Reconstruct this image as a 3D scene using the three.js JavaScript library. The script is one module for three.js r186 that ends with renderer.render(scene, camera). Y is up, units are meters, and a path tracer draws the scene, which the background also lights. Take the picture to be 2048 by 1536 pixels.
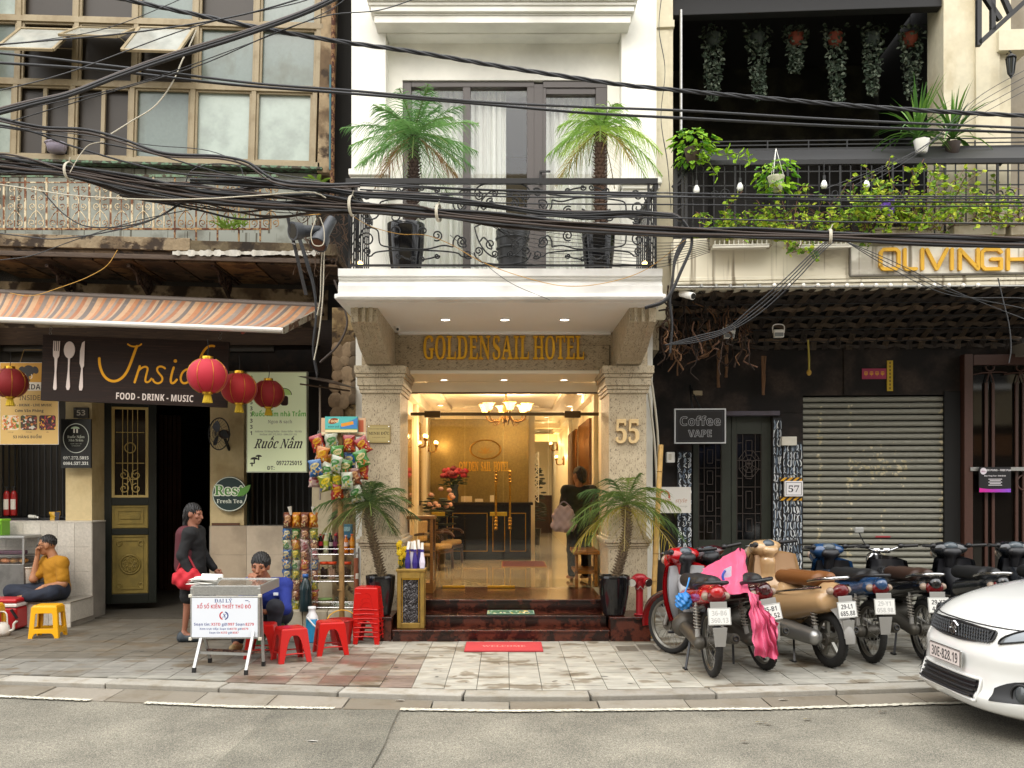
import*as THREE from'three';
import{mergeGeometries}from'three/addons/utils/BufferGeometryUtils.js';
import{RoundedBoxGeometry}from'three/addons/geometries/RoundedBoxGeometry.js';
import{TextGeometry}from'three/addons/geometries/TextGeometry.js';
import{FontLoader}from'three/addons/loaders/FontLoader.js';
// ---------- camera, sky, sun, exposure ----------
const FOC=1900,EYE=1.62,CX=1011,CY=970;
const scene=new THREE.Scene();
const camera=new THREE.PerspectiveCamera(2*Math.atan(768/ FOC) * 180 /Math.PI,4/ 3, 0.1, 500);
camera.position.set(0, EYE, 0); camera.lookAt(0, EYE, -10);
camera.setViewOffset(2048, 1536, 1024 - CX, 768 - CY, 2048, 1536);
const renderer = new THREE.WebGLRenderer({ antialias: true });
renderer.toneMapping = THREE.LinearToneMapping; renderer.toneMappingExposure = 1.25;
renderer.shadowMap.enabled = true; renderer.shadowMap.type = THREE.PCFSoftShadowMap;
{ //overcast sky,a little brighter overhead
const w=128,h=64,d=new Float32Array(w*h*4);
for(let j=0;j<h;j++)for(let i=0;i<w;i++){
const el=(j+0.5)/h*Math.PI-Math.PI/ 2, up = Math.max(0, Math.sin(el));
    const L = el < 0 ? 0.3 : 1 + 1.3 * up, k = (j * w + i) * 4;
    d[k] = L; d[k + 1] = L; d[k + 2] = L * 1.0; d[k + 3] = 1;
  }
  const t = new THREE.DataTexture(d, w, h, THREE.RGBAFormat, THREE.FloatType);
  t.mapping = THREE.EquirectangularReflectionMapping; t.magFilter = t.minFilter = THREE.LinearFilter; t.needsUpdate = true;
  scene.background = t; scene.environment = t; scene.backgroundIntensity = 1.55; scene.environmentIntensity = 1.55;
}
const sun = new THREE.DirectionalLight(0xfff4e6, 1.0);
sun.position.set(-3, 12, 7); sun.target.position.set(0, 0, -9); sun.castShadow = true; sun.shadow.radius = 40;
sun.shadow.mapSize.set(2048, 2048); Object.assign(sun.shadow.camera, { left: -9, right: 9, top: 9, bottom: -9, near: 1, far: 40 });
scene.add(sun, sun.target);

//----------helpers----------
const V=(x,y,z)=>new THREE.Vector3(x,y,z),PI=Math.PI,D=PI/ 180;
let rs = 12345;
const rnd = (a = 1, b) => { rs = (rs * 1664525 + 1013904223) >>> 0; const r = rs /4294967296;return b===undefined?r*a:a+r*(b-a);};
const reseed=(n)=>{rs=(n*2654435761)>>>0;rnd();rnd();};
const lerp=THREE.MathUtils.lerp,clamp=THREE.MathUtils.clamp,sstep=THREE.MathUtils.smoothstep;
const X=(px,Z)=>(px-CX)/FOC*Z,Y=(py,Z)=>EYE+(CY-py)/FOC*Z,PX=(Z)=>Z/ FOC;
const P = (px, py, Z) => V(X(px, Z), Y(py, Z), -Z);
const Gd = (py, lvl = 0) => FOC * (EYE - lvl) /(py-CY);
const pw=(pts,x)=>{if(x<=pts[0][0])return pts[0][1];for(let i=1;i<pts.length;i++)if(x<=pts[i][0])return lerp(pts[i-1][1],pts[i][1],(x-pts[i-1][0])/(pts[i][0]-pts[i-1][0]));return pts[pts.length-1][1];};
const used={};
const numbered=(n)=>{const k=(used[n]=(used[n]??-1)+1);return k?n+'_'+String(k).padStart(3,'0'):n;};
const things=[];
function thing(name,label,category,o={}){
const g=new THREE.Group();g.name=numbered(name);g.userData={label,category};
if(o.group)g.userData.group=o.group;
if(o.kind){g.userData={kind:o.kind};if(label)g.userData.label=label;}
if(o.frame){g.position.copy(o.frame.position);g.quaternion.copy(o.frame.quaternion);}
if(o.pos)g.position.set(...o.pos);if(o.turn)g.rotation.y=o.turn;
scene.add(g);if(!o.fixed)things.push(g);
return g;
}
function rebase(g){
if(g.userData.based)return;
const b=new THREE.Box3(),t=new THREE.Box3();
g.traverse((c)=>{if(c.isMesh){c.geometry.computeBoundingBox();t.copy(c.geometry.boundingBox);let m=new THREE.Matrix4();for(let q=c;q!==g;q=q.parent){q.updateMatrix();m.premultiply(q.matrix);}b.union(t.applyMatrix4(m));}});
if(b.isEmpty())return;
const c=V((b.min.x+b.max.x)/2,b.min.y,(b.min.z+b.max.z)/2);
for(const ch of g.children)ch.position.sub(c);
g.position.add(c.clone().applyQuaternion(g.quaternion));
const i=things.indexOf(g);if(i>=0)things.splice(i,1);
}
function copy(src,label,group){const c=src.clone();c.name=numbered(src.name.replace(/_\d{3}$/,''));c.userData={...src.userData};if(label)c.userData.label=label;if(group)c.userData.group=group;scene.add(c);return c;}
function frame(x,z,yaw=0,roll=0){
const o=new THREE.Object3D();o.position.set(x,0,z);o.rotation.set(0,yaw*D,roll*D,'YXZ');o.updateMatrixWorld(true);
const inv=o.matrixWorld.clone().invert(),eye=V(0,EYE,0).applyMatrix4(inv);
o.at=(px,py,w=0)=>{const q=P(px,py,1).applyMatrix4(inv).sub(eye);const t=(w-eye.z)/q.z;return V(eye.x+q.x*t,eye.y+q.y*t,w);};
o.rect=(x0,y0,x1,y1,w=0)=>{const a=o.at((x0+x1)/2,(y0+y1)/2,w),l=o.at(x0,(y0+y1)/2,w),r=o.at(x1,(y0+y1)/2,w),t=o.at((x0+x1)/2,y0,w),b=o.at((x0+x1)/2,y1,w);return[l.x,r.x,b.y,t.y];};
return o;
}
// geometry
const clean=(g)=>{const n=g.index?g.toNonIndexed():g;for(const k of Object.keys(n.attributes))if(!['position','normal','uv'].includes(k))n.deleteAttribute(k);if(!n.attributes.normal)n.computeVertexNormals();n.morphAttributes={};return n;};
function boxUV(g){
const p=g.attributes.position,n=g.attributes.normal,uv=new Float32Array(p.count*2);
for(let i=0;i<p.count;i+=3){
let ax=0,ay=0,az=0;
for(let k=0;k<3;k++){ax+=n.getX(i+k);ay+=n.getY(i+k);az+=n.getZ(i+k);}
ax=Math.abs(ax);ay=Math.abs(ay);az=Math.abs(az);
for(let k=0;k<3;k++){
const x=p.getX(i+k),y=p.getY(i+k),z=p.getZ(i+k),j=(i+k)*2;
if(az>=ax&&az>=ay){uv[j]=x;uv[j+1]=y;}else if(ax>=ay){uv[j]=z;uv[j+1]=y;}else{uv[j]=x;uv[j+1]=z;}
}
}
g.setAttribute('uv',new THREE.BufferAttribute(uv,2));return g;
}
const Q=new THREE.Quaternion(),UPV=V(0,1,0);
class MB{
constructor(){this.g=[];this.keepUV=false;}
add(g,m){g=clean(g);if(m)g.applyMatrix4(m);this.g.push(g);return this;}
box(x0,x1,y0,y1,z0,z1,r=0){
const w=Math.abs(x1-x0),h=Math.abs(y1-y0),d=Math.abs(z1-z0);
const g=r>0?new RoundedBoxGeometry(w,h,d,1,Math.min(r,w/ 2.01, h /2.01,d/ 2.01)) : new THREE.BoxGeometry(w, h, d);
    g.translate((x0 + x1) /2,(y0+y1)/2,(z0+z1)/2);return this.add(g);
}
rod(a,b,r0,r1=r0,n=8,open=false){
const d=b.clone().sub(a),l=d.length();if(l<1e-6)return this;
const g=new THREE.CylinderGeometry(r1,r0,l,n,1,open);g.translate(0,l/ 2, 0);
    g.applyQuaternion(Q.setFromUnitVectors(UPV, d.normalize())); g.translate(a.x, a.y, a.z); return this.add(g);
  }
  bar(a, b, w, h, up = UPV) {                                       //a square bar from a to b
const d=b.clone().sub(a),l=d.length();d.normalize();let s=d.clone().cross(up);if(s.length()<1e-4)s=V(1,0,0);s.normalize();const u=s.clone().cross(d);
const g=new THREE.BoxGeometry(w,l,h),m=new THREE.Matrix4().makeBasis(s,d,u);m.setPosition(a.clone().add(b).multiplyScalar(0.5));return this.add(g,m);
}
tube(pts,r,n=6,seg,closed=false,ten){
const c=pts.getPoint?pts:new THREE.CatmullRomCurve3(pts,closed,ten===undefined?'centripetal':'catmullrom',ten??0.5);
return this.add(new THREE.TubeGeometry(c,seg||Math.max(4,(pts.length||8)*4),r,n,closed));
}
lathe(prof,at=V(0,0,0),n=20,m){const g=new THREE.LatheGeometry(prof.map(([x,y])=>new THREE.Vector2(x,y)),n);if(m)g.applyMatrix4(m);g.translate(at.x,at.y,at.z);return this.add(g);}
ext(pts,depth,m,bevel=0,holes,cs=8){
const s=pts.isShape?pts:new THREE.Shape(pts.map((p)=>new THREE.Vector2(p[0],p[1])));
if(holes)for(const h of holes)s.holes.push(h.isPath?h:new THREE.Path(h.map((p)=>new THREE.Vector2(p[0],p[1]))));
const g=new THREE.ExtrudeGeometry(s,{depth:depth,bevelEnabled:bevel>0,bevelThickness:bevel,bevelSize:bevel,bevelSegments:2,bevelOffset:-bevel,curveSegments:cs});
return this.add(g,m);
}
sph(c,r,sx=1,sy=1,sz=1,n=14){const g=new THREE.SphereGeometry(r,n,Math.ceil(n*0.7));g.scale(sx,sy,sz);g.translate(c.x,c.y,c.z);return this.add(g);}
torus(c,R,r,dir,n=24,k=6,arc=2*PI){const g=new THREE.TorusGeometry(R,r,k,n,arc);if(dir)g.applyQuaternion(Q.setFromUnitVectors(V(0,0,1),dir.clone().normalize()));g.translate(c.x,c.y,c.z);return this.add(g);}
tri(list){const g=new THREE.BufferGeometry(),p=[];for(const t of list)p.push(t.x,t.y,t.z);g.setAttribute('position',new THREE.BufferAttribute(new Float32Array(p),3));g.setAttribute('uv',new THREE.BufferAttribute(new Float32Array(list.length*2),2));g.computeVertexNormals();return this.add(g);}
quad(a,b,c,d){return this.tri([a,b,c,a,c,d]);}
grid(nu,nv,fn,thick=0){
const mk=(flip,off)=>{
const g=new THREE.PlaneGeometry(1,1,nu,nv),p=g.attributes.position;
for(let j=0;j<=nv;j++)for(let i=0;i<=nu;i++){const q=fn(i/ nu, 1 - j /nv);p.setXYZ(j*(nu+1)+i,q.x,q.y,q.z);}
g.computeVertexNormals();if(off){const n=g.attributes.normal;for(let i=0;i<p.count;i++)p.setXYZ(i,p.getX(i)-n.getX(i)*off,p.getY(i)-n.getY(i)*off,p.getZ(i)-n.getZ(i)*off);}
if(flip){const ix=g.index;for(let i=0;i<ix.count;i+=3){const a=ix.getX(i);ix.setX(i,ix.getX(i+1));ix.setX(i+1,a);}g.computeVertexNormals();}
return g;
};
this.add(mk(false,0));if(thick)this.add(mk(true,thick));return this;
}
geo(box=!this.keepUV){const g=this.g.length===1?this.g[0]:mergeGeometries(this.g.map((x)=>{if(!x.attributes.uv)x.setAttribute('uv',new THREE.BufferAttribute(new Float32Array(x.attributes.position.count*2),2));return x;}));if(box)boxUV(g);return g;}
build(name,mat,parent,label){return mesh(name,this.geo(),mat,parent,label);}
uv(){this.keepUV=true;return this;}
}
const mb=()=>new MB();
function mesh(name,g,mat,parent,label){const m=new THREE.Mesh(g,mat);m.name=parent&&!parent.isScene?name:numbered(name);m.castShadow=m.receiveShadow=true;if(label)m.userData.label=label;(parent||scene).add(m);return m;}
function solo(name,label,category,b,mat,o={}){
const m=b.build(name,mat,scene);m.userData={label,category};if(o.group)m.userData.group=o.group;
if(o.kind){m.userData={kind:o.kind};if(label)m.userData.label=label;if(category&&o.kind!=='structure')m.userData.category=category;}
if(o.frame){m.position.copy(o.frame.position);m.quaternion.copy(o.frame.quaternion);}
m.geometry.computeBoundingBox();const bb=m.geometry.boundingBox,c=V((bb.min.x+bb.max.x)/2,bb.min.y,(bb.min.z+bb.max.z)/2);
m.geometry.translate(-c.x,-c.y,-c.z);m.position.add(c.applyQuaternion(m.quaternion));return m;
}
// flat curls of wrought iron in the plane z = 0
function curl(cx,cy,r0,a0,turns,dir=1,r1=r0*0.22){const o=[],n=Math.ceil(Math.abs(turns)*14);for(let i=0;i<=n;i++){const t=i/ n, a = a0 + dir * turns * 2 * PI * t, r = lerp(r0, r1, t); o.push(V(cx + Math.cos(a) * r, cy + Math.sin(a) * r, 0)); } return o; }

//----------textures and materials----------
const hash=(x,y,s)=>{let h=(x*374761393+y*668265263+s*974634777)|0;h=Math.imul(h^(h>>>13),1274126177);return((h^(h>>>16))>>>0)/4294967296;};
function vn(x,y,per,s=0){const xi=Math.floor(x),yi=Math.floor(y),fx=x-xi,fy=y-yi,u=fx*fx*(3-2*fx),v=fy*fy*(3-2*fy),w=(a)=>((a%per)+per)%per,a=w(xi),b=w(xi+1),c=w(yi),d=w(yi+1);return lerp(lerp(hash(a,c,s),hash(b,c,s),u),lerp(hash(a,d,s),hash(b,d,s),u),v);}
function fbm(u,v,f,o=4,s=0){let r=0,a=0.5,t=0;for(let i=0;i<o;i++){r+=a*vn(u*f,v*f,f,s+i*17);t+=a;a*=0.55;f*=2;}return r/ t; }
function tex(n, fn, srgb = true, ny = n) {
  const d = new Uint8Array(n * ny * 4);
  for (let j = 0; j < ny; j++) for (let i = 0; i < n; i++) { const c = fn(i /n,j/ ny), k = (j * n + i) * 4; if (typeof c === 'number') d[k] = d[k + 1] = d[k + 2] = clamp(c, 0, 1) * 255; else { d[k] = clamp(c[0], 0, 1) * 255; d[k + 1] = clamp(c[1], 0, 1) * 255; d[k + 2] = clamp(c[2], 0, 1) * 255; } d[k + 3] = 255; }
  const t = new THREE.DataTexture(d, n, ny); t.wrapS = t.wrapT = THREE.RepeatWrapping; t.magFilter = THREE.LinearFilter; t.minFilter = THREE.LinearMipmapLinearFilter; t.generateMipmaps = true; if (srgb) t.colorSpace = THREE.SRGBColorSpace; t.needsUpdate = true; return t;
}
const rep = (t, sx, sy = sx) => { const c = t.clone(); c.repeat.set(1 /sx,1/ sy); c.needsUpdate = true; return c; };
//the fonts lack some Vietnamese letters:their tone marks and horns are drawn over the base letter
const TONE={'\u0301':1,'\u0300':2,'\u0309':3,'\u0303':4,'\u0323':5,'\u031b':6};
function toned(k){
const raw=k.fillText.bind(k);
k.fillText=(s,x,y)=>{
let base='';const marks=[];
for(const ch of s.normalize('NFC')){if(ch.charCodeAt(0)<0x180){base+=ch;continue;}let b='';for(const c of ch.normalize('NFD')){if(TONE[c])marks.push([base.length,TONE[c],b]);else b+=c;}base+=b.normalize('NFC');}
raw(base,x,y);if(!marks.length)return;
const fs=+/([\d.]+)px/.exec(k.font)[1],W=k.measureText(base).width,x0=x-(k.textAlign==='center'?W/ 2 : 0); k.save(); k.strokeStyle = k.fillStyle; k.lineWidth = fs * (/bold/.test(k.font)?0.1:0.07);k.lineCap='round';
for(const[i,m,b]of marks){const a=k.measureText(base.slice(0,i)).width,w=k.measureText(base[i]).width,cx=x0+a+w/ 2, up = b !== b.toLowerCase(), circ = b.length > 1 || /[âêôăÂÊÔĂ]/.test(base[i]),ty=y-fs*((up?0.8:0.62)+(circ?0.2:0)),e=fs*0.1,ox=circ?w*0.2:0;k.beginPath();
if(m===1){k.moveTo(cx+ox-e*0.6,ty+e*0.7);k.lineTo(cx+ox+e,ty-e*0.7);}else if(m===2){k.moveTo(cx-e+ox,ty-e*0.7);k.lineTo(cx+ox+e*0.6,ty+e*0.7);}else if(m===3)k.arc(cx+ox,ty,e*0.7,PI,0.5*PI);else if(m===4){k.moveTo(cx-e,ty);k.quadraticCurveTo(cx-e/ 2, ty - e, cx, ty); k.quadraticCurveTo(cx + e /2,ty+e,cx+e,ty);}else if(m===5)k.arc(cx,y+fs*0.16,fs*0.012,0,7);else{k.moveTo(cx+w*0.38,y-fs*(up?0.6:0.45));k.quadraticCurveTo(cx+w*0.6,y-fs*(up?0.66:0.5),cx+w*0.58,y-fs*(up?0.8:0.62));}k.stroke();}
k.restore();
};
return k;
}
const canvas=(w,h,draw)=>{const c=document.createElement('canvas');c.width=w;c.height=h;const k=toned(c.getContext('2d'));draw(k,w,h);const t=new THREE.CanvasTexture(c);t.colorSpace=THREE.SRGBColorSpace;t.anisotropy=8;return t;};
const mix3=(a,b,t)=>[lerp(a[0],b[0],t),lerp(a[1],b[1],t),lerp(a[2],b[2],t)];
const TX={
grain:tex(256,(u,v)=>0.84+0.16*fbm(u,v,32,3,1)),
blotch:tex(256,(u,v)=>{const a=fbm(u,v,4,6,3),b=fbm(u,v,32,3,13);return 0.84+0.12*sstep(a,0.3,0.7)+0.04*b;}),
plaster:tex(512,(u,v)=>{const a=fbm(u,v,4,6,5),b=fbm(u,v,40,3,9),s=sstep(fbm(u,v*0.5,8,5,31),0.55,0.75);return mix3([0.97,0.97,0.96],[0.78,0.74,0.66],clamp(sstep(a,0.5,0.85)*0.45+s*0.22,0,1)).map((c)=>c*(0.93+0.07*b));}),
streak:tex(512,(u,v)=>{const a=vn(u*128,v*3,128,4)*vn(u*32,v*2,32,8),b=fbm(u,v,5,5,2);return mix3([1,1,0.99],[0.42,0.38,0.32],clamp(sstep(a,0.42,0.85)*0.75+sstep(b,0.55,0.8)*0.4,0,1));}),
decay:tex(512,(u,v)=>{const a=fbm(u,v,5,6,11),b=fbm(u,v,9,5,14),g=fbm(u,v,48,2,3);let c=mix3([0.9,0.85,0.76],[0.6,0.53,0.45],sstep(a,0.38,0.6));c=mix3(c,[0.36,0.31,0.27],sstep(b,0.55,0.7));return c.map((x)=>x*(0.85+0.15*g));}),
stone:tex(512,(u,v)=>{const a=fbm(u,v,6,4,21),p=vn(u*128,v*40,128,6),q=vn(u*64,v*24,64,16);const c=mix3([0.93,0.9,0.84],[0.8,0.76,0.69],a);return mix3(c,[0.42,0.39,0.34],sstep(p,0.74,0.86)*0.75+sstep(q,0.82,0.92)*0.4);}),
stoneH:tex(512,(u,v)=>{const a=fbm(u,v,6,4,22),p=vn(u*40,v*128,40,6),q=vn(u*20,v*64,64,16);const c=mix3([0.93,0.9,0.84],[0.8,0.76,0.69],a);return mix3(c,[0.42,0.39,0.34],sstep(p,0.72,0.86)*0.8+sstep(q,0.82,0.92)*0.4);}),
asphalt:tex(1024,(u,v)=>{const a=hash(Math.floor(u*512),Math.floor(v*512),3),b=hash(Math.floor(u*1024),Math.floor(v*1024),7),p=fbm(u,v,6,5,8),q=fbm(u,v,3,3,38);const g=0.62+0.14*(p-0.5)*2+0.34*(a-0.5)+0.3*(b-0.5)+0.06*(q-0.5);return[g*1.01,g,g*0.97];}),
wood:tex(512,(u,v)=>{const g=vn(u*6,v*96,96,2)*0.5+vn(u*12,v*220,220,5)*0.5;return mix3([1,0.95,0.9],[0.5,0.42,0.36],g*0.9);}),
granite:tex(512,(u,v)=>{const a=fbm(u*1,v,10,4,3),b=hash(Math.floor(u*256),Math.floor(v*256),2);return mix3([0.95,0.7,0.6],[0.4,0.25,0.22],sstep(a,0.35,0.65)).map((c)=>c*(0.75+0.35*b));}),
rust:tex(512,(u,v)=>{const a=fbm(u,v,12,5,23),b=fbm(u,v,40,3,4);return mix3([0.95,0.93,0.88],[0.5,0.3,0.16],sstep(a,0.47,0.6)).map((c)=>c*(0.85+0.15*b));}),
marble:tex(256,(u,v)=>{const n=fbm(u,v,6,5,2),r=Math.abs(vn(u*8+n*5,v*8+n*4,64,5)-0.5);const m=Math.abs(fbm(u,v,10,5,55)-0.5);return mix3([0.8,0.8,0.82],[0.13,0.12,0.13],sstep(Math.min(r,m*2),0.0,0.05));}),
soot:tex(512,(u,v)=>{const a=fbm(u,v,5,6,61),b=fbm(u,v,60,2,62);return mix3([0.75,0.7,0.66],[0.35,0.33,0.32],sstep(a,0.3,0.66)).map((c)=>c*(0.8+0.25*b));}),
goldwall:tex(256,(u,v)=>{const a=vn(u*24,v*48,48,2),b=fbm(u,v,16,4,9);return 0.7+0.3*(a*0.4+b*0.6);}),
weave:tex(128,(u,v)=>0.8+0.2*((Math.floor(u*32)+Math.floor(v*32))%2)),
};
const mapCache={};
const mp=(k,s,sy)=>{const id=k+s+','+sy;return mapCache[id]??=rep(TX[k],s,sy??s);};
function mat(color,rough=0.7,o={}){
const C=o.phys?THREE.MeshPhysicalMaterial:THREE.MeshStandardMaterial;
const m=new C({color:new THREE.Color(color),roughness:rough,metalness:o.metal??0,side:o.side??THREE.FrontSide});
if(o.map)m.map=typeof o.map==='string'?mp(o.map,o.s??1,o.sy):o.map;
if(o.bump){m.bumpMap=mp(o.bump,o.bs??o.s??1);m.bumpScale=o.bh??0.002;}
if(o.emis){m.emissive=new THREE.Color(o.emis);m.emissiveIntensity=o.ei??1;}
if(o.phys)Object.assign(m,o.phys);
return m;
}
const glassM=(o={})=>new THREE.MeshPhysicalMaterial({color:new THREE.Color(o.color??0xffffff),roughness:o.rough??0.02,transmission:o.t??1,thickness:0,ior:1.5,metalness:0});
const M={
black:mat(0x141414,0.5),blackGloss:mat(0x0b0b0c,0.12),iron:mat(0x17181a,0.45,{metal:0.2,map:'grain',s:0.5}),rubber:mat(0x151514,0.85,{map:'blotch',s:0.3}),cable:mat(0x232427,0.6),cableG:mat(0x2c2d2f,0.5),cableW:mat(0xb9b2a0,0.6),cableY:mat(0xb98a35,0.6),cableBr:mat(0x3a2f28,0.6),
white:mat(0xe9e6dc,0.6,{map:'plaster',s:2.7}),whiteP:mat(0xf0eee8,0.35),chrome:mat(0xc9c9c9,0.18,{metal:1}),alu:mat(0xb5b5b2,0.38,{metal:0.85,map:'grain',s:0.4}),steel:mat(0x8e8c88,0.35,{metal:0.9,map:'blotch',s:0.4}),gold:mat(0xd9a93a,0.28,{metal:1}),goldP:mat(0x9c7f3c,0.42,{metal:0.35,map:'blotch',s:0.3}),
concrete:mat(0x8a8378,0.9,{map:'blotch',s:1.2,bump:'grain',bh:0.004}),dark:mat(0x0d0c0b,0.8),
bulb:mat(0xfff0d0,0.4,{emis:0xffd9a0,ei:6}),
};
const font={serif:await new FontLoader().loadAsync('fonts/droid/droid_serif_bold.typeface.json'),sans:await new FontLoader().loadAsync('fonts/droid/droid_sans_bold.typeface.json')};
function textGeo(s,size,depth,f=font.serif){const g=new TextGeometry(s,{font:f,size,depth,curveSegments:5,bevelEnabled:true,bevelThickness:depth*0.15,bevelSize:size*0.012,bevelSegments:1});g.computeBoundingBox();return g;}
// a printed board: a slab with the print on a sheet 2 mm in front
function board(parent,fr,[x0,x1,y0,y1],w,depth,edge,print,name='board',rough=0.5,o={}){
mb().box(x0,x1,y0,y1,w-depth,w,o.r??0).build(name,edge,parent);
const i=o.inset??0.004,g=new THREE.PlaneGeometry(x1-x0-2*i,y1-y0-2*i);g.translate((x0+x1)/2,(y0+y1)/2,w+0.002);
return mesh(o.pname??'printed_face',g,new THREE.MeshStandardMaterial({map:print,roughness:rough}),parent);
}
// ---------- bodies: smooth union of tapered capsules, meshed by surface nets ----------
const capsule=(a,b,ra,rb,kx)=>{const ba=b.clone().sub(a),l2=Math.max(ba.lengthSq(),1e-9);return(x,y,z)=>{const px=x-a.x,py=y-a.y,pz=z-a.z;let t=(px*ba.x+py*ba.y+pz*ba.z)/l2;t=t<0?0:t>1?1:t;const dx=px-ba.x*t,dy=py-ba.y*t,dz=pz-ba.z*t;return Math.sqrt(dx*dx+dy*dy+dz*dz)-(ra+(rb-ra)*t);};};
const ell=(c,rx,ry,rz,q)=>{const iq=q?q.clone().invert():null,v=V(0,0,0),m=Math.min(rx,ry,rz);return(x,y,z)=>{v.set(x-c.x,y-c.y,z-c.z);if(iq)v.applyQuaternion(iq);const k=Math.sqrt((v.x/ rx) ** 2 + (v.y /ry)**2+(v.z/ rz) ** 2); return (k - 1) * m; }; };
const smin = (a, b, k) => { const h = Math.max(k - Math.abs(a - b), 0) /k;return Math.min(a,b)-h*h*k*0.25;};
const blend=(fs,k)=>(x,y,z)=>{let d=1e3;for(const f of fs)d=smin(d,f(x,y,z),k);return d;};
function nets(f,lo,hi,c){
const nx=Math.ceil((hi.x-lo.x)/c)+1,ny=Math.ceil((hi.y-lo.y)/c)+1,nz=Math.ceil((hi.z-lo.z)/c)+1,F=new Float32Array(nx*ny*nz),id=(i,j,k)=>(k*ny+j)*nx+i;
for(let k=0;k<nz;k++)for(let j=0;j<ny;j++)for(let i=0;i<nx;i++)F[id(i,j,k)]=f(lo.x+i*c,lo.y+j*c,lo.z+k*c);
const vid=new Int32Array(nx*ny*nz).fill(-1),pos=[],ix=[],E=[[0,1],[2,3],[4,5],[6,7],[0,2],[1,3],[4,6],[5,7],[0,4],[1,5],[2,6],[3,7]];
for(let k=0;k<nz-1;k++)for(let j=0;j<ny-1;j++)for(let i=0;i<nx-1;i++){
const v=[];let m=0;for(let q=0;q<8;q++){const d=F[id(i+(q&1),j+((q>>1)&1),k+(q>>2))];v.push(d);if(d<0)m|=1<<q;}
if(m===0||m===255)continue;let sx=0,sy=0,sz=0,n=0;
for(const[a,b]of E)if((v[a]<0)!==(v[b]<0)){const t=v[a]/(v[a]-v[b]);sx+=lerp(a&1,b&1,t);sy+=lerp((a>>1)&1,(b>>1)&1,t);sz+=lerp(a>>2,b>>2,t);n++;}
vid[id(i,j,k)]=pos.length/ 3; pos.push(lo.x + (i + sx /n)*c,lo.y+(j+sy/ n) * c, lo.z + (k + sz /n)*c);
}
const quad=(a,b,cc,d,fl)=>{if(a<0||b<0||cc<0||d<0)return;fl?ix.push(a,cc,b,a,d,cc):ix.push(a,b,cc,a,cc,d);};
for(let k=1;k<nz-1;k++)for(let j=1;j<ny-1;j++)for(let i=1;i<nx-1;i++){
const a=F[id(i,j,k)]<0;
if(a!==F[id(i+1,j,k)]<0)quad(vid[id(i,j-1,k-1)],vid[id(i,j,k-1)],vid[id(i,j,k)],vid[id(i,j-1,k)],!a);
if(a!==F[id(i,j+1,k)]<0)quad(vid[id(i-1,j,k-1)],vid[id(i-1,j,k)],vid[id(i,j,k)],vid[id(i,j,k-1)],!a);
if(a!==F[id(i,j,k+1)]<0)quad(vid[id(i-1,j-1,k)],vid[id(i,j-1,k)],vid[id(i,j,k)],vid[id(i-1,j,k)],!a);
}
const g=new THREE.BufferGeometry();g.setAttribute('position',new THREE.BufferAttribute(new Float32Array(pos),3));g.setIndex(ix);
const nn=new Float32Array(pos.length),e=c*0.5;for(let i=0;i<pos.length;i+=3){const x=pos[i],y=pos[i+1],z=pos[i+2];let a=f(x+e,y,z)-f(x-e,y,z),b=f(x,y+e,z)-f(x,y-e,z),d=f(x,y,z+e)-f(x,y,z-e),l=Math.hypot(a,b,d)||1;nn[i]=a/ l; nn[i + 1] = b /l;nn[i+2]=d/ l; }
  g.setAttribute('normal', new THREE.BufferAttribute(nn, 3)); g.setAttribute('uv', new THREE.BufferAttribute(new Float32Array(pos.length /3*2),2));return g;
}
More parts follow.
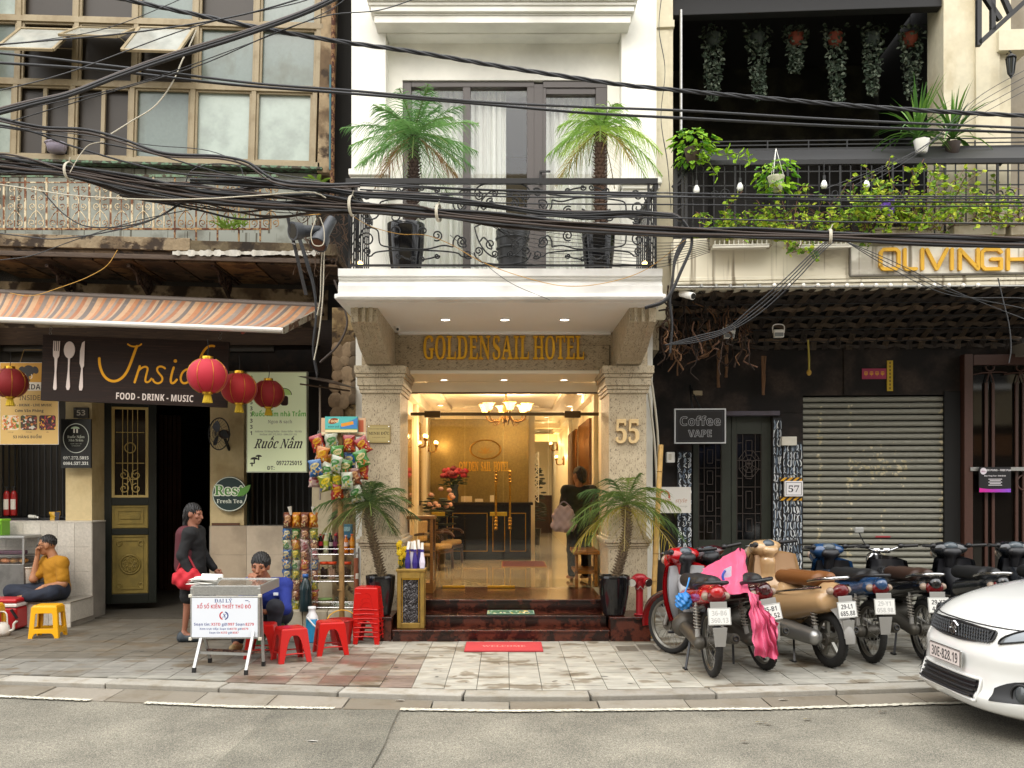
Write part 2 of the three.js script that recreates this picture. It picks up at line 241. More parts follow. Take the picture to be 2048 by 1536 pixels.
// ---------- ground ----------
const kerbZ=(x)=>pw([[-9,8.2],[-4.23,7.92],[-2.9,7.72],[-2.03,7.56],[-0.74,7.36],[0.34,7.29],[1.3,7.36],[3.3,7.62],[4.2,7.75],[9,8.1]],x);
const lineZ=(x)=>pw([[-9,7.75],[-4,7.5],[-2,7.14],[0,7.01],[2,7.08],[3.2,7.24],[9,7.7]],x);
const ROAD=-0.05;
{
const tg=rep(TX.asphalt,2.6),road=mat(0xb9b4a6,0.92,{map:tg});road.bumpMap=tg;road.bumpScale=0.006;
const n=60,sh=[];
const g=new THREE.PlaneGeometry(160,120);g.rotateX(-PI/ 2); g.translate(0, ROAD - 0.03, 40 - 60);
  mesh('ground', g, mat(0x4c4a46, 0.95), scene).userData = { kind: 'structure' };
  const r = mb(); r.grid(80, 12, (u, v) => { const x = lerp(-20, 20, u), z0 = -lineZ(x) - 0.05, z1 = 3.4, z = lerp(z1, z0, v); return V(x, ROAD + 0.012 * (vn(x * 0.7 + 50, z * 0.7 + 50, 400, 5) - 0.5) * clamp((z - z0) /0.5,0,1),z);});
r.build('road',road,scene).userData={kind:'structure'};
// stone gutter slabs between kerb and road
const gut=new THREE.Group();gut.name='gutter';gut.userData={kind:'structure'};scene.add(gut);
const gm=[0x8a8377,0x7f776a,0x766d5f,0x8f877b].map((c)=>mat(c,0.85,{map:'plaster',s:0.9,bump:'grain',bs:0.3,bh:0.004}));
reseed(3);
let x=-6.2;while(x<6){
const w=rnd(0.55,0.72),b=mb(),t=rnd(-0.004,0.006),e=0.006;
const q=(xx,f)=>V(xx,0,-lerp(lineZ(xx)-0.02,kerbZ(xx)-0.012,f));
const a=q(x+e,0),bb=q(x+w-e,0),c=q(x+w-e,1),d=q(x+e,1),y=ROAD+0.006+t;
for(const k of[a,bb,c,d])k.y=y;const lo=[a,bb,c,d].map((k)=>V(k.x,y-0.05,k.z));
b.quad(a,bb,c,d);b.quad(lo[0],lo[1],bb,a);b.quad(lo[1],lo[2],c,bb);b.quad(lo[2],lo[3],d,c);b.quad(lo[3],lo[0],a,d);
b.build('gutter_slab',gm[Math.floor(rnd(4))],gut);x+=w;
}
// kerb stones
const kb=new THREE.Group();kb.name='kerb';kb.userData={kind:'structure'};scene.add(kb);
const km=[0x9c978d,0x928d84,0xa8a39a].map((c)=>mat(c,0.85,{map:'plaster',s:0.7,bump:'grain',bs:0.25,bh:0.004}));
x=-6.2;let i=0;while(x<6){
const w=0.98,x1=x+w-0.01,z0=kerbZ(x),z1=kerbZ(x1),b=new RoundedBoxGeometry(Math.hypot(w-0.012,z1-z0),0.16,0.2,2,0.014);
b.rotateY(Math.atan2(z1-z0,w));b.translate((x+x1)/2,-0.08+rnd(-0.004,0.003),-(z0+z1)/2-0.1);
mb().add(b).build('kerb_stone',km[i++%3],kb);x+=w;
}
// worn white edge line
const al=canvas(1024,32,(k,w,h)=>{k.fillStyle='#000';k.fillRect(0,0,w,h);k.fillStyle='#fff';k.fillRect(0,3,w,h-6);reseed(77);k.fillStyle='#000';for(let j=0;j<900;j++){const y=rnd(h),r=rnd(0.5,2.6);k.beginPath();k.ellipse(rnd(w),y<16?y*0.6:h-(h-y)*0.6,r*2,r*0.8,0,0,7);k.fill();}});
al.colorSpace=THREE.NoColorSpace;
const wm=mat(0xcfcabb,0.85,{map:'plaster',s:0.7});wm.alphaMap=al;wm.alphaTest=0.5;
[[-6,-3.2],[-2.75,-1.27],[-0.78,2.3],[2.3,6]].forEach(([a,b])=>{const s=mb().uv();s.grid(20,1,(u,v)=>{const xx=lerp(a,b,u),zz=-lineZ(xx)+0.03;return V(xx,ROAD+0.013,zz+(0.5-v)*0.1);});s.build('road_marking',wm,scene).userData={kind:'structure'};});
// pavement of square stone tiles; dirt, stains and awning shade are painted on one map laid over it in metres
const PX0=-5.6,PX1=5.4,PZ0=-7.1,PZ1=-12.7,W=2048,H=1024,kx=W/ (PX1 - PX0), kz = H /(PZ0-PZ1);
const T=0.2605,tileCol={};
const dirtAndShade=canvas(W,H,(k)=>{
k.fillStyle='#b9b4a6';k.fillRect(0,0,W,H);
reseed(11);
for(let ix=-22;ix<22;ix++)for(let iz=0;iz<22;iz++){
const x0=0.03+ix*T,z0=-7.3-iz*T,g=rnd(-8,8);let c=[200+g,197+g,187+g];
const brown=x0>-2.45&&x0<-0.95&&iz<7?rnd()<(x0<-1.15?0.66:0.35):false;
if(x0<-1.9)c=[150+g,147+g,140+g];if(x0<-2.6&&iz>5)c=[118+g,111+g,99+g];if(x0<-2.4&&iz<3)c=[168+g,166+g,157+g];  // left tiles painted darker for the awning shade, deepest towards the shop
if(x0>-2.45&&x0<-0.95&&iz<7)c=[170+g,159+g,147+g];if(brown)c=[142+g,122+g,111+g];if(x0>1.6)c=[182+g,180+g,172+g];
k.fillStyle=`rgb(${c.map((q) => q | 0)})`;k.fillRect((x0-PX0)*kx,(PZ0-z0)*kz,T*kx+1,T*kz+1);
}
const img=k.getImageData(0,0,W,H),d=img.data;
for(let j=0;j<H;j++)for(let i=0;i<W;i++){
const u=i/ W, v = j /H,a=fbm(u*2,v*2*0.7,22,5,7),b=fbm(u,v,96,3,4),s=sstep(a,0.56,0.68)*0.75+sstep(fbm(u*2,v*1.2,9,4,40),0.6,0.72)*0.3,q=(j*W+i)*4,n=0.9+0.2*(b-0.5)*2*0.6;
for(let c=0;c<3;c++)d[q+c]=clamp(lerp(d[q+c],[112,96,74][c],s*0.8)*n+6,0,255);
}
k.putImageData(img,0,0);
for(let j=0;j<240;j++){k.fillStyle=['#4b4136aa','#2d2a27aa','#6b5a45aa'][j%3];const x=rnd(W),y=rnd(H);k.beginPath();k.ellipse(x,y,rnd(1,7),rnd(1,4),rnd(3),0,7);k.fill();}
});
const rough=canvas(512,256,(k)=>{const im=k.createImageData(512,256);for(let j=0;j<256;j++)for(let i=0;i<512;i++){const x=PX0+i/ 512 * (PX1 - PX0), z = PZ0 - j /256*(PZ0-PZ1),w=sstep(x,-2.6,-2.2)*(1-sstep(x,-1.2,-0.8))*sstep(z,-9.9,-9.4),r=0.8-0.5*w*sstep(fbm(i/ 512, j /256,20,3,5),0.35,0.6),q=(j*512+i)*4;im.data[q]=im.data[q+1]=im.data[q+2]=r*255;im.data[q+3]=255;}k.putImageData(im,0,0);});
rough.colorSpace=THREE.NoColorSpace;
const pm=new THREE.MeshStandardMaterial({map:dirtAndShade,roughness:1,roughnessMap:rough,color:new THREE.Color(0xd8d6d0)});
pm.bumpMap=null;
const pav=new THREE.Group();pav.name='pavement';pav.userData={kind:'structure'};scene.add(pav);
{const b=mb();b.grid(44,1,(u,v)=>{const xx=lerp(-8,8,u);return V(xx,-0.012,lerp(-kerbZ(xx)-0.19,-14.5,v));});b.build('joint_bed',mat(0x3c352c,0.95),pav);}
const rest=[];let count=0;
for(let iz=0;iz<21;iz++)for(let ix=-23;ix<21;ix++){
const x0=0.03+ix*T,z1=-7.42-iz*T,z0=z1-T,e=0.0028,kz2=-Math.max(kerbZ(x0),kerbZ(x0+T))-0.203;
if(z0>kz2-0.04)continue;const zf=Math.min(z1,kz2);
if(x0>-1.72&&x0+T<1.75&&z1<-9.95)continue;
if(Math.abs(x0+T/ 2) > -z1 * 0.56 + 0.4) continue;
    const h = rnd(-0.002, 0.0015), g = new THREE.BoxGeometry(T - 2 * e, 0.02, zf - z0 - 2 * e).toNonIndexed(); g.translate(x0 + T /2,h-0.01,(zf+z0)/2);
g.rotateX(0);const p=g.attributes.position,uv=g.attributes.uv;for(let j=0;j<p.count;j++)uv.setXY(j,(p.getX(j)-PX0)/(PX1-PX0),1-(PZ0-p.getZ(j))/(PZ0-PZ1));
if(count<300){mesh('paving_tile',g,pm,pav);count++;}else rest.push(g);
}
mesh('paving_tiles',mergeGeometries(rest),pm,pav).userData={kind:'stuff'};
// two small covers by the steps
const cv=mat(0x6e675c,0.8,{map:'plaster',s:0.4});
[[1690,1808,915,945,'rectangular drain cover set in the pavement, the one nearer the steps'],[1815,1920,905,937,'rectangular drain cover set in the pavement, the one nearer the red motorbike']].forEach(([a,b,c,d,l])=>{const px=(v)=>660+v*0.3418,py=(v)=>980+v*0.3418,z1=-Gd(py(d)),z0=-Gd(py(c)),x0=X(px(a),-z1),x1=X(px(b),-z1);const t=thing('drain_cover',l,'drain cover',{group:'drain covers in the pavement'});mb().box(x0,x1,-0.01,0.005,z0,z1).build('cover',cv,t);mb().box(x0-0.02,x1+0.02,-0.012,0.0035,z0-0.02,z1+0.02).build('rim',mat(0x9a9488,0.8),t);});
// fallen leaves and litter on the road
const lc=[0x8a5a22,0xa88a2c,0x6d4a2a,0xd8d4cc];
[[1615,1442,1],[1537,1451,0],[1490,1487,2],[1567,1403,3],[1765,1427,0],[625,1487,3],[800,1404,3],[1520,1448,1]].forEach(([px,py,c],j)=>{const Z=Gd(py,ROAD),p=P(px,py,Z);reseed(j+4);const b=mb(),s=c===3?0.035:0.028;b.grid(4,2,(u,v)=>{const w=Math.sin(PI*clamp(u,0.02,0.98))*s*0.6;return V(p.x+(u-0.5)*s*2.2,ROAD+0.014+0.008*u*(1-u)*4*v,p.z+(v-0.5)*w*2);},0.001);const names=['on the road below the pink raincoat','on the road left of the white car','at the nearest edge of the road','in the gutter by the motorbikes','close under the white car','on the road before the gap in the white line','in the gutter beside the line gap','second on the road below the raincoat'];if(c===3)solo('paper_scrap','small crumpled white paper scrap lying '+names[j],'litter',b,mat(lc[c],0.8));else solo('fallen_leaf','small dry fallen leaf lying '+names[j],'leaf',b,mat(lc[c],0.8));});
// a long crack and a tar seam are in the asphalt of the photo; a repaired strip lies across the lane
const patch=mat(0xa39f92,0.92,{map:tg});const s=mb();s.grid(8,12,(u,v)=>{const z=lerp(-1.2,-7.0,v),x=lerp(-1.72,-0.79,u)+0.02*vn(z*6+40,u*3+5,90,3);return V(x,ROAD+0.0145,z);});s.build('road_patch',patch,scene).userData={kind:'structure'};
}
// the far side of the street, behind the photographer: seen in the glass only
{
const t=thing('opposite_house','cream house row with dark shop fronts across the street','house',{fixed:true});t.position.set(0,0,5.5);
mb().box(-14,14,3.4,10.5,0,4).build('wall',mat(0xb8a98c,0.85,{map:'plaster',s:3}),t);mb().box(-14,14,-0.1,3.4,0.8,4).build('shop_front',mat(0x3b322b,0.7),t);
for(let i=-6;i<7;i++){const w=mb().box(i*2-0.5,i*2+0.5,4.6,6.4,-0.06,0.05).build('window',mat(0x2a2c2c,0.15),t);mb().box(i*2-0.6,i*2+0.6,4.45,4.6,-0.14,0.02).build('sill',M.whiteP,t);}
for(let i=-3;i<4;i++)mb().box(i*4-1.3,i*4+1.3,2.5,3.1,-0.1,0.1).build('shop_sign',mat([0x7a4a1a,0x33406a,0x8a2a20][((i%3)+3)%3],0.6),t);
}
[['left',-15,-6.6],['right',6.3,15]].forEach(([w,a,b])=>{const t=thing('added_neighbour_house',`plain house added to block side light, continuing the row out of view to the ${w}`,'house',{fixed:true});t.position.set((a+b)/2,0,-11.5);const h=(b-a)/2;mb().box(-h,h,-0.1,10,-4,w==='left'?0:-0.4).build('wall',mat(0xa89c86,0.85,{map:'plaster',s:3}),t);mb().box(-h,h,3.2,3.35,-1,1.4).build('canopy',M.concrete,t);});  // unseen end houses added to block side light and deepen contact shadows
// ---------- hotel building ----------
const HM={
white:mat(0xebe9df,0.6,{map:'blotch',s:3.1}),slab:mat(0xeeede8,0.45,{map:'blotch',s:2.3}),stone:mat(0xcfc7b6,0.6,{map:'stone',s:0.55,bump:'stone',bs:0.55,bh:0.003}),stoneH:mat(0xcbc1ad,0.6,{map:'stoneH',s:0.55,bump:'stoneH',bs:0.55,bh:0.003}),
granite:mat(0x5a3d34,0.22,{map:'granite',s:0.8}),frame:mat(0x4a4442,0.4),cream:mat(0xdcd2b8,0.5),creamL:mat(0xe8dfc8,0.45),wall:mat(0xcdbb94,0.5),floor:mat(0xc4b8a0,0.07,{map:'blotch',s:2.2}),brown:mat(0x4b2c17,0.3,{map:'wood',s:0.7}),brass:mat(0xc08a35,0.3,{metal:0.9}),goldw:mat(0xa08a4a,0.3,{metal:0.35,map:'goldwall',s:0.35}),counter:mat(0x0d1018,0.15),curtain:mat(0xe6e6da,0.85),
};
const hotel=thing('hotel_building','narrow white hotel with stone pillars, balcony slab and lit glass lobby','hotel',{fixed:true});
hotel.position.set(-0.02,0,-10.7);
const hp=(b,name,m,par=hotel,label)=>{const g=b.geo();if(par===hotel)g.translate(0.02,0,10.7);return mesh(name,g,m,par,label);};
const ZW=10.7,SOF=3.338,SLAB=3.63;
{
// steps, each tread with a nosing, and the two blocks that carry the pillars
const st=[[9.83,0.119,-1.17,1.076],[10.08,0.235,-1.1,1.07],[10.45,0.36,-1.1,1.07]];
st.forEach(([Z,e,a,b],i)=>{hp(mb().box(a,b,i?st[i-1][1]-0.01:-0.05,e-0.028,-Z-0.02,-Z-1.3),'step_riser',HM.granite);hp(mb().box(a-0.005,b+0.005,e-0.028,e,-Z,i<2?-st[i+1][0]-0.03:-11.75,0.008),'step_tread',HM.granite);});
[[X(757,9.83),-1.185],[1.09,X(1302,9.83)]].forEach(([a,b])=>{hp(mb().box(a,b,-0.05,0.222,-9.85,-11.4),'pillar_block',HM.granite);hp(mb().box(a-0.012,b+0.012,0.222,0.252,-9.83,-11.38,0.008),'block_coping',HM.granite);});
// pillars
[[-1.565,-1.15],[1.128,1.535]].forEach(([a,b])=>{
const f=-10.35,z1=-11.2;
hp(mb().box(a,b,1.06,2.62,f,z1),'pillar_shaft',HM.stone);hp(mb().box(a-0.01,b+0.01,0.252,0.93,f+0.012,z1,0.004),'pillar_pedestal',HM.stone);
const m=mb();[[0.93,0.955,0.02],[0.955,0.99,0.035],[0.99,1.03,0.055],[1.03,1.06,0.02]].forEach(([y0,y1,o])=>m.box(a-o,b+o,y0,y1,f+o,z1,0.006));hp(m,'pedestal_moulding',HM.stone);
const c=mb();[[2.62,2.66,0.02],[2.66,2.7,0.03],[2.7,2.79,0.045],[2.79,2.83,0.06],[2.83,2.915,0.075]].forEach(([y0,y1,o])=>c.box(a-o,b+o,y0,y1,f+o,z1,0.006));hp(c,'pillar_capital',HM.stone);
});
// scrolled brackets under the balcony
[[-1.5,-1.24],[1.2,1.46]].forEach(([a,b])=>{
const s=new THREE.Shape();s.moveTo(0,SOF);s.lineTo(1.5,SOF);s.lineTo(1.5,3.2);s.bezierCurveTo(1.42,3.16,1.22,3.14,1.05,3.06);s.bezierCurveTo(0.85,2.98,0.62,2.97,0.5,2.925);s.lineTo(0,2.915);
const mk=(x0,x1,sc)=>{const g=new THREE.ExtrudeGeometry(s,{depth:x1-x0,bevelEnabled:false,curveSegments:10});g.scale(sc,1,1);g.rotateY(-PI/ 2); g.translate(x1, 0, -ZW); return g; };
    hp(mb().add(mk(a, b, 1)), 'bracket', HM.stone); const r = mb(); for (let i = 0; i < 3; i++) r.add(mk(a + 0.045 + i * 0.07, a + 0.075 + i * 0.07, 1.016)); hp(r, 'bracket_flute', HM.stone);
  });
  hp(mb().box(-1.62, 1.6, 2.915, SOF, -ZW, -11.55), 'sign_wall', HM.stoneH);
  hp(mb().box(-1.22, 1.2, 2.875, 2.913, -ZW - 0.012, -11.55), 'lintel_soffit', HM.creamL);
  const rl = mb(); rl.box(X(1100, ZW), X(1220, ZW), Y(690, ZW) - 0.004, Y(690, ZW), -ZW + 0.003, -ZW - 0.02).box(X(1218, ZW), X(1221, ZW), Y(738, ZW), Y(690, ZW), -ZW + 0.0035, -ZW - 0.02); hp(rl, 'stone_joint', mat(0x6d6250, 0.8));
  //balcony slab:a moulded profile run along the front
const a=X(676,8.82),b=X(1325,8.82),pr=new THREE.Shape();const yb=3.4;
[[-2,SLAB],[0,SLAB],[0,3.562],[-0.018,3.556],[-0.022,3.54],[-0.05,3.528],[-0.05,3.512],[-0.026,3.506],[-0.022,3.482],[0,3.474],[0,yb],[0.028,yb-0.006],[0.04,yb-0.03],[0.04,yb-0.042],[0.02,yb-0.06],[-0.03,yb-0.062],[-2,yb-0.062]].forEach(([z,y],i)=>(i?pr.lineTo(z,y):pr.moveTo(z,y)));
const sg=new THREE.ExtrudeGeometry(pr,{depth:b-a,bevelEnabled:false});sg.rotateY(-PI/ 2); sg.translate(b, 0, -8.82); hp(mb().add(sg), 'balcony_slab', HM.slab);
  hp(mb().box(a - 0.03, b + 0.03, yb - 0.055, yb - 0.01, -8.79, -ZW + 0.2, 0.01), 'drip_moulding', HM.slab);
  hp(mb().box(a + 0.05, b - 0.05, SOF - 0.002, SOF + 0.02, -8.95, -ZW - 0.1), 'porch_ceiling', M.whiteP);
  hp(mb().box(-1.2, 1.18, SOF - 0.03, SOF - 0.001, -ZW + 0.06, -ZW), 'ceiling_trim', M.whiteP);
  //upper front wall with pilasters
const zp=10.5,zc=10.72,top=9.2;
const pl=[X(703,zp),X(771,zp)],prr=[X(1243,zp),X(1313,zp)];
[pl,prr].forEach(([u,v])=>{hp(mb().box(u,v,SLAB,top,-zp,-11.2),'pilaster',HM.white);const m=mb(),yb2=u<0?5.02:4.93;m.box(u-0.02,v+0.05,yb2,yb2+0.07,-zp+0.09,-zp-0.2,0.008).box(u,v+0.03,yb2-0.05,yb2,-zp+0.055,-zp-0.2,0.008).box(u,v+0.01,yb2-0.08,yb2-0.05,-zp+0.03,-zp-0.2,0.006);hp(m,'pilaster_moulding',HM.white);hp(mb().box(u-0.01,v+0.03,SLAB,SLAB+0.19,-zp+0.05,-zp-0.2,0.006),'pilaster_plinth',mat(0xb8ada0,0.6));hp(mb().box(u+0.05,v-0.03,SLAB+0.28,yb2-0.16,-zp+0.012,-zp-0.1,0.004),'pedestal_panel',HM.white);});
const dx0=X(805,zc),dx1=X(1215,zc),dy=Y(160,zc);
hp(mb().box(pl[1],dx0,SLAB,top,-zc,-11.2).box(dx1,prr[0],SLAB,top,-zc,-11.2),'recess_wall',HM.white);hp(mb().box(dx0,dx1,dy,top,-zc,-11.2),'upper_wall',HM.white);
const cor=mb(),cz=10.25,cy=Y(44,cz);[[0,0.08,0.02,748,1262],[0.08,0.1,0.005,746,1264],[0.1,0.16,-0.03,742,1268],[0.16,0.2,-0.05,738,1271],[0.2,0.34,-0.09,735,1274]].forEach(([y0,y1,o,p0,p1])=>cor.box(X(p0,cz),X(p1,cz),cy+y0,cy+y1,-cz-o,-zc-0.1,0.008));hp(cor,'cornice',HM.white);hp(mb().box(X(768,cz),X(1246,cz),cy-0.015,cy+0.01,-cz-0.25,-zc-0.1),'cornice_soffit',HM.white);
// the balcony door: frames, panes, curtains
const bx=(x0,y0,x1,y1,z,d,r=0.004)=>mb().box(X(x0,z),X(x1,z),Y(y1,z),Y(y0,z),-z,-z-d,r);
const zf=10.78;const dr=mesh('balcony_door',mb().box(X(1068,zf),X(1086,zf),SLAB+0.02,dy-0.03,-zf+0.02,-zf-0.08).geo().translate(0.02,0,10.7),HM.frame,hotel);
const fr=(n,x0,y0,x1,y1,o=0)=>{const g=mb().box(X(x0,zf),X(x1,zf),y1===null?SLAB+0.02:Y(y1,zf),Y(y0,zf),-zf+0.03+o,-zf-0.08,0.004).geo();g.translate(0.02,0,10.7);mesh(n,g,HM.frame,dr);};
fr('door_frame',805,159,823,null);fr('door_frame',823,160,1068,176);fr('door_frame',926,176,941,null,-0.005);fr('door_frame',1054,176,1068,null,-0.003);fr('door_frame',1086,162,1215,178,0.01);fr('door_frame',1191,178,1215,null,0.008);fr('door_frame',1086,178,1092,null,0.002);fr('door_leaf_rail',1092,178,1191,190,-0.008);
[[823,926],[941,1054],[1092,1191]].forEach(([u,v])=>{const g=mb().box(X(u,zf),X(v,zf),SLAB+0.03,dy-0.06,-zf-0.03,-zf-0.036).geo();g.translate(0.02,0,10.7);mesh('pane',g,glassM(),dr);});
{const h=mb().bar(P(1081,342,10.72),P(1081,368,10.72),0.03,0.02).bar(P(1081,343,10.69),P(1101,343,10.69),0.018,0.02).geo();h.translate(0.02,0,10.7);mesh('handle',h,M.black,dr);}
// room behind and the rest of the shell
hp(mb().box(-1.65,1.6,SLAB-0.15,SLAB+0.01,-10.75,-14.5),'upper_floor',mat(0x6b4a30,0.5));hp(mb().box(-1.65,1.6,SLAB,top,-14.4,-14.5),'room_back_wall',mat(0x8c7f6a,0.8));hp(mb().box(-1.65,1.6,6.6,6.7,-11.2,-14.5),'room_ceiling',M.whiteP);hp(mb().box(-1.75,-1.6,-0.05,top,-11.1,-14.6),'party_wall',HM.white);hp(mb().box(1.56,1.72,-0.05,top,-11.1,-14.6),'party_wall',HM.white);hp(mb().box(-1.75,1.72,top-0.1,top,-11.1,-14.6),'roof',HM.white);
[[823,930,7],[941,1012,5],[1090,1195,7]].forEach(([u,v,n],i)=>{const z=10.98;const c=thing('curtain',['sheer white curtain behind the left palm on the balcony','sheer white curtain drawn half across the middle balcony pane','sheer white curtain behind the hinged balcony door'][i],'curtain',{group:'sheer curtains of the balcony door'});const b=mb();b.grid(n*12,2,(s,t)=>V(X(lerp(u,v,s),z),lerp(SLAB+0.03,dy+0.05,t),-z+0.032*Math.sin(s*n*2*PI+0.6*Math.sin(s*9))+0.012*Math.sin(s*n*5.3*PI)));const cm=new THREE.MeshPhysicalMaterial({color:0xf2f4ec,roughness:0.95,transmission:0.35,thickness:0,side:THREE.DoubleSide});b.build('cloth',cm,c);mb().bar(V(X(u,z),dy+0.05,-z),V(X(v,z),dy+0.05,-z),0.03,0.03).build('curtain_rail',M.whiteP,c);});
}
// letters on the front
function letters(name,label,words,Z,ybase,cap,depth,m,f=font.serif){
const t=thing(name,label,'sign');const size=cap/ 0.72;
  for (const [s, p0, p1] of words) { let w = 0; const gs = [...s].map((c) => { const g = textGeo(c, size, depth, f); const b = g.boundingBox; g.translate(-b.min.x, 0, 0); const q = { g, x: w, w: b.max.x - b.min.x }; w += q.w + size * 0.07; return q; }); w -= size * 0.07; const k = (X(p1, Z) - X(p0, Z)) /w;for(const q of gs){q.g.scale(k,1,1);q.g.translate(X(p0,Z)+q.x*k,ybase,-Z);mb().add(q.g).build('letter',m,t);}}
return t;
}
letters('hotel_sign','raised gold letters GOLDEN SAIL HOTEL on the stone beam above the entrance',[['GOLDEN',847,981],['SAIL',985,1058],['HOTEL',1066,1168]],ZW,Y(719,ZW),0.19,0.03,mat(0xe0ae34,0.3,{metal:0.7}));
letters('house_number','large cream raised numerals 55 on the right stone pillar of the entrance',[['5',1231,1253],['5',1256,1278]],10.347,Y(886,10.347),0.185,0.035,mat(0xd0b584,0.5));
{
const Z=10.345,t=thing('plaque','small brass plaque reading MINH DUC on the left stone pillar','plaque');const pt=canvas(256,192,(k,w,h)=>{k.fillStyle='#a99a68';k.fillRect(0,0,w,h);k.strokeStyle='#7a6c44';k.lineWidth=3;k.strokeRect(8,8,w-16,h-16);k.fillStyle='#3a3020';k.textAlign='center';k.font='bold 15px serif';k.fillText('CÔNG TY TNHH THƯƠNG MẠI',w/ 2, 45); k.font = 'bold 44px serif'; k.fillText('MINH ĐỨC', w /2,105);k.font='14px serif';k.fillText('55 Hàng Buồm - Hà Nội',w/ 2, 140); });
  board(t, null, [X(735, Z), X(781, Z), Y(886, Z), Y(850, Z)], -Z + 0.014, 0.014, M.goldP, pt, 'plate', 0.4);
  for (const [a, b] of [[738, 853], [778, 853], [738, 883], [778, 883]]) { const p = P(a, b, Z); mb().sph(V(p.x, p.y, -Z + 0.017), 0.006).build('screw', M.brass, t); }
  const c = thing('dome_camera', 'small white dome security camera under the porch ceiling by the left bracket', 'camera'); const q = P(793, 648, 10.3); mb().lathe([[0.001, 0], [0.035, 0], [0.035, -0.03], [0.03, -0.035]], q).build('mount', M.whiteP, c); mb().sph(V(q.x + 0.008, q.y - 0.05, q.z + 0.01), 0.032).build('body', M.whiteP, c); const e = mb(); e.rod(V(q.x + 0.015, q.y - 0.06, q.z + 0.03), V(q.x + 0.017, q.y - 0.066, q.z + 0.045), 0.016).build('lens', M.blackGloss, c);
  const j = thing('junction_box', 'slim white wall box beside the right bracket of the hotel porch', 'wall box'); mb().box(X(1228, 10.6), X(1237, 10.6), Y(724, 10.6), Y(690, 10.6), -10.62, -10.7, 0.006).build('case', M.whiteP, j); mb().box(X(1229.5, 10.6), X(1235.5, 10.6), Y(722, 10.6), Y(692, 10.6), -10.615, -10.63, 0.004).build('cover', M.white, j);
}
//recessed downlights:a glowing disc,a ring and a spot of the same size below it
let dl;
function downlight(x,y,z,I,label,group,r=0.045,col=0xfff0dc,cone=1.2){
const t=thing('ceiling_light',label,'ceiling light',{group,fixed:true});t.position.set(x,y,z);
const ring=mb().torus(V(0,-0.004,0),r*1.15,r*0.16,V(0,1,0),20,6),disc=mb().lathe([[0.0005,-0.006],[r,-0.006],[r,0],[0.0005,0]],V(0,0,0),18);
ring.build('ring',M.whiteP,t);disc.build('lamp',mat(0xfff3d8,0.4,{emis:col,ei:9}),t);
const s=new THREE.SpotLight(col,I,0,cone,0.9);s.position.set(x,y-0.02,z);s.target.position.set(x,y-1,z);s.castShadow=true;s.shadow.radius=r/ 0.02; scene.add(s, s.target);
}
['left', 'middle', 'right'].forEach((w, i) => downlight(X([891, 1010, 1129][i], 9.83), SOF - 0.003, -9.83, 2.2, `${w} of three glowing spotlights in the hotel porch ceiling`, 'porch ceiling spotlights'));
['left', 'middle', 'right'].forEach((w, i) => downlight(X([888, 1008, 1128][i], 11.29), 2.873, -11.29, 1.2, `${w} of three small lights under the beam above the glass doors`, 'lights under the entrance beam', 0.04));
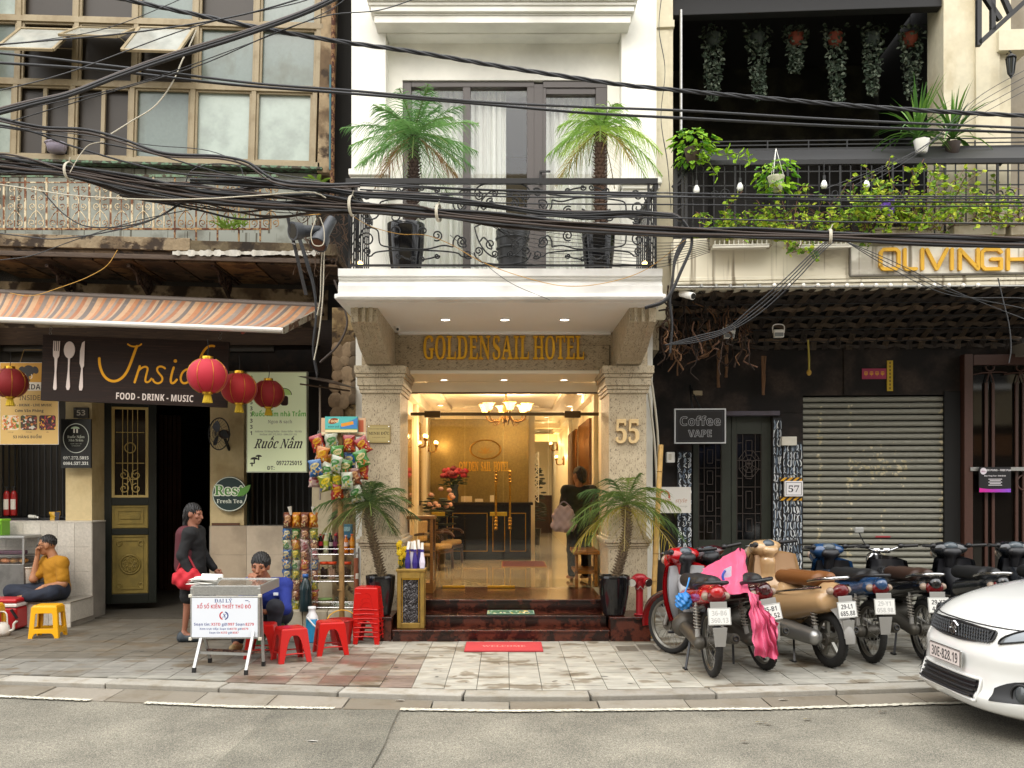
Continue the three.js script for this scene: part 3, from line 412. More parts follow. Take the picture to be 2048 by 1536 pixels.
//balcony railing of scrolled iron
{
const Z=9.0,fr=frame(0,-Z,0,-0.8),q=(dx,dy)=>fr.at(1005-dx,447+dy,0);
const t=thing('balcony_railing','black wrought iron balcony railing with scrolls above the hotel entrance','railing',{frame:fr}),s=Z/ FOC;
  const tl = q(313, -84), tr = q(-310, -84), up = V(0, 0, 1);
  mb().bar(tl, tr, 0.05, 0.045, up).build('top_rail', M.iron, t); mb().bar(q(308, 84), q(-306, 84), 0.02, 0.02, up).build('bottom_rail', M.iron, t); mb().bar(q(306, -60), q(-304, -60), 0.014, 0.014, up).build('rail', M.iron, t);
  for (const sg of [1, -1]) for (const d of [292, 306]) { mb().bar(q(sg * d, -80), q(sg * d, 92), 0.022, 0.022, up).build('post', M.iron, t); if (d === 306) for (let k = 0; k < 8; k++) mb().tube([q(sg * 294, -70 + k * 20), q(sg * 299, -60 + k * 20), q(sg * 304, -50 + k * 20)], 0.005, 5, 6).build('post_lattice', M.iron, t); }
  const sideR = (sg) => { const x = q(sg * 306, 0).x; mb().bar(V(x, tl.y, 0), V(x, tl.y, -1.4), 0.045, 0.045, UPV).build('side_rail', M.iron, t); for (let k = 1; k < 10; k++) mb().bar(V(x, tl.y, -k * 0.14), V(x, q(0, 84).y, -k * 0.14), 0.014, 0.014, up).build('side_bar', M.iron, t); };
  sideR(1); sideR(-1);
  const quadrant = (sx, sy) => {
    const U = (pts) => pts.map(([dx, dy]) => q(sx * dx, sy * dy)), r = 0.0075;
    const cu = (dx, dy, rad, a0, turns, dir) => { const c = q(sx * dx, sy * dy); return curl(0, 0, rad * s, a0 * D, turns, dir).map((p) => V(c.x - sx * p.x, c.y - sy * p.y, 0)); };
    const add = (name, pts, rr = r) => mb().tube(pts, rr, 6, pts.length * 2).build(name, M.iron, t);
    add('scroll', [...cu(271, 32, 15, 0, 1.6, -1).reverse(), ...U([[284, 22], [278, 11], [264, 8], [250, 14], [246, 38], [243, 43], [200, 50], [150, 51], [118, 44], [99, 47]])]);
    add('scroll', cu(272, 55, 8, 90, 1.5, 1)); add('scroll', [...U([[289, -6 * 0], [289, 34], [284, 42]]), ...cu(291, 52, 8, -90, 1.3, -1)]); add('scroll', cu(267, 6, 7, 200, 1.3, 1));
    add('scroll', [...U([[272, 64], [264, 66], [254, 58], [88, 60], [82, 66]]), ...cu(69, 62, 10, 150, 1.4, -1)]);
    for (const [d1, d2] of [[209, 178], [131, 161]]) add('s_scroll', [...cu(d1, 65, 5.5, 180, 1.2, -1).reverse(), ...U([[lerp(d1, d2, 0.5), 70]]), ...cu(d2, 72, 6, 0, 1.2, -1)]);
    add('scroll', cu(216, 14, 14, 90, 0.9, 1)); add('scroll', cu(158, 16, 13, 90, 0.95, -1)); add('scroll', cu(131, 24, 11, 60, 1.6, 1));
    add('scroll', [...U([[99, 47], [98, 34], [90, 24]]), ...cu(80, 36, 12, 130, 1.5, -1)]);
    add('scroll', cu(48, 55, 9, 90, 1.5, 1)); add('scroll', [...U([[56, 8], [51, 26], [44, 42], [32, 58], [20, 66]]), ...cu(16, 61, 7, 120, 1.3, 1)]); add('scroll', [...U([[45, 36], [38, 28]]), ...cu(24, 41, 10, 110, 1.4, -1)]);
    add('center_arc', U([[57, 58], [52, 70], [42, 77], [20, 81], [0, 82]])); add('center_arc', U([[57, 8], [44, 2], [20, 0]]));
  };
  for (const a of [1, -1]) for (const b of [1, -1]) quadrant(a, b);
  ['left', 'right'].forEach((w, i) => { const p = [P(720, 515, 9.15), P(1290, 518, 9.15)][i], l = thing('balcony_lamp', `small glowing round lamp on the ${w} end of the hotel balcony floor`, 'lamp', { group: 'balcony floor lamps' }); mb().lathe([[0.001, 0], [0.035, 0], [0.035, 0.03], [0.022, 0.05], [0.02, 0.1], [0.001, 0.1]], V(p.x, SLAB, p.z)).build('stem', M.black, l); mb().sph(V(p.x, SLAB + 0.12, p.z), 0.028).build('bulb', mat(0xffe8c0, 0.4, { emis: 0xffc878, ei: 5 }), l); const pt = new THREE.PointLight(0xffc878, 0.12); pt.position.set(p.x, SLAB + 0.12, p.z); pt.castShadow = true; scene.add(pt); });
}
//glass front of the lobby
{
const Z=11.6,t=thing('glass_doors','frameless glass entrance doors with twisted gold handles','glass door'),x0=-1.16,x1=1.14,fl=0.36,yt=Y(828,Z),yc=2.87;
const xs=[x0,X(1003,Z),X(1009,Z)+0.16,x1];
[[x0,-0.5],[-0.494,X(1006,Z)],[X(1007,Z),0.52],[0.526,x1]].forEach(([a,b])=>mb().box(a+0.003,b-0.003,fl+0.012,yt-0.02,-Z,-Z-0.01).build('pane',glassM({color:0xf6f4ea}),t));mb().box(x0,x1,yt+0.02,yc-0.12,-Z,-Z-0.01).build('transom_pane',glassM(),t);
mb().box(x0,x1,yt-0.02,yt+0.018,-Z+0.012,-Z-0.022).build('header_rail',mat(0x5b4a30,0.35,{metal:0.6}),t);mb().box(x0-0.05,x1+0.05,yc-0.12,yc,-Z+0.03,-Z-0.05).build('beam',HM.creamL,t);mb().box(x0-0.05,x1+0.05,yc-0.135,yc-0.12,-Z+0.032,-Z-0.05).build('beam_edge',HM.brown,t);
for(const p of[865,1145])mb().box(X(p-16,Z),X(p+16,Z),yt-0.045,yt+0.035,-Z+0.035,-Z-0.04,0.004).build('door_closer',mat(0x4d3a20,0.3,{metal:0.7}),t);
for(const p of[992,1020]){const b=mb(),a=V(X(p,Z),Y(1060,Z),-Z+0.06),c=V(X(p,Z),Y(940,Z),-Z+0.06);b.rod(a,c,0.013);for(const k of[0.03,0.09,0.15,0.2,0.8,0.85,0.91,0.97])b.sph(a.clone().lerp(c,k),0.024,1,0.8,1,10);for(const k of[0.17,0.83]){const e=a.clone().lerp(c,k);b.rod(e,V(e.x,e.y,-Z),0.01);}b.build('handle',mat(0xc08f3a,0.22,{metal:1}),t);}
for(const[a,b]of[[885,930],[975,1030]])mb().box(X(a,Z),X(b,Z),fl+0.004,fl+0.03,-Z+0.014,-Z-0.024,0.003).build('patch_fitting',M.gold,t);
for(const[a,b]of[[863,890],[980,1014]])mb().box(X(a,Z),X(b,Z),Y(1032,Z),Y(1024,Z),-Z+0.012,-Z+0.001,0.002).build('lock_plate',M.gold,t);
}
// lobby room
{
const fl=0.36,ce=2.95,t=hotel,xl=-1.36,xr=1.22,zb=-17.2,ze=-25,xc=0.42;
hp(mb().box(-1.75,1.72,fl-0.2,fl,-11.75,ze-0.1),'lobby_floor',HM.floor);hp(mb().box(-1.75,1.72,fl,SLAB-0.16,ze,ze-0.15),'lobby_end_wall',HM.creamL);
hp(mb().box(xl-0.3,xl,fl,SLAB-0.16,-11.2,ze),'lobby_side_wall',HM.cream);hp(mb().box(xr,xr+0.4,fl,SLAB-0.16,-11.2,ze),'lobby_side_wall',HM.cream);hp(mb().box(-1.75,1.72,ce,ce+0.1,-11.65,ze),'lobby_ceiling',HM.creamL);hp(mb().box(-1.75,1.72,ce+0.1,SLAB-0.15,-11.2,ze),'ceiling_void',HM.creamL);
hp(mb().box(xl,xc,fl,ce,zb,zb-0.25),'back_wall',HM.goldw);
// coffers and wall mouldings
const co=mb();for(const[a,b,z0,z1]of[[-1.0,0.86,-12.2,-16.4]]){co.box(a,b,ce-0.05,ce-0.001,z0,z0-0.07).box(a,b,ce-0.05,ce-0.001,z1,z1-0.07).box(a,a+0.07,ce-0.05,ce-0.001,z0-0.07,z1).box(b-0.07,b,ce-0.05,ce-0.001,z0-0.07,z1);co.box(a+0.3,b-0.3,ce-0.03,ce-0.002,z0-0.5,z0-0.55).box(a+0.3,b-0.3,ce-0.03,ce-0.002,z1+0.5,z1+0.45);}hp(co,'ceiling_moulding',HM.cream);
const cn=mb();cn.box(xl,xl+0.1,ce-0.14,ce-0.002,-11.7,zb).box(xr-0.1,xr,ce-0.14,ce-0.002,-11.7,ze).box(xl,xc,ce-0.14,ce-0.003,zb,zb+0.1);hp(cn,'cornice_moulding',HM.creamL);
for(const[z,s]of[[-12.2,-1],[-14.0,-1],[-15.6,-1],[-12.5,1],[-15.0,1],[-17.4,1]])hp(mb().box(s<0?xl:xr-0.06,s<0?xl+0.06:xr,fl,ce-0.14,z,z-0.28,0.01),'wall_pilaster',HM.creamL);
for(const[z0,z1]of[[-12.55,-13.9],[-14.35,-15.5]]){hp(mb().box(xl,xl+0.02,1.3,2.6,z0,z1,0.005),'wall_mirror',mat(0xcaa768,0.08,{metal:0.9}));hp(mb().box(xl,xl+0.02,0.5,1.15,z0,z1,0.006),'wall_panel',HM.wall);}
const bt=mat(0x7a4f22,0.18,{metal:0.7});for(const[z0,z1]of[[-12.9,-14.9],[-15.4,-17.3]]){hp(mb().box(xr-0.03,xr,1.15,2.55,z0,z1),'screen_panel',HM.brown);const tb=mb();for(let z=z0-0.05;z>z1+0.03;z-=0.085)tb.rod(V(xr-0.06,1.17,z),V(xr-0.06,2.53,z),0.03,0.03,8);hp(tb,'brass_tubes',bt);}
hp(mb().box(xr-0.03,xr,0.4,1.1,-12.9,-17.3,0.006),'wall_panel',HM.wall);
hp(mb().box(xc,xr,fl,1.35,ze+0.03,ze),'wainscot',HM.brown);hp(mb().box(xc+0.1,xr-0.35,1.4,2.5,ze+0.02,ze,0.008),'end_panel',HM.cream);
hp(mb().box(xc,xc+0.12,fl,ce,zb-0.25,ze),'corridor_wall',HM.creamL);hp(mb().box(xc+0.12,xr,ce-0.16,ce-0.06,-19.5,-19.8),'corridor_beam',HM.creamL);hp(mb().box(xc+0.12,xr,ce-0.3,ce-0.12,-22.5,-22.8),'corridor_beam',HM.creamL);
// things in the lobby
const w3=(px,py,Z)=>P(px,py,Z);
const ct=thing('reception_counter','dark reception counter with thin gold outlines at the back of the lobby','counter');mb().box(X(862,16),X(1062,16),fl,1.28,-16,-16.6,0.01).build('body',HM.counter,ct);mb().box(X(858,16),X(1066,16),1.28,1.33,-15.95,-16.65,0.01).build('counter_top',mat(0x1a1512,0.1),ct);for(const[a,b]of[[872,895],[905,975],[985,1010],[1020,1052]]){const g=mb(),x0=X(a,16),x1=X(b,16),y0=0.5,y1=1.15;g.box(x0,x1,y1-0.012,y1,-15.99,-16).box(x0,x1,y0,y0+0.012,-15.99,-16).box(x0,x0+0.012,y0+0.012,y1-0.012,-15.99,-16).box(x1-0.012,x1,y0+0.012,y1-0.012,-15.99,-16);g.build('gold_outline',M.gold,ct);}
const em=thing('wall_emblem','oval gold sail emblem on the gold wall behind reception','emblem'),ec=w3(971,899,17.19);mb().add(new THREE.TorusGeometry(0.275,0.018,8,40).scale(1,0.62,1).translate(ec.x,ec.y,ec.z+0.01)).build('ring',mat(0xb98d38,0.3,{metal:0.9}),em);for(const[a,l,w]of[[90,0.13,0.07],[55,0.15,0.06],[125,0.15,0.05],[20,0.16,0.04],[160,0.16,0.04]]){const s=new THREE.Shape();s.moveTo(0,0);s.quadraticCurveTo(l*0.6,w*0.7,l,0);s.quadraticCurveTo(l*0.6,-w*0.4,0,0);const g=new THREE.ExtrudeGeometry(s,{depth:0.02,bevelEnabled:false});g.rotateZ(a*D);g.translate(ec.x,ec.y-0.08,ec.z);mb().add(g).build('sail',mat(0x8f6c22,0.35,{metal:0.8}),em);}
letters('lobby_sign','small gold letters GOLDEN SAIL HOTEL on the gold wall behind reception',[['GOLDEN',918,957],['SAIL',962,982],['HOTEL',987,1018]],17.19,Y(942,17.19),0.12,0.02,mat(0xd8a840,0.3,{metal:0.9}));
// chandelier
const Zc=13.6,cc=w3(1012,815,Zc),ch=thing('chandelier','brass chandelier with glowing bell shades hanging in the hotel lobby','chandelier',{fixed:true});ch.position.set(cc.x,cc.y,cc.z);
const brz=mat(0x6e4f22,0.35,{metal:0.9});mb().rod(V(0,0.1,0),V(0,ce-cc.y,0),0.012).build('rod',brz,ch);mb().lathe([[0.001,-0.22],[0.025,-0.2],[0.05,-0.16],[0.02,-0.1],[0.06,-0.03],[0.03,0.05],[0.05,0.09],[0.015,0.12],[0.012,0.16]],V(0,0,0),14).build('body',brz,ch);
const shM=new THREE.MeshPhysicalMaterial({color:0xffd28a,roughness:0.9,transmission:0.5,thickness:0,side:THREE.DoubleSide,emissive:new THREE.Color(0xffb050),emissiveIntensity:0.7});
for(let i=0;i<6;i++){const a=i*PI/ 3 + 0.35, d = V(Math.cos(a), 0, Math.sin(a)), pt = (r, y) => d.clone().multiplyScalar(r).setY(y); mb().tube([pt(0.04, -0.1), pt(0.14, -0.2), pt(0.27, -0.18), pt(0.32, -0.06)], 0.011, 6, 14).build('arm', brz, ch); mb().tube([pt(0.1, -0.18), pt(0.16, -0.26), pt(0.2, -0.2), pt(0.16, -0.17)], 0.007, 5, 10).build('arm_scroll', brz, ch); const e = pt(0.32, 0); const sh = mb().lathe([[0.02, -0.06], [0.045, -0.045], [0.06, 0], [0.085, 0.04], [0.1, 0.05]], e, 16).build('shade', shM, ch); mb().sph(pt(0.32, 0.0), 0.028).build('bulb', mat(0xfff0d0, 0.4, { emis: 0xffd890, ei: 14 }), sh); const p = new THREE.PointLight(0xffdcae, 1.1); p.position.copy(ch.position).add(pt(0.32, 0.0)); p.castShadow = true; p.shadow.radius = 1.4; scene.add(p); }
  //sconces
const sconce=(x,y,z,s,label)=>{const k=thing('wall_sconce',label,'wall lamp',{fixed:true,group:'brass wall lamps in the lobby'});k.position.set(x,y,z);mb().lathe([[0.001,-0.12],[0.03,-0.1],[0.02,-0.02],[0.04,0],[0.02,0.05],[0.001,0.08]],V(0,0,0),10).build('back_plate',brz,k);for(const dz of[-0.1,0.1]){mb().tube([V(0,-0.05,0),V(s*0.06,-0.11,dz*0.5),V(s*0.14,-0.09,dz),V(s*0.15,-0.02,dz)],0.009,6,12).build('arm',brz,k);mb().lathe([[0.012,-0.02],[0.025,0],[0.02,0.03],[0.012,0.03]],V(s*0.15,0,dz),10).build('candle_cup',brz,k);mb().sph(V(s*0.15,0.055,dz),0.03).build('bulb',mat(0xfff0d0,0.4,{emis:0xffcf80,ei:12}),k);const p=new THREE.PointLight(0xffcf92,0.5);p.position.set(x+s*0.15,y+0.055,z+dz);p.castShadow=true;p.shadow.radius=1.5;scene.add(p);}};
sconce(xl+0.02,Y(880,14.2),-14.15,1,'twin candle wall lamp on the left lobby wall, nearer the street');sconce(xl+0.02,Y(892,16.4),-16.3,1,'twin candle wall lamp on the left lobby wall, beside the gold wall');sconce(xr-0.02,Y(895,23),-22,-1,'twin candle wall lamp deep in the corridor on the right');sconce(xr-0.02,Y(920,20),-19.6,-1,'twin candle wall lamp at the near end of the corridor');
[[860,785],[881,810],[1160,787],[1140,812]].forEach(([p,y],i)=>{const Z=(ce-EYE)*FOC/ (CY - y); downlight(X(p, Z), ce - 0.001, -Z, 3.4, ['front left', 'rear left', 'front right', 'rear right'][i] + ' of four round lights in the lobby ceiling', 'lobby ceiling lights', 0.05, 0xffe9cc); });
  [17.6, 18.6, 20.2, 21.4, 23.4].forEach((Z, i) => downlight(0.8, (i > 2 ? ce - 0.001 : ce - 0.001), -Z, 5, ['first', 'second', 'third', 'fourth', 'farthest'][i] + ' light from the lobby in the row along the corridor ceiling', 'corridor ceiling lights', 0.045, 0xffecd4));
  //lattice screen at the corridor mouth
const ls=thing('lattice_screen','white lattice screen at the mouth of the corridor behind reception','screen');{const Z=17.6,x0=X(1060,Z),x1=X(1078,Z),y0=Y(1005,Z),y1=Y(905,Z),f=mb();f.box(x0,x0+0.02,y0,y1,-Z,-Z-0.03).box(x1-0.02,x1,y0,y1,-Z,-Z-0.03);f.build('frame',M.whiteP,ls);const l=mb();for(let y=y0;y<y1-0.12;y+=0.1)l.bar(V(x0+0.01,y,-Z-0.012),V(x1-0.01,y+0.13,-Z-0.012),0.014,0.012,V(0,0,1)).bar(V(x0+0.01,y+0.13,-Z-0.02),V(x1-0.01,y,-Z-0.02),0.014,0.012,V(0,0,1));l.build('lattice',M.whiteP,ls);}
// roses on the counter
const ro=thing('rose_vase','glass vase of dark red roses on the reception counter','flower vase');{const b=V(X(909,16.2),1.33,-16.2);mb().lathe([[0.001,0],[0.06,0],[0.07,0.12],[0.055,0.22],[0.08,0.3],[0.075,0.3],[0.05,0.22],[0.06,0.02],[0.001,0.02]],b).build('vase',mat(0x3b4a55,0.15),ro);reseed(5);const st=mb();for(let i=0;i<26;i++){const a=rnd(6.28),r=Math.sqrt(rnd())*0.22,h=0.5+rnd(0.12)-r*0.4,e=V(b.x+Math.cos(a)*r,b.y+h,b.z+Math.sin(a)*r);st.rod(V(b.x,b.y+0.25,b.z),e,0.005,0.004,4);const f=mb();f.sph(e,0.05,1,0.85,1,8);for(let k=0;k<5;k++){const aa=k*1.257;f.sph(V(e.x+Math.cos(aa)*0.028,e.y-0.01,e.z+Math.sin(aa)*0.028),0.035,1,1,1,6);}f.build('rose',mat([0x8a1424,0x6e0f20,0xa01c30][i%3],0.7),ro);for(let k=0;k<2;k++)st.sph(V(e.x+rnd(-0.05,0.05),e.y-0.1-rnd(0.1),e.z+rnd(-0.05,0.05)),0.04,1,0.25,0.6,6);}st.build('stems',mat(0x1f3a1a,0.7),ro);}
const or=thing('orchid_pot','dark leafy pot plant with pale pink blossoms at the left end of reception','pot plant');{const b=V(X(873,15.2),fl,-15.2);mb().lathe([[0.001,0],[0.13,0],[0.17,0.4],[0.19,0.55],[0.17,0.55],[0.001,0.5]],b).build('pot',mat(0x22201e,0.3),or);reseed(9);const lf=mb(),fl2=mb();for(let i=0;i<60;i++){const a=rnd(6.28),r=rnd(0.05,0.3),e=V(b.x+Math.cos(a)*r,b.y+0.6+rnd(0.45),b.z+Math.sin(a)*r);if(i%4)lf.sph(e,0.06,1.2,0.3,0.7,6);else fl2.sph(e.setY(e.y+0.15),0.045,1,0.8,1,6);}lf.build('leaves',mat(0x16260f,0.6),or);fl2.build('blossoms',mat(0xc29a92,0.7),or);}
for(const[a,b,c,d,l,col]of[[895,910,995,1008,'orange card stand leaning on the reception counter beside the roses',0xd08a2a],[922,944,993,1004,'cream notice card on the reception counter right of the roses',0xd8c7a8],[980,988,987,1000,'pair of small white cards near the door handles on reception',0xd9d0bb],[950,966,1003,1009,'low white tray of cards on the reception counter',0xd4cab5]]){const Z=16.15,k=thing('card_stand',l,'card');mb().box(X(a,Z),X(b,Z),1.335,1.335+(d-c)*Z/ FOC, -Z, -Z - 0.01, 0.002).build('card', mat(col, 0.6), k); mb().box(X(a, Z), X(b, Z), 1.331, 1.336, -Z + 0.03, -Z - 0.04, 0.001).build('foot', mat(0x8a7040, 0.5), k); }
  //carved chairs on the left,a bench and table on the right
const ch0=(px,Z,label,turn)=>{const c=thing('carved_armchair',label,'chair',{fixed:true,group:'carved lobby armchairs'});c.position.set(X(px,Z),fl,-Z);c.rotation.y=turn;c.scale.setScalar(0.82);mb().box(-0.3,0.3,0.36,0.46,-0.28,0.28,0.04).build('seat_cushion',mat(0xa88f62,0.8),c);mb().box(-0.3,0.3,0.3,0.36,-0.29,0.29,0.01).build('seat_frame',HM.brown,c);mb().box(-0.3,0.3,0.46,0.95,-0.31,-0.24,0.03).build('backrest',HM.brown,c);mb().box(-0.24,0.24,0.5,0.88,-0.245,-0.2,0.03).build('back_cushion',mat(0xa88f62,0.8),c);for(const sx of[-1,1]){mb().tube([V(sx*0.31,0.62,-0.27),V(sx*0.33,0.66,0),V(sx*0.32,0.63,0.26),V(sx*0.31,0.57,0.29)],0.025,7,12).build('armrest',HM.brown,c);for(const sz of[-1,1])mb().tube([V(sx*0.28,0,sz*0.28),V(sx*0.3,0.15,sz*0.27),V(sx*0.28,0.32,sz*0.26)],0.028,7,8).build('leg',HM.brown,c);}};
ch0(864,14.2,'carved wooden armchair with cushions on the left of the lobby, nearer the doors',1.2);ch0(888,15.3,'carved wooden armchair with cushions on the left of the lobby, nearer reception',1.3);
const bn=thing('wooden_bench','pale wooden bench inside the glass on the right of the lobby','bench',{fixed:true});bn.position.set(1.0,fl,-12.2);const wd=mat(0xa9762f,0.4,{map:'wood',s:0.6});mb().box(-0.16,0.16,0.4,0.45,-0.5,0.5,0.008).build('seat',wd,bn);for(const z of[-0.44,0.44])for(const x of[-0.12,0.12])mb().box(x-0.02,x+0.02,0,0.4,z-0.02,z+0.02,0.004).build('leg',wd,bn);mb().box(-0.14,0.14,0.16,0.2,-0.46,0.46,0.004).build('stretcher',wd,bn);
const rug=thing('lobby_rug','dark red rug on the lobby floor at the corridor mouth','rug');mb().box(X(1005,15),X(1090,15),fl+0.002,fl+0.012,-14.6,-15.6,0.003).build('pile',mat(0x5a1a18,0.95),rug);mb().box(X(1003,15),X(1092,15),fl+0.001,fl+0.008,-14.55,-15.65,0.003).build('border',mat(0x8a6a3a,0.95),rug);
const tr=thing('corridor_plant','dark slim pot plant standing beside the lattice screen in the corridor','pot plant');{const b=V(X(1068,20),fl,-20);mb().lathe([[0.001,0],[0.12,0],[0.15,0.35],[0.13,0.35],[0.001,0.32]],b).build('pot',M.blackGloss,tr);reseed(31);const lf=mb();for(let i=0;i<90;i++){const h=rnd(0.5,1.7),r=0.2*Math.sin(h*1.7)+0.04,a=rnd(6.28);lf.sph(V(b.x+Math.cos(a)*r,b.y+h,b.z+Math.sin(a)*r),0.06,1.2,0.35,0.6,5);}lf.rod(b,V(b.x,b.y+1.5,b.z),0.02,0.01,6);lf.build('foliage',mat(0x1b2416,0.7),tr);}
}
// wooden display case left of the doors, umbrella stand, mats
{
const Z=11.05,fl=0.36,t=thing('display_case','gold framed glass display case inside the porch beside the left pillar','display case'),x0=X(806,Z),x1=X(866,Z),y1=Y(1032,Z),wd=mat(0x8a5f24,0.35,{map:'wood',s:0.5});
for(const[a,b]of[[x0,x0+0.035],[x1-0.035,x1]])for(const z of[-Z,-Z-0.4])mb().box(a,b,fl,y1-0.04,z,z-0.035,0.004).build('post',wd,t);
mb().box(x0-0.01,x1+0.01,y1-0.04,y1,-Z+0.01,-Z-0.445,0.006).build('top',wd,t);mb().box(x0,x1,fl,fl+0.12,-Z-0.002,-Z-0.43,0.004).build('base',wd,t);mb().box(x1-0.012,x1-0.006,fl+0.12,y1-0.04,-Z-0.04,-Z-0.39).build('pane',glassM(),t);mb().box(x0+0.04,x1-0.04,fl+0.12,y1-0.04,-Z-0.01,-Z-0.016).build('pane',glassM(),t);mb().box(x0+0.03,x1-0.03,0.78,0.795,-Z-0.03,-Z-0.4).build('shelf',wd,t);
// marble sided umbrella box with furled purple umbrellas
const Zb=9.92,ub=thing('umbrella_box','gold framed box with dark marble front on the lowest hotel step','umbrella box',{}),bx0=X(794,Zb),bx1=X(848,Zb),by0=0.12,by1=Y(1138,Zb),gm=M.goldP;
mb().box(bx0+0.02,bx1-0.02,by0+0.02,by1-0.07,-Zb-0.012,-Zb-0.2).build('marble_panel',mat(0xdadada,0.18,{map:'marble',s:0.22}),ub);
for(const a of[bx0,bx1-0.042])mb().box(a,a+0.042,by0,by1,-Zb,-Zb-0.22,0.006).build('frame_post',gm,ub);mb().box(bx0+0.042,bx1-0.042,by1-0.1,by1-0.03,-Zb+0.002,-Zb-0.21,0.006).build('frame_rail',gm,ub);mb().box(bx0+0.042,bx1-0.042,by0,by0+0.06,-Zb+0.002,-Zb-0.21,0.006).build('frame_rail',gm,ub);mb().box(bx0-0.012,bx1+0.012,by1-0.03,by1,-Zb+0.012,-Zb-0.23,0.008).build('top_rim',gm,ub);
const tr=mb();tr.box(bx0+0.05,bx1-0.05,by1-0.112,by1-0.1,-Zb+0.004,-Zb-0.02).box(bx0+0.05,bx0+0.058,by0+0.07,by1-0.115,-Zb+0.004,-Zb-0.02).box(bx1-0.058,bx1-0.05,by0+0.07,by1-0.115,-Zb+0.004,-Zb-0.02);tr.build('inner_beading',M.gold,ub);
const pu=mat(0x2e1f78,0.55),wu=mat(0xd9d4e4,0.6);reseed(8);
['leftmost','second from the left','third from the left','fourth from the left','rightmost'].forEach((w,i)=>{const u=thing('umbrella',`${w} of the furled purple and white umbrellas in the gold box`,'umbrella',{group:'umbrellas in the hotel umbrella box'});const x=lerp(X(814,Zb),X(843,Zb),i/ 4), z = -Zb - 0.08 - (i % 2) * 0.05, h = by1 + 0.27 + rnd(0.03), b = V(x, by1 - 0.25, z), e = V(x + rnd(-0.01, 0.015), h, z); const fold = mb(); for (let k = 0; k < 7; k++) { const a = k * 0.9; fold.rod(V(x + Math.cos(a) * 0.012, by1 - 0.05, z + Math.sin(a) * 0.012), V(x + Math.cos(a) * 0.02, by1 + 0.06, z + Math.sin(a) * 0.02), 0.008, 0.013, 6).rod(V(x + Math.cos(a) * 0.02, by1 + 0.06, z + Math.sin(a) * 0.02), V(x + Math.cos(a) * 0.008, by1 + 0.17, z + Math.sin(a) * 0.008), 0.013, 0.008, 6); } fold.build('folded_cloth', i % 3 === 1 ? wu : pu, u); mb().rod(b, e, 0.006).build('shaft', M.steel, u); mb().rod(V(x, by1 + 0.175, z), V(x, by1 + 0.2, z), 0.02, 0.018).build('band', pu, u); mb().rod(V(x, by1 + 0.2, z), e, 0.017, 0.014).build('handle', M.whiteP, u); });
  const yf = thing('yellow_flowers', 'bunch of yellow flowers behind the gold umbrella box', 'flowers'); reseed(14); const st = mb(); for (let i = 0; i < 22; i++) { const e = P(rnd(796, 812), rnd(1084, 1132), 10.12 + rnd(-0.06, 0.06)), f = mb(); f.sph(e, 0.014, 1, 1, 1, 6); for (let k = 0; k < 6; k++) f.sph(V(e.x + Math.cos(k * 1.05) * 0.017, e.y + Math.sin(k * 1.05) * 0.017, e.z + 0.004), 0.012, 1, 1, 0.5, 5); f.build('flower', mat(i % 2 ? 0xd6b312 : 0xe0c020, 0.7), yf); st.rod(V(X(803, 10.12), 0.26, -10.14), e, 0.004, 0.003, 4); } st.build('stems', mat(0x36551c, 0.7), yf);
  //mats
const m1=thing('door_mat','flat red welcome mat on the pavement before the hotel steps','door mat');const z0=-Gd(1286),z1=-Gd(1304.5),xa=X(930,Gd(1296)),xb=X(1085,Gd(1296)),rp=canvas(512,256,(k,w,h)=>{k.fillStyle='#b5353a';k.fillRect(0,0,w,h);reseed(4);for(let i=0;i<9000;i++){k.fillStyle=rnd()<0.5?'#a02c32':'#c24a4c';k.fillRect(rnd(w),rnd(h),2,1);}k.fillStyle='#d98a80';k.font='bold 54px serif';k.textAlign='center';k.fillText('WELCOME',w/ 2, h /2+18);});
mb().box(xa,xb,0.002,0.012,z0,z1,0.004).build('mat_base',mat(0x9e3034,0.85),m1);{const g=new THREE.PlaneGeometry(xb-xa-0.01,z1-z0-0.01);g.rotateX(-PI/ 2); g.translate((xa + xb) /2,0.0145,(z0+z1)/2);mesh('printed_top',g,new THREE.MeshStandardMaterial({map:rp,roughness:0.9}),m1);}
const m2=thing('step_mat','patterned green and gold strip mat on the middle hotel step','mat');const gp=canvas(256,64,(k,w,h)=>{k.fillStyle='#3f6b4a';k.fillRect(0,0,w,h);reseed(6);for(let i=0;i<60;i++){k.fillStyle=['#c9a63c','#8fae9a','#2f4f6a','#d8d2b0','#2b4d38'][i%5];k.beginPath();k.ellipse(rnd(w),rnd(h),rnd(3,16),rnd(2,7),rnd(3),0,7);k.fill();}k.strokeStyle='#9fb9a0';k.lineWidth=4;k.strokeRect(2,2,w-4,h-4);});const mx0=X(974,10.2),mx1=X(1069,10.2);mb().box(mx0,mx1,0.236,0.248,-10.1,-10.4,0.004).build('mat_base',mat(0x2b4a3a,0.9),m2);{const g=new THREE.PlaneGeometry(mx1-mx0-0.01,0.29);g.rotateX(-PI/ 2); g.translate((mx0 + mx1) /2,0.2505,-10.25);mesh('patterned_top',g,new THREE.MeshStandardMaterial({map:gp,roughness:0.9}),m2);}
}
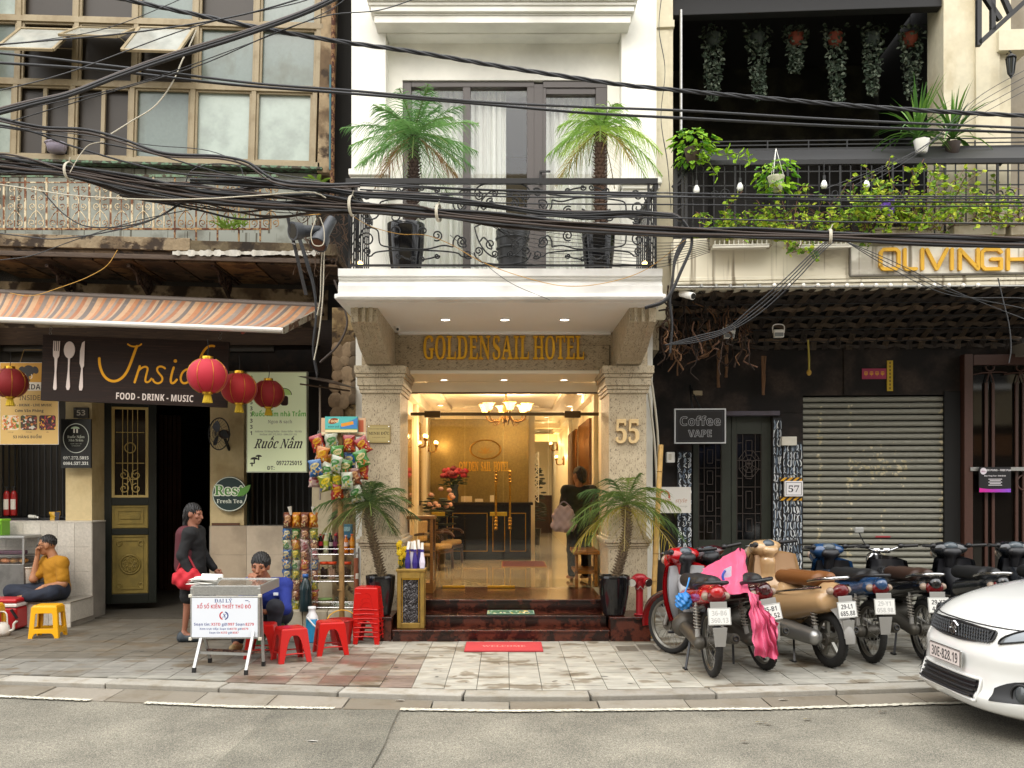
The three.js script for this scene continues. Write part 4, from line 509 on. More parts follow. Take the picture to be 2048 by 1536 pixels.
// ---------- left building: window wall, railing, awning, shop ----------
const LM={
frame:mat(0x9c8d70,0.55,{map:'plaster',s:0.8}),paneL:mat(0xaab4ab,0.22,{map:'blotch',s:0.9}),paneG:mat(0x6f7a76,0.18,{map:'blotch',s:0.9}),paneD:mat(0x3a332b,0.25,{map:'blotch',s:0.7}),tile:mat(0xcfc8bb,0.28,{map:'grain',s:0.5}),tileT:mat(0xb3a28b,0.3,{map:'blotch',s:1.1}),
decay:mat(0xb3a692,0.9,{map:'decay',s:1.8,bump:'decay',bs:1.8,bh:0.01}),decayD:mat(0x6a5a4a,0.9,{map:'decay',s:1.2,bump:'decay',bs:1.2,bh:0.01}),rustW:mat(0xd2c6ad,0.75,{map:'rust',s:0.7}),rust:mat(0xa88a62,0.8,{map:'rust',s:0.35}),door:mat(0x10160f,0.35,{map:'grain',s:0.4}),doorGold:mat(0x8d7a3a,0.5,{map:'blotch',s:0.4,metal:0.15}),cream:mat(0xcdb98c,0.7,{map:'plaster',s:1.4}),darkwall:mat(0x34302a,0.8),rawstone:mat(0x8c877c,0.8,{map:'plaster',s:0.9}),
};
const LU=frame(-2.2,-12.0,0,-1.6);
{
const t=thing('left_building','weathered building with a grid of aluminium windows above the restaurant','building',{frame:LU,fixed:true});
const bx=(name,x0,y0,x1,y1,w,d,m,r=0.004,par=t)=>{const[a,b,c,e]=LU.rect(x0,y0,x1,y1,w);return mb().box(a,b,c,e,w-d,w,r).build(name,m,par);};
const cols=[-205,-85,38,153,272,393,515,637],rows=[-80,45,172,322];
const cx=(c,r)=>LU.at(cols[c]-(r===2?8:r===0?-2:0),(rows[r]+rows[r+1])/2,0).x,ry=rows.map((y)=>LU.at(300,y,0).y);
// panes, each its own sheet; the dark ones look into the rooms through mesh
const kinds=['GLDDGDG','GGDDDGG','LLDDGLL'];
const paneM={L:mat(0xa9b5ac,0.25,{map:'blotch',s:1.1}),G:mat(0x77837f,0.2,{map:'plaster',s:1.3}),D:mat(0x2d2418,0.45,{map:'weave',s:0.25})};
for(let r=0;r<3;r++)for(let c=0;c<7;c++){const x0=cx(c,r),x1=cx(c+1,r),y1=ry[r],y0=ry[r+1],k=kinds[r][c];const p=mb().box(x0+0.02,x1-0.02,y0+0.02,y1-0.02,-0.05-(k==='D'?0.03:0),-0.056-(k==='D'?0.03:0)).build('pane',paneM[k],t);const f=(n,a,b,cc,d)=>mb().box(a,b,cc,d,-0.04,0.0,0.004).build(n,LM.frame,p);f('sash_frame',x0+0.03,x0+0.06,y0+0.03,y1-0.03);f('sash_frame',x1-0.06,x1-0.03,y0+0.03,y1-0.03);f('sash_frame',x0+0.06,x1-0.06,y0+0.03,y0+0.06);f('sash_frame',x0+0.06,x1-0.06,y1-0.06,y1-0.03);if(k==='D'&&r===2)f('sliding_stile',(x0+x1)/2-0.02,(x0+x1)/2+0.03,y0+0.06,y1-0.06);}
for(let r=0;r<3;r++)for(let c=0;c<8;c++){const x=cx(c,r);mb().box(x-0.03,x+0.03,ry[r+1]+0.03,ry[r]-0.03,-0.07,0.025,0.005).build('mullion',LM.frame,t);}
for(let r=0;r<4;r++)mb().box(cx(0,1),cx(7,1)+0.06,ry[r]-0.035,ry[r]+0.035,-0.07,0.03,0.005).build('transom',LM.frame,t);
mb().box(cx(0,1),cx(7,1)+0.1,ry[3]-0.07,ry[3]-0.036,-0.07,0.08,0.006).build('sill',mat(0x5c8068,0.6,{map:'rust',s:0.5}),t);
// three top hung sashes pushed open
const sash=(x0,x1,y,drop,out,label)=>{const a=LU.at(x0,y,0.03),b=LU.at(x1,y,0.03),g=new THREE.Group();const len=Math.hypot(drop,out),ang=Math.atan2(out,drop);const q=(s,l,o=0)=>{const p=V(lerp(a.x,b.x,s),a.y,0.04);return V(p.x,p.y-Math.cos(ang)*l+Math.sin(ang)*o,p.z+Math.sin(ang)*l+Math.cos(ang)*o);};const w=b.x-a.x;const p=mb().quad(q(0,0.02),q(0,len-0.02),q(1,len-0.02),q(1,0.02)).quad(q(0,0.02,-0.006),q(1,0.02,-0.006),q(1,len-0.02,-0.006),q(0,len-0.02,-0.006)).build('open_sash',mat(0xa3a49c,0.15,{map:'blotch',s:0.9}),t,label);const up=q(0,0,1).sub(q(0,0));for(const[u,v]of[[q(0,0),q(1,0)],[q(0,len),q(1,len)],[q(0,0),q(0,len)],[q(1,0),q(1,len)]])mb().bar(u,v,0.035,0.03,up).build('sash_frame',LM.frame,p);mb().rod(q(0.98,len*0.9),LU.at(x1-3,y+40,0.02),0.006).build('stay',LM.frame,p);};
sash(42,150,58,0.5,0.55);sash(158,268,56,0.33,0.5);sash(280,388,56,0.52,0.52);
// worn end pillar and down pipes, shell behind
bx('end_pillar',640,-80,664,345,0.03,0.3,LM.decay);const pipe=mb(),pa=LU.at(668,-80,0.1),pb=LU.at(664,395,0.1);pipe.rod(pa,pb,0.028,0.028,10);pipe.build('rusty_pipe',mat(0x8a6a48,0.8,{map:'rust',s:0.3}),t);mb().rod(LU.at(661,130,0.12),LU.at(660,340,0.12),0.014).build('blue_pipe',mat(0x2f5e66,0.6),t);
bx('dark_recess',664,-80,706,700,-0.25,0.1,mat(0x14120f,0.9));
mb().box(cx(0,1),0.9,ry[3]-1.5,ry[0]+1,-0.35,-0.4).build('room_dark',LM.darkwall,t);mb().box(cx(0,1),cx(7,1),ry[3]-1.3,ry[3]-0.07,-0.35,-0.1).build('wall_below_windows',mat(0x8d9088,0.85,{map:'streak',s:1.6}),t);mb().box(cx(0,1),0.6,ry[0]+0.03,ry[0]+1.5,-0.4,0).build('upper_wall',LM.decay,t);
// basin on the sill and reflections of washing are soft shapes behind the frosted panes
}
{const q=LU.at(118,305,0.03),t=thing('plastic_basin','pale lilac plastic basin on the window sill of the left building','basin',{frame:LU});mb().lathe([[0.001,0],[0.1,0],[0.125,0.09],[0.14,0.1],[0.13,0.1],[0.115,0.085],[0.095,0.01],[0.001,0.01]],V(q.x,LU.at(118,308,0).y-0.01,0.1)).build('bowl',mat(0xaaa2b4,0.5),t);mb().torus(V(q.x,LU.at(118,308,0).y+0.09,0.1),0.137,0.006,UPV,24,6).build('rim',mat(0xb9b2c2,0.5),t);}
// balcony of the left building
const LB=frame(-2.2,-11.2,0,-1.5);
{
const r=thing('iron_balcony_railing','rusty white iron railing of curled panels on the left balcony','railing',{frame:LB}),yb=458,yt=352;
const R=(px,py)=>LB.at(px,py,0);const Lft=-60,Rgt=478,pitch=42.7;
mb().bar(R(Lft,yt),R(Rgt+80,yt),0.03,0.03,V(0,0,1)).build('top_rail',mat(0x6d8a74,0.7,{map:'rust',s:0.5}),r);mb().bar(R(Lft,365),R(Rgt,365),0.014,0.014,V(0,0,1)).build('rail',LM.rustW,r);mb().bar(R(Lft,yb),R(Rgt+60,yb),0.022,0.022,V(0,0,1)).build('bottom_rail',LM.rust,r);
for(let k=0;k<15;k++){
const x=-56+k*pitch,m=x>340?LM.rust:LM.rustW,b=mb(),k0=R(x,458),s=11.2/ FOC, ext = x > 370 ? 25 : 0;
    mb().bar(R(x - pitch /2,yt),R(x-pitch/ 2, yb + ext), x < 340 ? 0.022 : 0.018, 0.016, V(0, 0, 1)).build('bar', m, r);
    b.bar(R(x, 372), R(x, yb), 0.012, 0.012, V(0, 0, 1));
    for (const sg of [-1, 1]) for (const [dy, d2, rad, up] of [[-12, 0, 7.5, 1], [-45, 0, 7, 1], [-62, 0, 5.5, -1], [-80, 0, 6, 1]]) { const c = V(k0.x + sg * rad * s * 1.15, k0.y - dy * s, 0); b.tube(curl(0, 0, rad * s, up * -PI /2,1.25,sg*up).map((p)=>V(c.x+p.x,c.y+p.y,0)),0.0062,5,24);}
for(const sg of[-1,1])b.tube([V(k0.x,k0.y+0.22,0),V(k0.x+sg*0.05,k0.y+0.17,0),V(k0.x+sg*0.085,k0.y+0.1,0),V(k0.x+sg*0.09,k0.y+0.06,0)],0.0062,5,12);
b.build('curled_panel',m,r);
}
// slab, ledge, boards and iron brackets below it
const s=thing('left_balcony','cracked concrete balcony slab with rusted iron brackets over the restaurant','balcony',{frame:LB,fixed:true});
const bx=(name,x0,y0,x1,y1,w,d,m,rr=0.01)=>{const[a,b,c,e]=LB.rect(x0,y0,x1,y1,w);return mb().box(a,b,c,e,w-d,w,rr).build(name,m,s);};
bx('parapet',-70,470,380,496,0.04,0.3,mat(0x9a9080,0.95,{map:'decay',s:1.4,bump:'decay',bs:1.4,bh:0.02}));bx('parapet',380,484,672,508,0.03,0.3,mat(0x6f6858,0.95,{map:'decay',s:1.2,bump:'decay',bs:1.2,bh:0.02}));
bx('slab',-70,498,676,512,0.0,1.3,LM.decayD);bx('edge_board',-70,508,640,518,0.03,0.03,mat(0x5a5046,0.8,{map:'wood',s:0.8}));
// crumpled tin strip along the slab edge
const tin=mb();reseed(21);const ph=[...Array(40)].map(()=>rnd(-4,4));tin.grid(90,1,(u,v)=>{const px=lerp(345,640,u),q=LB.at(px,506+ph[Math.floor(u*39)]*(0.5-v)+(v-0.5)*9,0.05+0.012*Math.sin(u*60));return q;},0.002);tin.build('tin_strip',mat(0xb9b5aa,0.5,{metal:0.4,map:'blotch',s:0.3}),s);
// soffit boards
for(let i=0;i<9;i++){const a=LB.at(-60+i*82,520,0),z0=-0.02,z1=-1.25;const y=LB.at(300,519,0).y;mb().box(a.x,a.x+0.455,y-0.02,y,z1,z0).build('soffit_board',i%3?LM.decayD:mat(0x8a6f4c,0.9,{map:'decay',s:0.9}),s);}
for(const px of[85,250,420,610]){const a=LB.at(px,520,0),y=a.y-0.02,ir=mat(0x4a3a30,0.8,{map:'rust',s:0.3});const g=mb();g.bar(V(a.x,y,-0.2),V(a.x,y-0.42,-1.15),0.035,0.035);g.bar(V(a.x,y-0.02,-0.1),V(a.x,y-0.02,-1.2),0.04,0.04);g.build('bracket',ir,s);const c=mb();const pts=curl(0,0,0.13,0,1.7,1).map((p)=>V(a.x+0.01,y-0.14+p.y,-0.72+p.x));c.tube(pts,0.02,6,40);c.tube(curl(0,0,0.08,2,1.4,-1).map((p)=>V(a.x+0.01,y-0.12+p.y,-0.42+p.x)),0.016,6,30);c.build('bracket_scroll',ir,s);}
}
// ground floor of the left building
{
const t=thing('restaurant_building','dark ground floor shop front with tiled plinths and an open green door','shop front',{fixed:true});
const Zw=12.35,bx=(name,x0,y0,x1,y1,Z,d,m,r=0.004,par=t)=>mb().box(X(x0,Z),X(x1,Z),y1===null?-0.05:Y(y1,Z),Y(y0,Z),-Z-d,-Z,r).build(name,m,par);
bx('upper_wall',-60,505,700,660,Zw,0.2,LM.decay);bx('beam',-60,655,690,690,Zw-0.1,0.3,mat(0x4c3a24,0.8,{map:'wood',s:0.9}));bx('beam',430,690,640,742,Zw-0.02,0.25,mat(0x2a211a,0.85,{map:'decay',s:0.7}));bx('beam',-60,690,250,742,Zw+0.05,0.2,LM.darkwall);
// window openings with bars, dark rooms
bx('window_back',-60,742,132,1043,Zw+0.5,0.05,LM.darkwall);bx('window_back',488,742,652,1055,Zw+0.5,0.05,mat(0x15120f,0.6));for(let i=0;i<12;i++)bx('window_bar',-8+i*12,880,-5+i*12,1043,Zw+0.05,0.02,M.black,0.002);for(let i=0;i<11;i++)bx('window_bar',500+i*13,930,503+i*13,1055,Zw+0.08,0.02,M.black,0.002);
bx('window_frame',488,742,497,1055,Zw-0.02,0.1,mat(0x1b2a20,0.5));bx('window_frame',640,742,652,1210,Zw-0.02,0.1,mat(0x2a2018,0.6));bx('window_shelf',-60,1036,132,1044,Zw-0.4,0.9,M.black);
bx('pillar',131,795,184,1050,11.75,0.5,LM.cream);bx('pillar',420,742,488,1060,12.2,0.4,LM.cream);bx('pillar_foot',423,1046,478,1062,12.17,0.05,mat(0x5a3a24,0.7));
bx('side_wall',640,640,702,null,12.0,0.5,mat(0x2b2017,0.8,{map:'wood',s:0.8}));
// worn party wall strip with bare stones beside the hotel
bx('party_wall_face',664,615,728,null,11.35,0.6,mat(0xb0a07e,0.9,{map:'decay',s:1.1,bump:'decay',bs:1.1,bh:0.02}));reseed(17);for(let i=0;i<16;i++){const px=672+(i%3)*19+rnd(-4,4),py=700+Math.floor(i/ 3) * 25 + rnd(-5, 5), p = P(px, py, 11.33), g = new THREE.IcosahedronGeometry(0.07, 1); g.scale(rnd(0.9, 1.4), rnd(1, 1.7), 0.22); g.rotateZ(rnd(-0.5, 0.5)); g.translate(p.x, p.y, p.z); mb().add(g).build('wall_stone', mat([0x8a745a, 0x9a8468, 0x70604c][i % 3], 0.95, { map: 'blotch', s: 0.2 }), t); }
  //passage:dark floor,walls,far end
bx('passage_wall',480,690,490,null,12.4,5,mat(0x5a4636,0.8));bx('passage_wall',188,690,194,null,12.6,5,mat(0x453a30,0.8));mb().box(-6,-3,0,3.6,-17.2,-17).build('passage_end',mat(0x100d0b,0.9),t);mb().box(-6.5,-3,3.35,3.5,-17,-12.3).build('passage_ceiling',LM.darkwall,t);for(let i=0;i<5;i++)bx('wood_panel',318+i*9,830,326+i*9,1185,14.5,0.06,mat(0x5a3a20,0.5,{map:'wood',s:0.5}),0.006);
mb().box(-5.6,-2.6,-0.03,0.016,-17.1,-11.5).build('passage_floor',mat(0x4c463c,0.9,{map:'plaster',s:1.1,bump:'grain',bs:0.4,bh:0.004}),t);
// the green and gold door leaf, ajar
const g=new THREE.Group();g.name='door_leaf';const hz=P(203,970,12.1);g.position.set(hz.x,0,hz.z);g.rotation.y=0.28;t.add(g);const w=0.66,H0=0.12,H1=2.75;
const leaf=(n,x0,x1,y0,y1,z0,z1,m,r=0.004)=>mb().box(x0,x1,y0,y1,z0,z1,r).build(n,m,g);
const ys=[0.1,0.22,0.98,1.06,1.36,1.46,2.62,2.75];leaf('stile',0,0.12,ys[0],ys[7],-0.05,0,LM.door);leaf('stile',w-0.1,w,ys[0],ys[7],-0.05,0,LM.door);for(const[a,b]of[[0,1],[2,3],[4,5],[6,7]])leaf('rail',0.12,w-0.1,ys[a],ys[b],-0.05,-0.001,LM.door);
for(const[a,b]of[[1,2],[3,4]]){leaf('panel',0.12,w-0.1,ys[a],ys[b],-0.04,-0.014,LM.doorGold);const m=mb(),x0=0.13,x1=w-0.11,y0=ys[a]+0.012,y1=ys[b]-0.012;for(const o of[0,0.05])m.box(x0+o,x1-o,y1-o-0.015,y1-o,-0.012,0).box(x0+o,x1-o,y0+o,y0+o+0.015,-0.012,0).box(x0+o,x0+o+0.015,y0+o+0.015,y1-o-0.015,-0.012,0).box(x1-o-0.015,x1-o,y0+o+0.015,y1-o-0.015,-0.012,0);m.build('panel_beading',LM.doorGold,g);const c=mb(),cx=(x0+x1)/2,cy=(y0+y1)/2;if(a===1){c.torus(V(cx,cy,-0.008),0.12,0.014,null,24,6);for(let k=0;k<8;k++)c.torus(V(cx+Math.cos(k*PI/ 4) * 0.062, cy + Math.sin(k * PI /4)*0.062,-0.008),0.035,0.01,null,12,5);for(const sx of[-1,1])for(const sy of[-1,1])c.torus(V(cx+sx*0.13,cy+sy*0.27,-0.008),0.03,0.01,null,12,5);}else c.box(cx-0.12,cx+0.12,cy-0.03,cy+0.03,-0.012,-0.002,0.01);c.build('carving',LM.doorGold,g);}
{const x0=0.12,x1=w-0.1,y0=ys[5],y1=ys[6],gm=mat(0xb09a5e,0.5);leaf('grille_glass',x0,x1,y0,y1,-0.045,-0.04,mat(0x1c150c,0.15));const f=mb();f.box(x0,x0+0.035,y0,y1,-0.02,0.004).box(x1-0.035,x1,y0,y1,-0.02,0.004).box(x0+0.035,x1-0.035,y0,y0+0.03,-0.02,0.004).box(x0+0.035,x1-0.035,y1-0.03,y1,-0.02,0.004);f.build('grille_frame',gm,g);const b=mb(),cx=(x0+x1)/2,zc=-0.01;for(const d of[-0.09,-0.03,0.03,0.09])b.rod(V(cx+d,y0+0.03,zc),V(cx+d,y1-0.03,zc),0.006,0.006,6);b.torus(V(cx,lerp(y0,y1,0.55),zc),0.065,0.008,null,20,6);for(const k of[0.38,0.72])b.rod(V(x0+0.05,lerp(y0,y1,k),zc),V(x1-0.05,lerp(y0,y1,k),zc),0.006);for(const sg of[-1,1])for(const k of[0.1,0.25])b.tube(curl(0,0,0.065,PI/ 2, 1.3, sg).map((p) => V(cx + sg * 0.075 + p.x, lerp(y0, y1, k) + p.y, zc)), 0.007, 5, 24); for (let k = 0; k < 6; k++) b.rod(V(cx, lerp(y0, y1, 0.2), zc), V(cx + Math.cos(k) * 0.08, lerp(y0, y1, 0.2) + Math.sin(k) * 0.1, zc), 0.005); b.build('grille', gm, g); }
  //white tiled plinth on the left,beige tiles on the right:each tile its own piece
const tileWall=(name,x0,x1,y0,y1,z,cols,rws,m,d=0.02)=>{const cw=(x1-x0)/cols,rh=(y1-y0)/rws;for(let i=0;i<cols;i++)for(let j=0;j<rws;j++)mb().box(x0+i*cw+0.0012,x0+(i+1)*cw-0.0012,y0+j*rh+0.0012,y0+(j+1)*rh-0.0012,z-d,z+(hash(i,j,3)-0.5)*0.001,0.0015).build(name,Array.isArray(m)?m[(i*3+j*2)%m.length]:m,t);};
const zl=-11.4,xl0=-6.2,xl1=X(183,11.4),tw=[LM.tile,mat(0xc6bfb2,0.3,{map:'grain',s:0.5})];mb().box(xl0,xl1-0.003,-0.05,1.165,zl-0.4,zl-0.012).build('plinth_core',M.concrete,t);tileWall('wall_tile',xl0,xl1,0.29,1.17,zl,6,3,tw);mb().box(xl0,xl1+0.004,1.168,1.182,zl-0.4,zl+0.006).build('plinth_top',LM.tile,t);tileWall('wall_tile',X(176,11.4)+0.0,X(184,11.4),0.29,1.17,zl-0.005,1,2,tw);
const xp=X(141,10.8);mb().box(xl0,xp-0.012,-0.05,0.275,-11.41,-10.812).build('platform_core',M.concrete,t);tileWall('platform_tile',xl0,xp,0,0.276,-10.8,5,1,tw);mb().box(xl0,xp+0.006,0.277,0.292,-11.4,-10.792,0.003).build('platform_top',mat(0x9a9388,0.3,{map:'plaster',s:0.8}),t);{const sd=mb();sd.box(xp-0.011,xp,0.06,0.276,-11.4,-10.815);sd.build('platform_side',LM.tile,t);}
const zr=-12.05;mb().box(X(418,12.05),X(566,12.05),-0.05,Y(1052,12.05),zr-0.3,zr-0.012).build('plinth_core',M.concrete,t);tileWall('wall_tile',X(420,12.05),X(566,12.05),0.0,Y(1052,12.05),zr,2,3,[LM.tileT,mat(0xbfb09b,0.3,{map:'blotch',s:1})]);
mb().box(X(640,12),X(730,11.5),-0.05,1.9,-12,-11.5).build('corner_wall',mat(0xb7ab90,0.85,{map:'plaster',s:1.2}),t);
// stone ledge that carries the drinks stall
const zs=-10.3,a=X(556,10.3),b=X(757,10.3)-0.02;for(let i=0;i<4;i++)mb().box(lerp(a,b,i/ 4) + 0.002, lerp(a, b, (i + 1) /4)-0.002,-0.05,0.255,zs-0.75,zs,0.012).build('ledge_stone',mat([0xb3a995,0xa89e8a,0xb9af9c][i%3],0.8,{map:'plaster',s:0.7}),t);
}
// striped awning
{
const t=thing('striped_awning','faded orange and grey striped canvas awning over the restaurant front','awning'),zf=10.2,zb=11.5;
const lf=P(-70,637,zf),rf=P(566,661,zf),lb=P(-40,583,zb),rb=P(640,612,zb);
const st=canvas(1024,64,(k,w,h)=>{reseed(19);let x=0;const c=['#c98a54','#8d8279','#d9a877','#a49a90','#b97a48','#cdb395','#77706b','#d8b48a'];let i=0;while(x<w){const s=rnd(6,17);k.fillStyle=c[i++%8];k.fillRect(x,0,s+1,h);x+=s;}for(let j=0;j<1500;j++){k.fillStyle=['#6b5a4822','#e8d8c022','#8a6a4022'][j%3];k.fillRect(rnd(w),rnd(h),rnd(1,9),rnd(1,4));}});
st.wrapS=THREE.RepeatWrapping;const cm=new THREE.MeshPhysicalMaterial({map:st,color:0xc9bcb0,roughness:0.85,transmission:0.15,thickness:0,side:THREE.DoubleSide});
const c=mb().uv();c.grid(70,14,(u,v)=>{const a=lf.clone().lerp(rf,u),b=lb.clone().lerp(rb,u),p=b.lerp(a,v);p.y-=0.05*Math.sin(PI*v)+0.014*Math.sin(u*40)*Math.sin(PI*v);return p;});c.build('canvas',cm,t);
mb().rod(lf,rf,0.032,0.032,12).build('front_tube',mat(0xcfcac2,0.4,{metal:0.3}),t);mb().rod(lb,rb,0.04,0.04,10).build('roller',mat(0x5a5048,0.6),t);mb().bar(rf,rb.clone().add(V(0.03,-0.05,0)),0.03,0.07).build('side_arm',mat(0xa8a49a,0.5,{metal:0.3,map:'rust',s:0.6}),t);mb().rod(P(150,648,zf+0.1),P(165,640,11.9),0.02).build('folding_arm',mat(0x8a3a2a,0.6),t);mb().rod(P(485,665,zf+0.1),P(520,640,11.9),0.02).build('folding_arm',mat(0x8a3a2a,0.6),t);
}
// signs
const woodDark=(k,w,h,base='#231712')=>{k.fillStyle=base;k.fillRect(0,0,w,h);reseed(23);for(let i=0;i<420;i++){k.fillStyle=['#3a2418aa','#150d0aaa','#4a3020aa','#2c1b14aa'][i%4];k.fillRect(rnd(w)-60,rnd(h),rnd(40,260),rnd(0.7,2));}};
{
const fr=frame(-3.6,-10.75,0,-2.2),t=thing('restaurant_sign','dark wooden hanging sign reading Inside FOOD DRINK MUSIC with cutlery','sign',{frame:fr});
const[x0,x1,y0,y1]=fr.rect(83,676,456,808,0);
const W=1024,H=364,print=canvas(W,H,(k,w,h)=>{
woodDark(k,w,h);
k.strokeStyle=k.fillStyle='#d99a1c';k.lineCap=k.lineJoin='round';
const S=(x,y)=>[x*w/ 1075, y * h /395],path=(pts,lw)=>{k.lineWidth=lw;k.beginPath();k.moveTo(...S(pts[0][0],pts[0][1]));for(let i=1;i<pts.length;i++)k.bezierCurveTo(...S(...pts[i].slice(0,2)),...S(...pts[i].slice(2,4)),...S(...pts[i].slice(4,6)));k.stroke();};
// I with its long tail
path([[492,38],[520,60,560,50,570,34]],9);path([[545,48],[515,130,505,215,455,250],[400,290,335,240,330,130]],15);
// n s i d e
path([[540,265],[550,225,560,190,566,168]],13);path([[556,200],[580,165,612,160,612,185],[606,225,590,262,612,262],[622,262,630,250,636,240]],11);
path([[712,175],[690,155,660,165,668,190],[678,215,706,222,698,248],[688,275,652,270,645,245]],11);
path([[762,168],[752,205,738,262,758,262],[768,262,776,250,782,240]],13);k.beginPath();k.arc(...S(770,128),10,0,7);k.fill();
path([[880,190],[850,150,800,190,805,235],[812,280,860,262,875,200]],12);path([[990,30],[950,20,925,60,905,130],[890,200,868,262,892,264],[905,262,912,252,918,240]],13);
path([[930,225],[975,215,985,165,955,168],[915,175,915,262,955,264],[975,262,985,252,995,240]],11);
k.fillStyle='#d8ccc4';k.font='bold 50px sans-serif';k.save();k.translate(...S(432,372));k.scale(0.8,1.05);k.fillText('FOOD - DRINK - MUSIC',0,0);k.restore();
});
board(t,fr,[x0,x1,y0,y1],0,0.05,mat(0x241812,0.6,{map:'wood',s:0.5}),print,'board',0.9,{r:0.006,inset:0.002});
// cutlery cut from pale board
const cm=mat(0xcdbfb8,0.5),at=(px,py)=>fr.at(px,py,0.004),s=10.75/ FOC; const sh = (name, f) => { const b = mb(); f(b); b.build(name, cm, t); };
  sh('fork', (b) => { const c = at(112, 732); const k = (x, y) => [c.x + x * s, c.y - y * s]; b.ext([[-3, -15], [3, -15], [1.6, 12], [3.6, 44], [2, 48], [-2, 48], [-3.6, 44], [-1.6, 12]].map(([x, y]) => k(x, y)), 0.008, new THREE.Matrix4().setPosition(0, 0, 0.004)); b.ext([[-6.5, -30], [6.5, -30], [6, -20], [3, -15], [-3, -15], [-6, -20]].map(([x, y]) => k(x, y)), 0.008, new THREE.Matrix4().setPosition(0, 0, 0.0042)); for (const x of [-5.6, -1.9, 1.9, 5.6]) b.ext([[x - 0.9, -50], [x + 0.9, -50], [x + 0.9, -30], [x - 0.9, -30]].map(([a, y]) => k(a, y)), 0.008, new THREE.Matrix4().setPosition(0, 0, 0.004)); });
  sh('spoon', (b) => { const c = at(138, 732); const k = (x, y) => [c.x + x * s, c.y - y * s]; b.ext([...Array(24)].map((_, i) => k(Math.cos(i * PI /12)*11,-32+Math.sin(i*PI/ 12) * 17)).reverse(), 0.008, new THREE.Matrix4().setPosition(0, 0, 0.0042)); b.ext([[-2, -18], [2, -18], [1.5, 10], [4, 42], [2, 48], [-2, 48], [-4, 42], [-1.5, 10]].map(([x, y]) => k(x, y)), 0.008, new THREE.Matrix4().setPosition(0, 0, 0.004)); });
  sh('knife', (b) => { const c = at(164, 732); const k = (x, y) => [c.x + x * s, c.y - y * s]; b.ext([[4, -50], [4.5, 0], [2, 4], [4, 42], [2, 49], [-3, 49], [-4, 42], [-1, 5], [-4.5, -5], [-4.5, -30], [-1, -46]].map(([x, y]) => k(x, y)), 0.008, new THREE.Matrix4().setPosition(0, 0, 0.004)); });
  for (const px of [100, 440]) { const a = fr.at(px, 676, -0.02), b = fr.at(px + 2, 655, -0.02); for (let i = 0; i < 5; i++) { const p = a.clone().lerp(b, i /4.5);mb().torus(p,0.014,0.004,V(i%2,0,1-i%2),10,5).build('chain_link',M.steel,t);}}
}
{
const Z=11.3,t=thing('menu_poster','yellow menu banner with food pictures and 53 Hang Buom hanging beside the left window','poster');
const pr=canvas(512,720,(k,w,h)=>{k.fillStyle='#c9a662';k.fillRect(0,0,w,h);k.fillStyle='#c9921f';k.fillRect(0,0,w,170);k.fillStyle='#2c241c';k.beginPath();k.ellipse(250,70,52,48,0,0,7);k.fill();k.beginPath();k.ellipse(188,64,26,34,0.4,0,7);k.ellipse(312,64,26,34,-0.4,0,7);k.fill();k.strokeStyle='#2c241c';k.lineWidth=18;k.beginPath();k.moveTo(250,90);k.quadraticCurveTo(232,140,262,160);k.stroke();k.strokeStyle='#e8dfd0';k.lineWidth=7;k.beginPath();k.moveTo(225,100);k.quadraticCurveTo(212,130,235,140);k.moveTo(275,100);k.quadraticCurveTo(290,130,268,140);k.stroke();
k.fillStyle='#ded6c2';k.fillRect(0,172,w,74);k.textAlign='center';k.fillStyle='#2b2620';k.font='bold 66px sans-serif';k.fillText('CALIDAS',256,236);k.font='60px sans-serif';k.fillText('INSIDE',262,330);k.font='bold 31px sans-serif';k.fillText('FOOD - DRINK - LIVE MUSIC',256,385);k.font='bold 34px sans-serif';k.fillText('Cơm Văn Phòng',256,436);k.fillText('53 HÀNG BUỒM',240,668);
reseed(41);[[18,'#b4572a'],[180,'#8a3a2a'],[345,'#6a1f24']].forEach(([x,c],i)=>{k.save();k.beginPath();k.roundRect(x,465,146,130,18);k.clip();k.fillStyle=['#d8c8b0','#402a20','#3a1014'][i];k.fillRect(x,465,146,130);for(let j=0;j<60;j++){k.fillStyle=[[c,'#c87a3a','#e0a860','#5a7a2a'],[c,'#c9803a','#d8d0c0','#3a4a1a'],[c,'#e0a030','#a02a3a','#20141a']][i][j%4];k.beginPath();k.ellipse(x+rnd(146),475+rnd(110),rnd(4,20),rnd(3,14),rnd(3),0,7);k.fill();}k.restore();k.fillStyle='#4a3a22';k.font='15px sans-serif';k.fillText(['Cơm gà','Phở xào','Lẩu'][i],x+73,618);});});
board(t,null,[X(0,Z),X(117,Z),Y(889,Z),Y(725,Z)],-Z,0.012,M.whiteP,pr,'backing',0.5);mb().rod(P(40,725,Z),P(48,700,Z),0.004).rod(P(48,700,Z),P(84,700,Z),0.004).build('hanger',mat(0x8a6a2a,0.6),t);
}
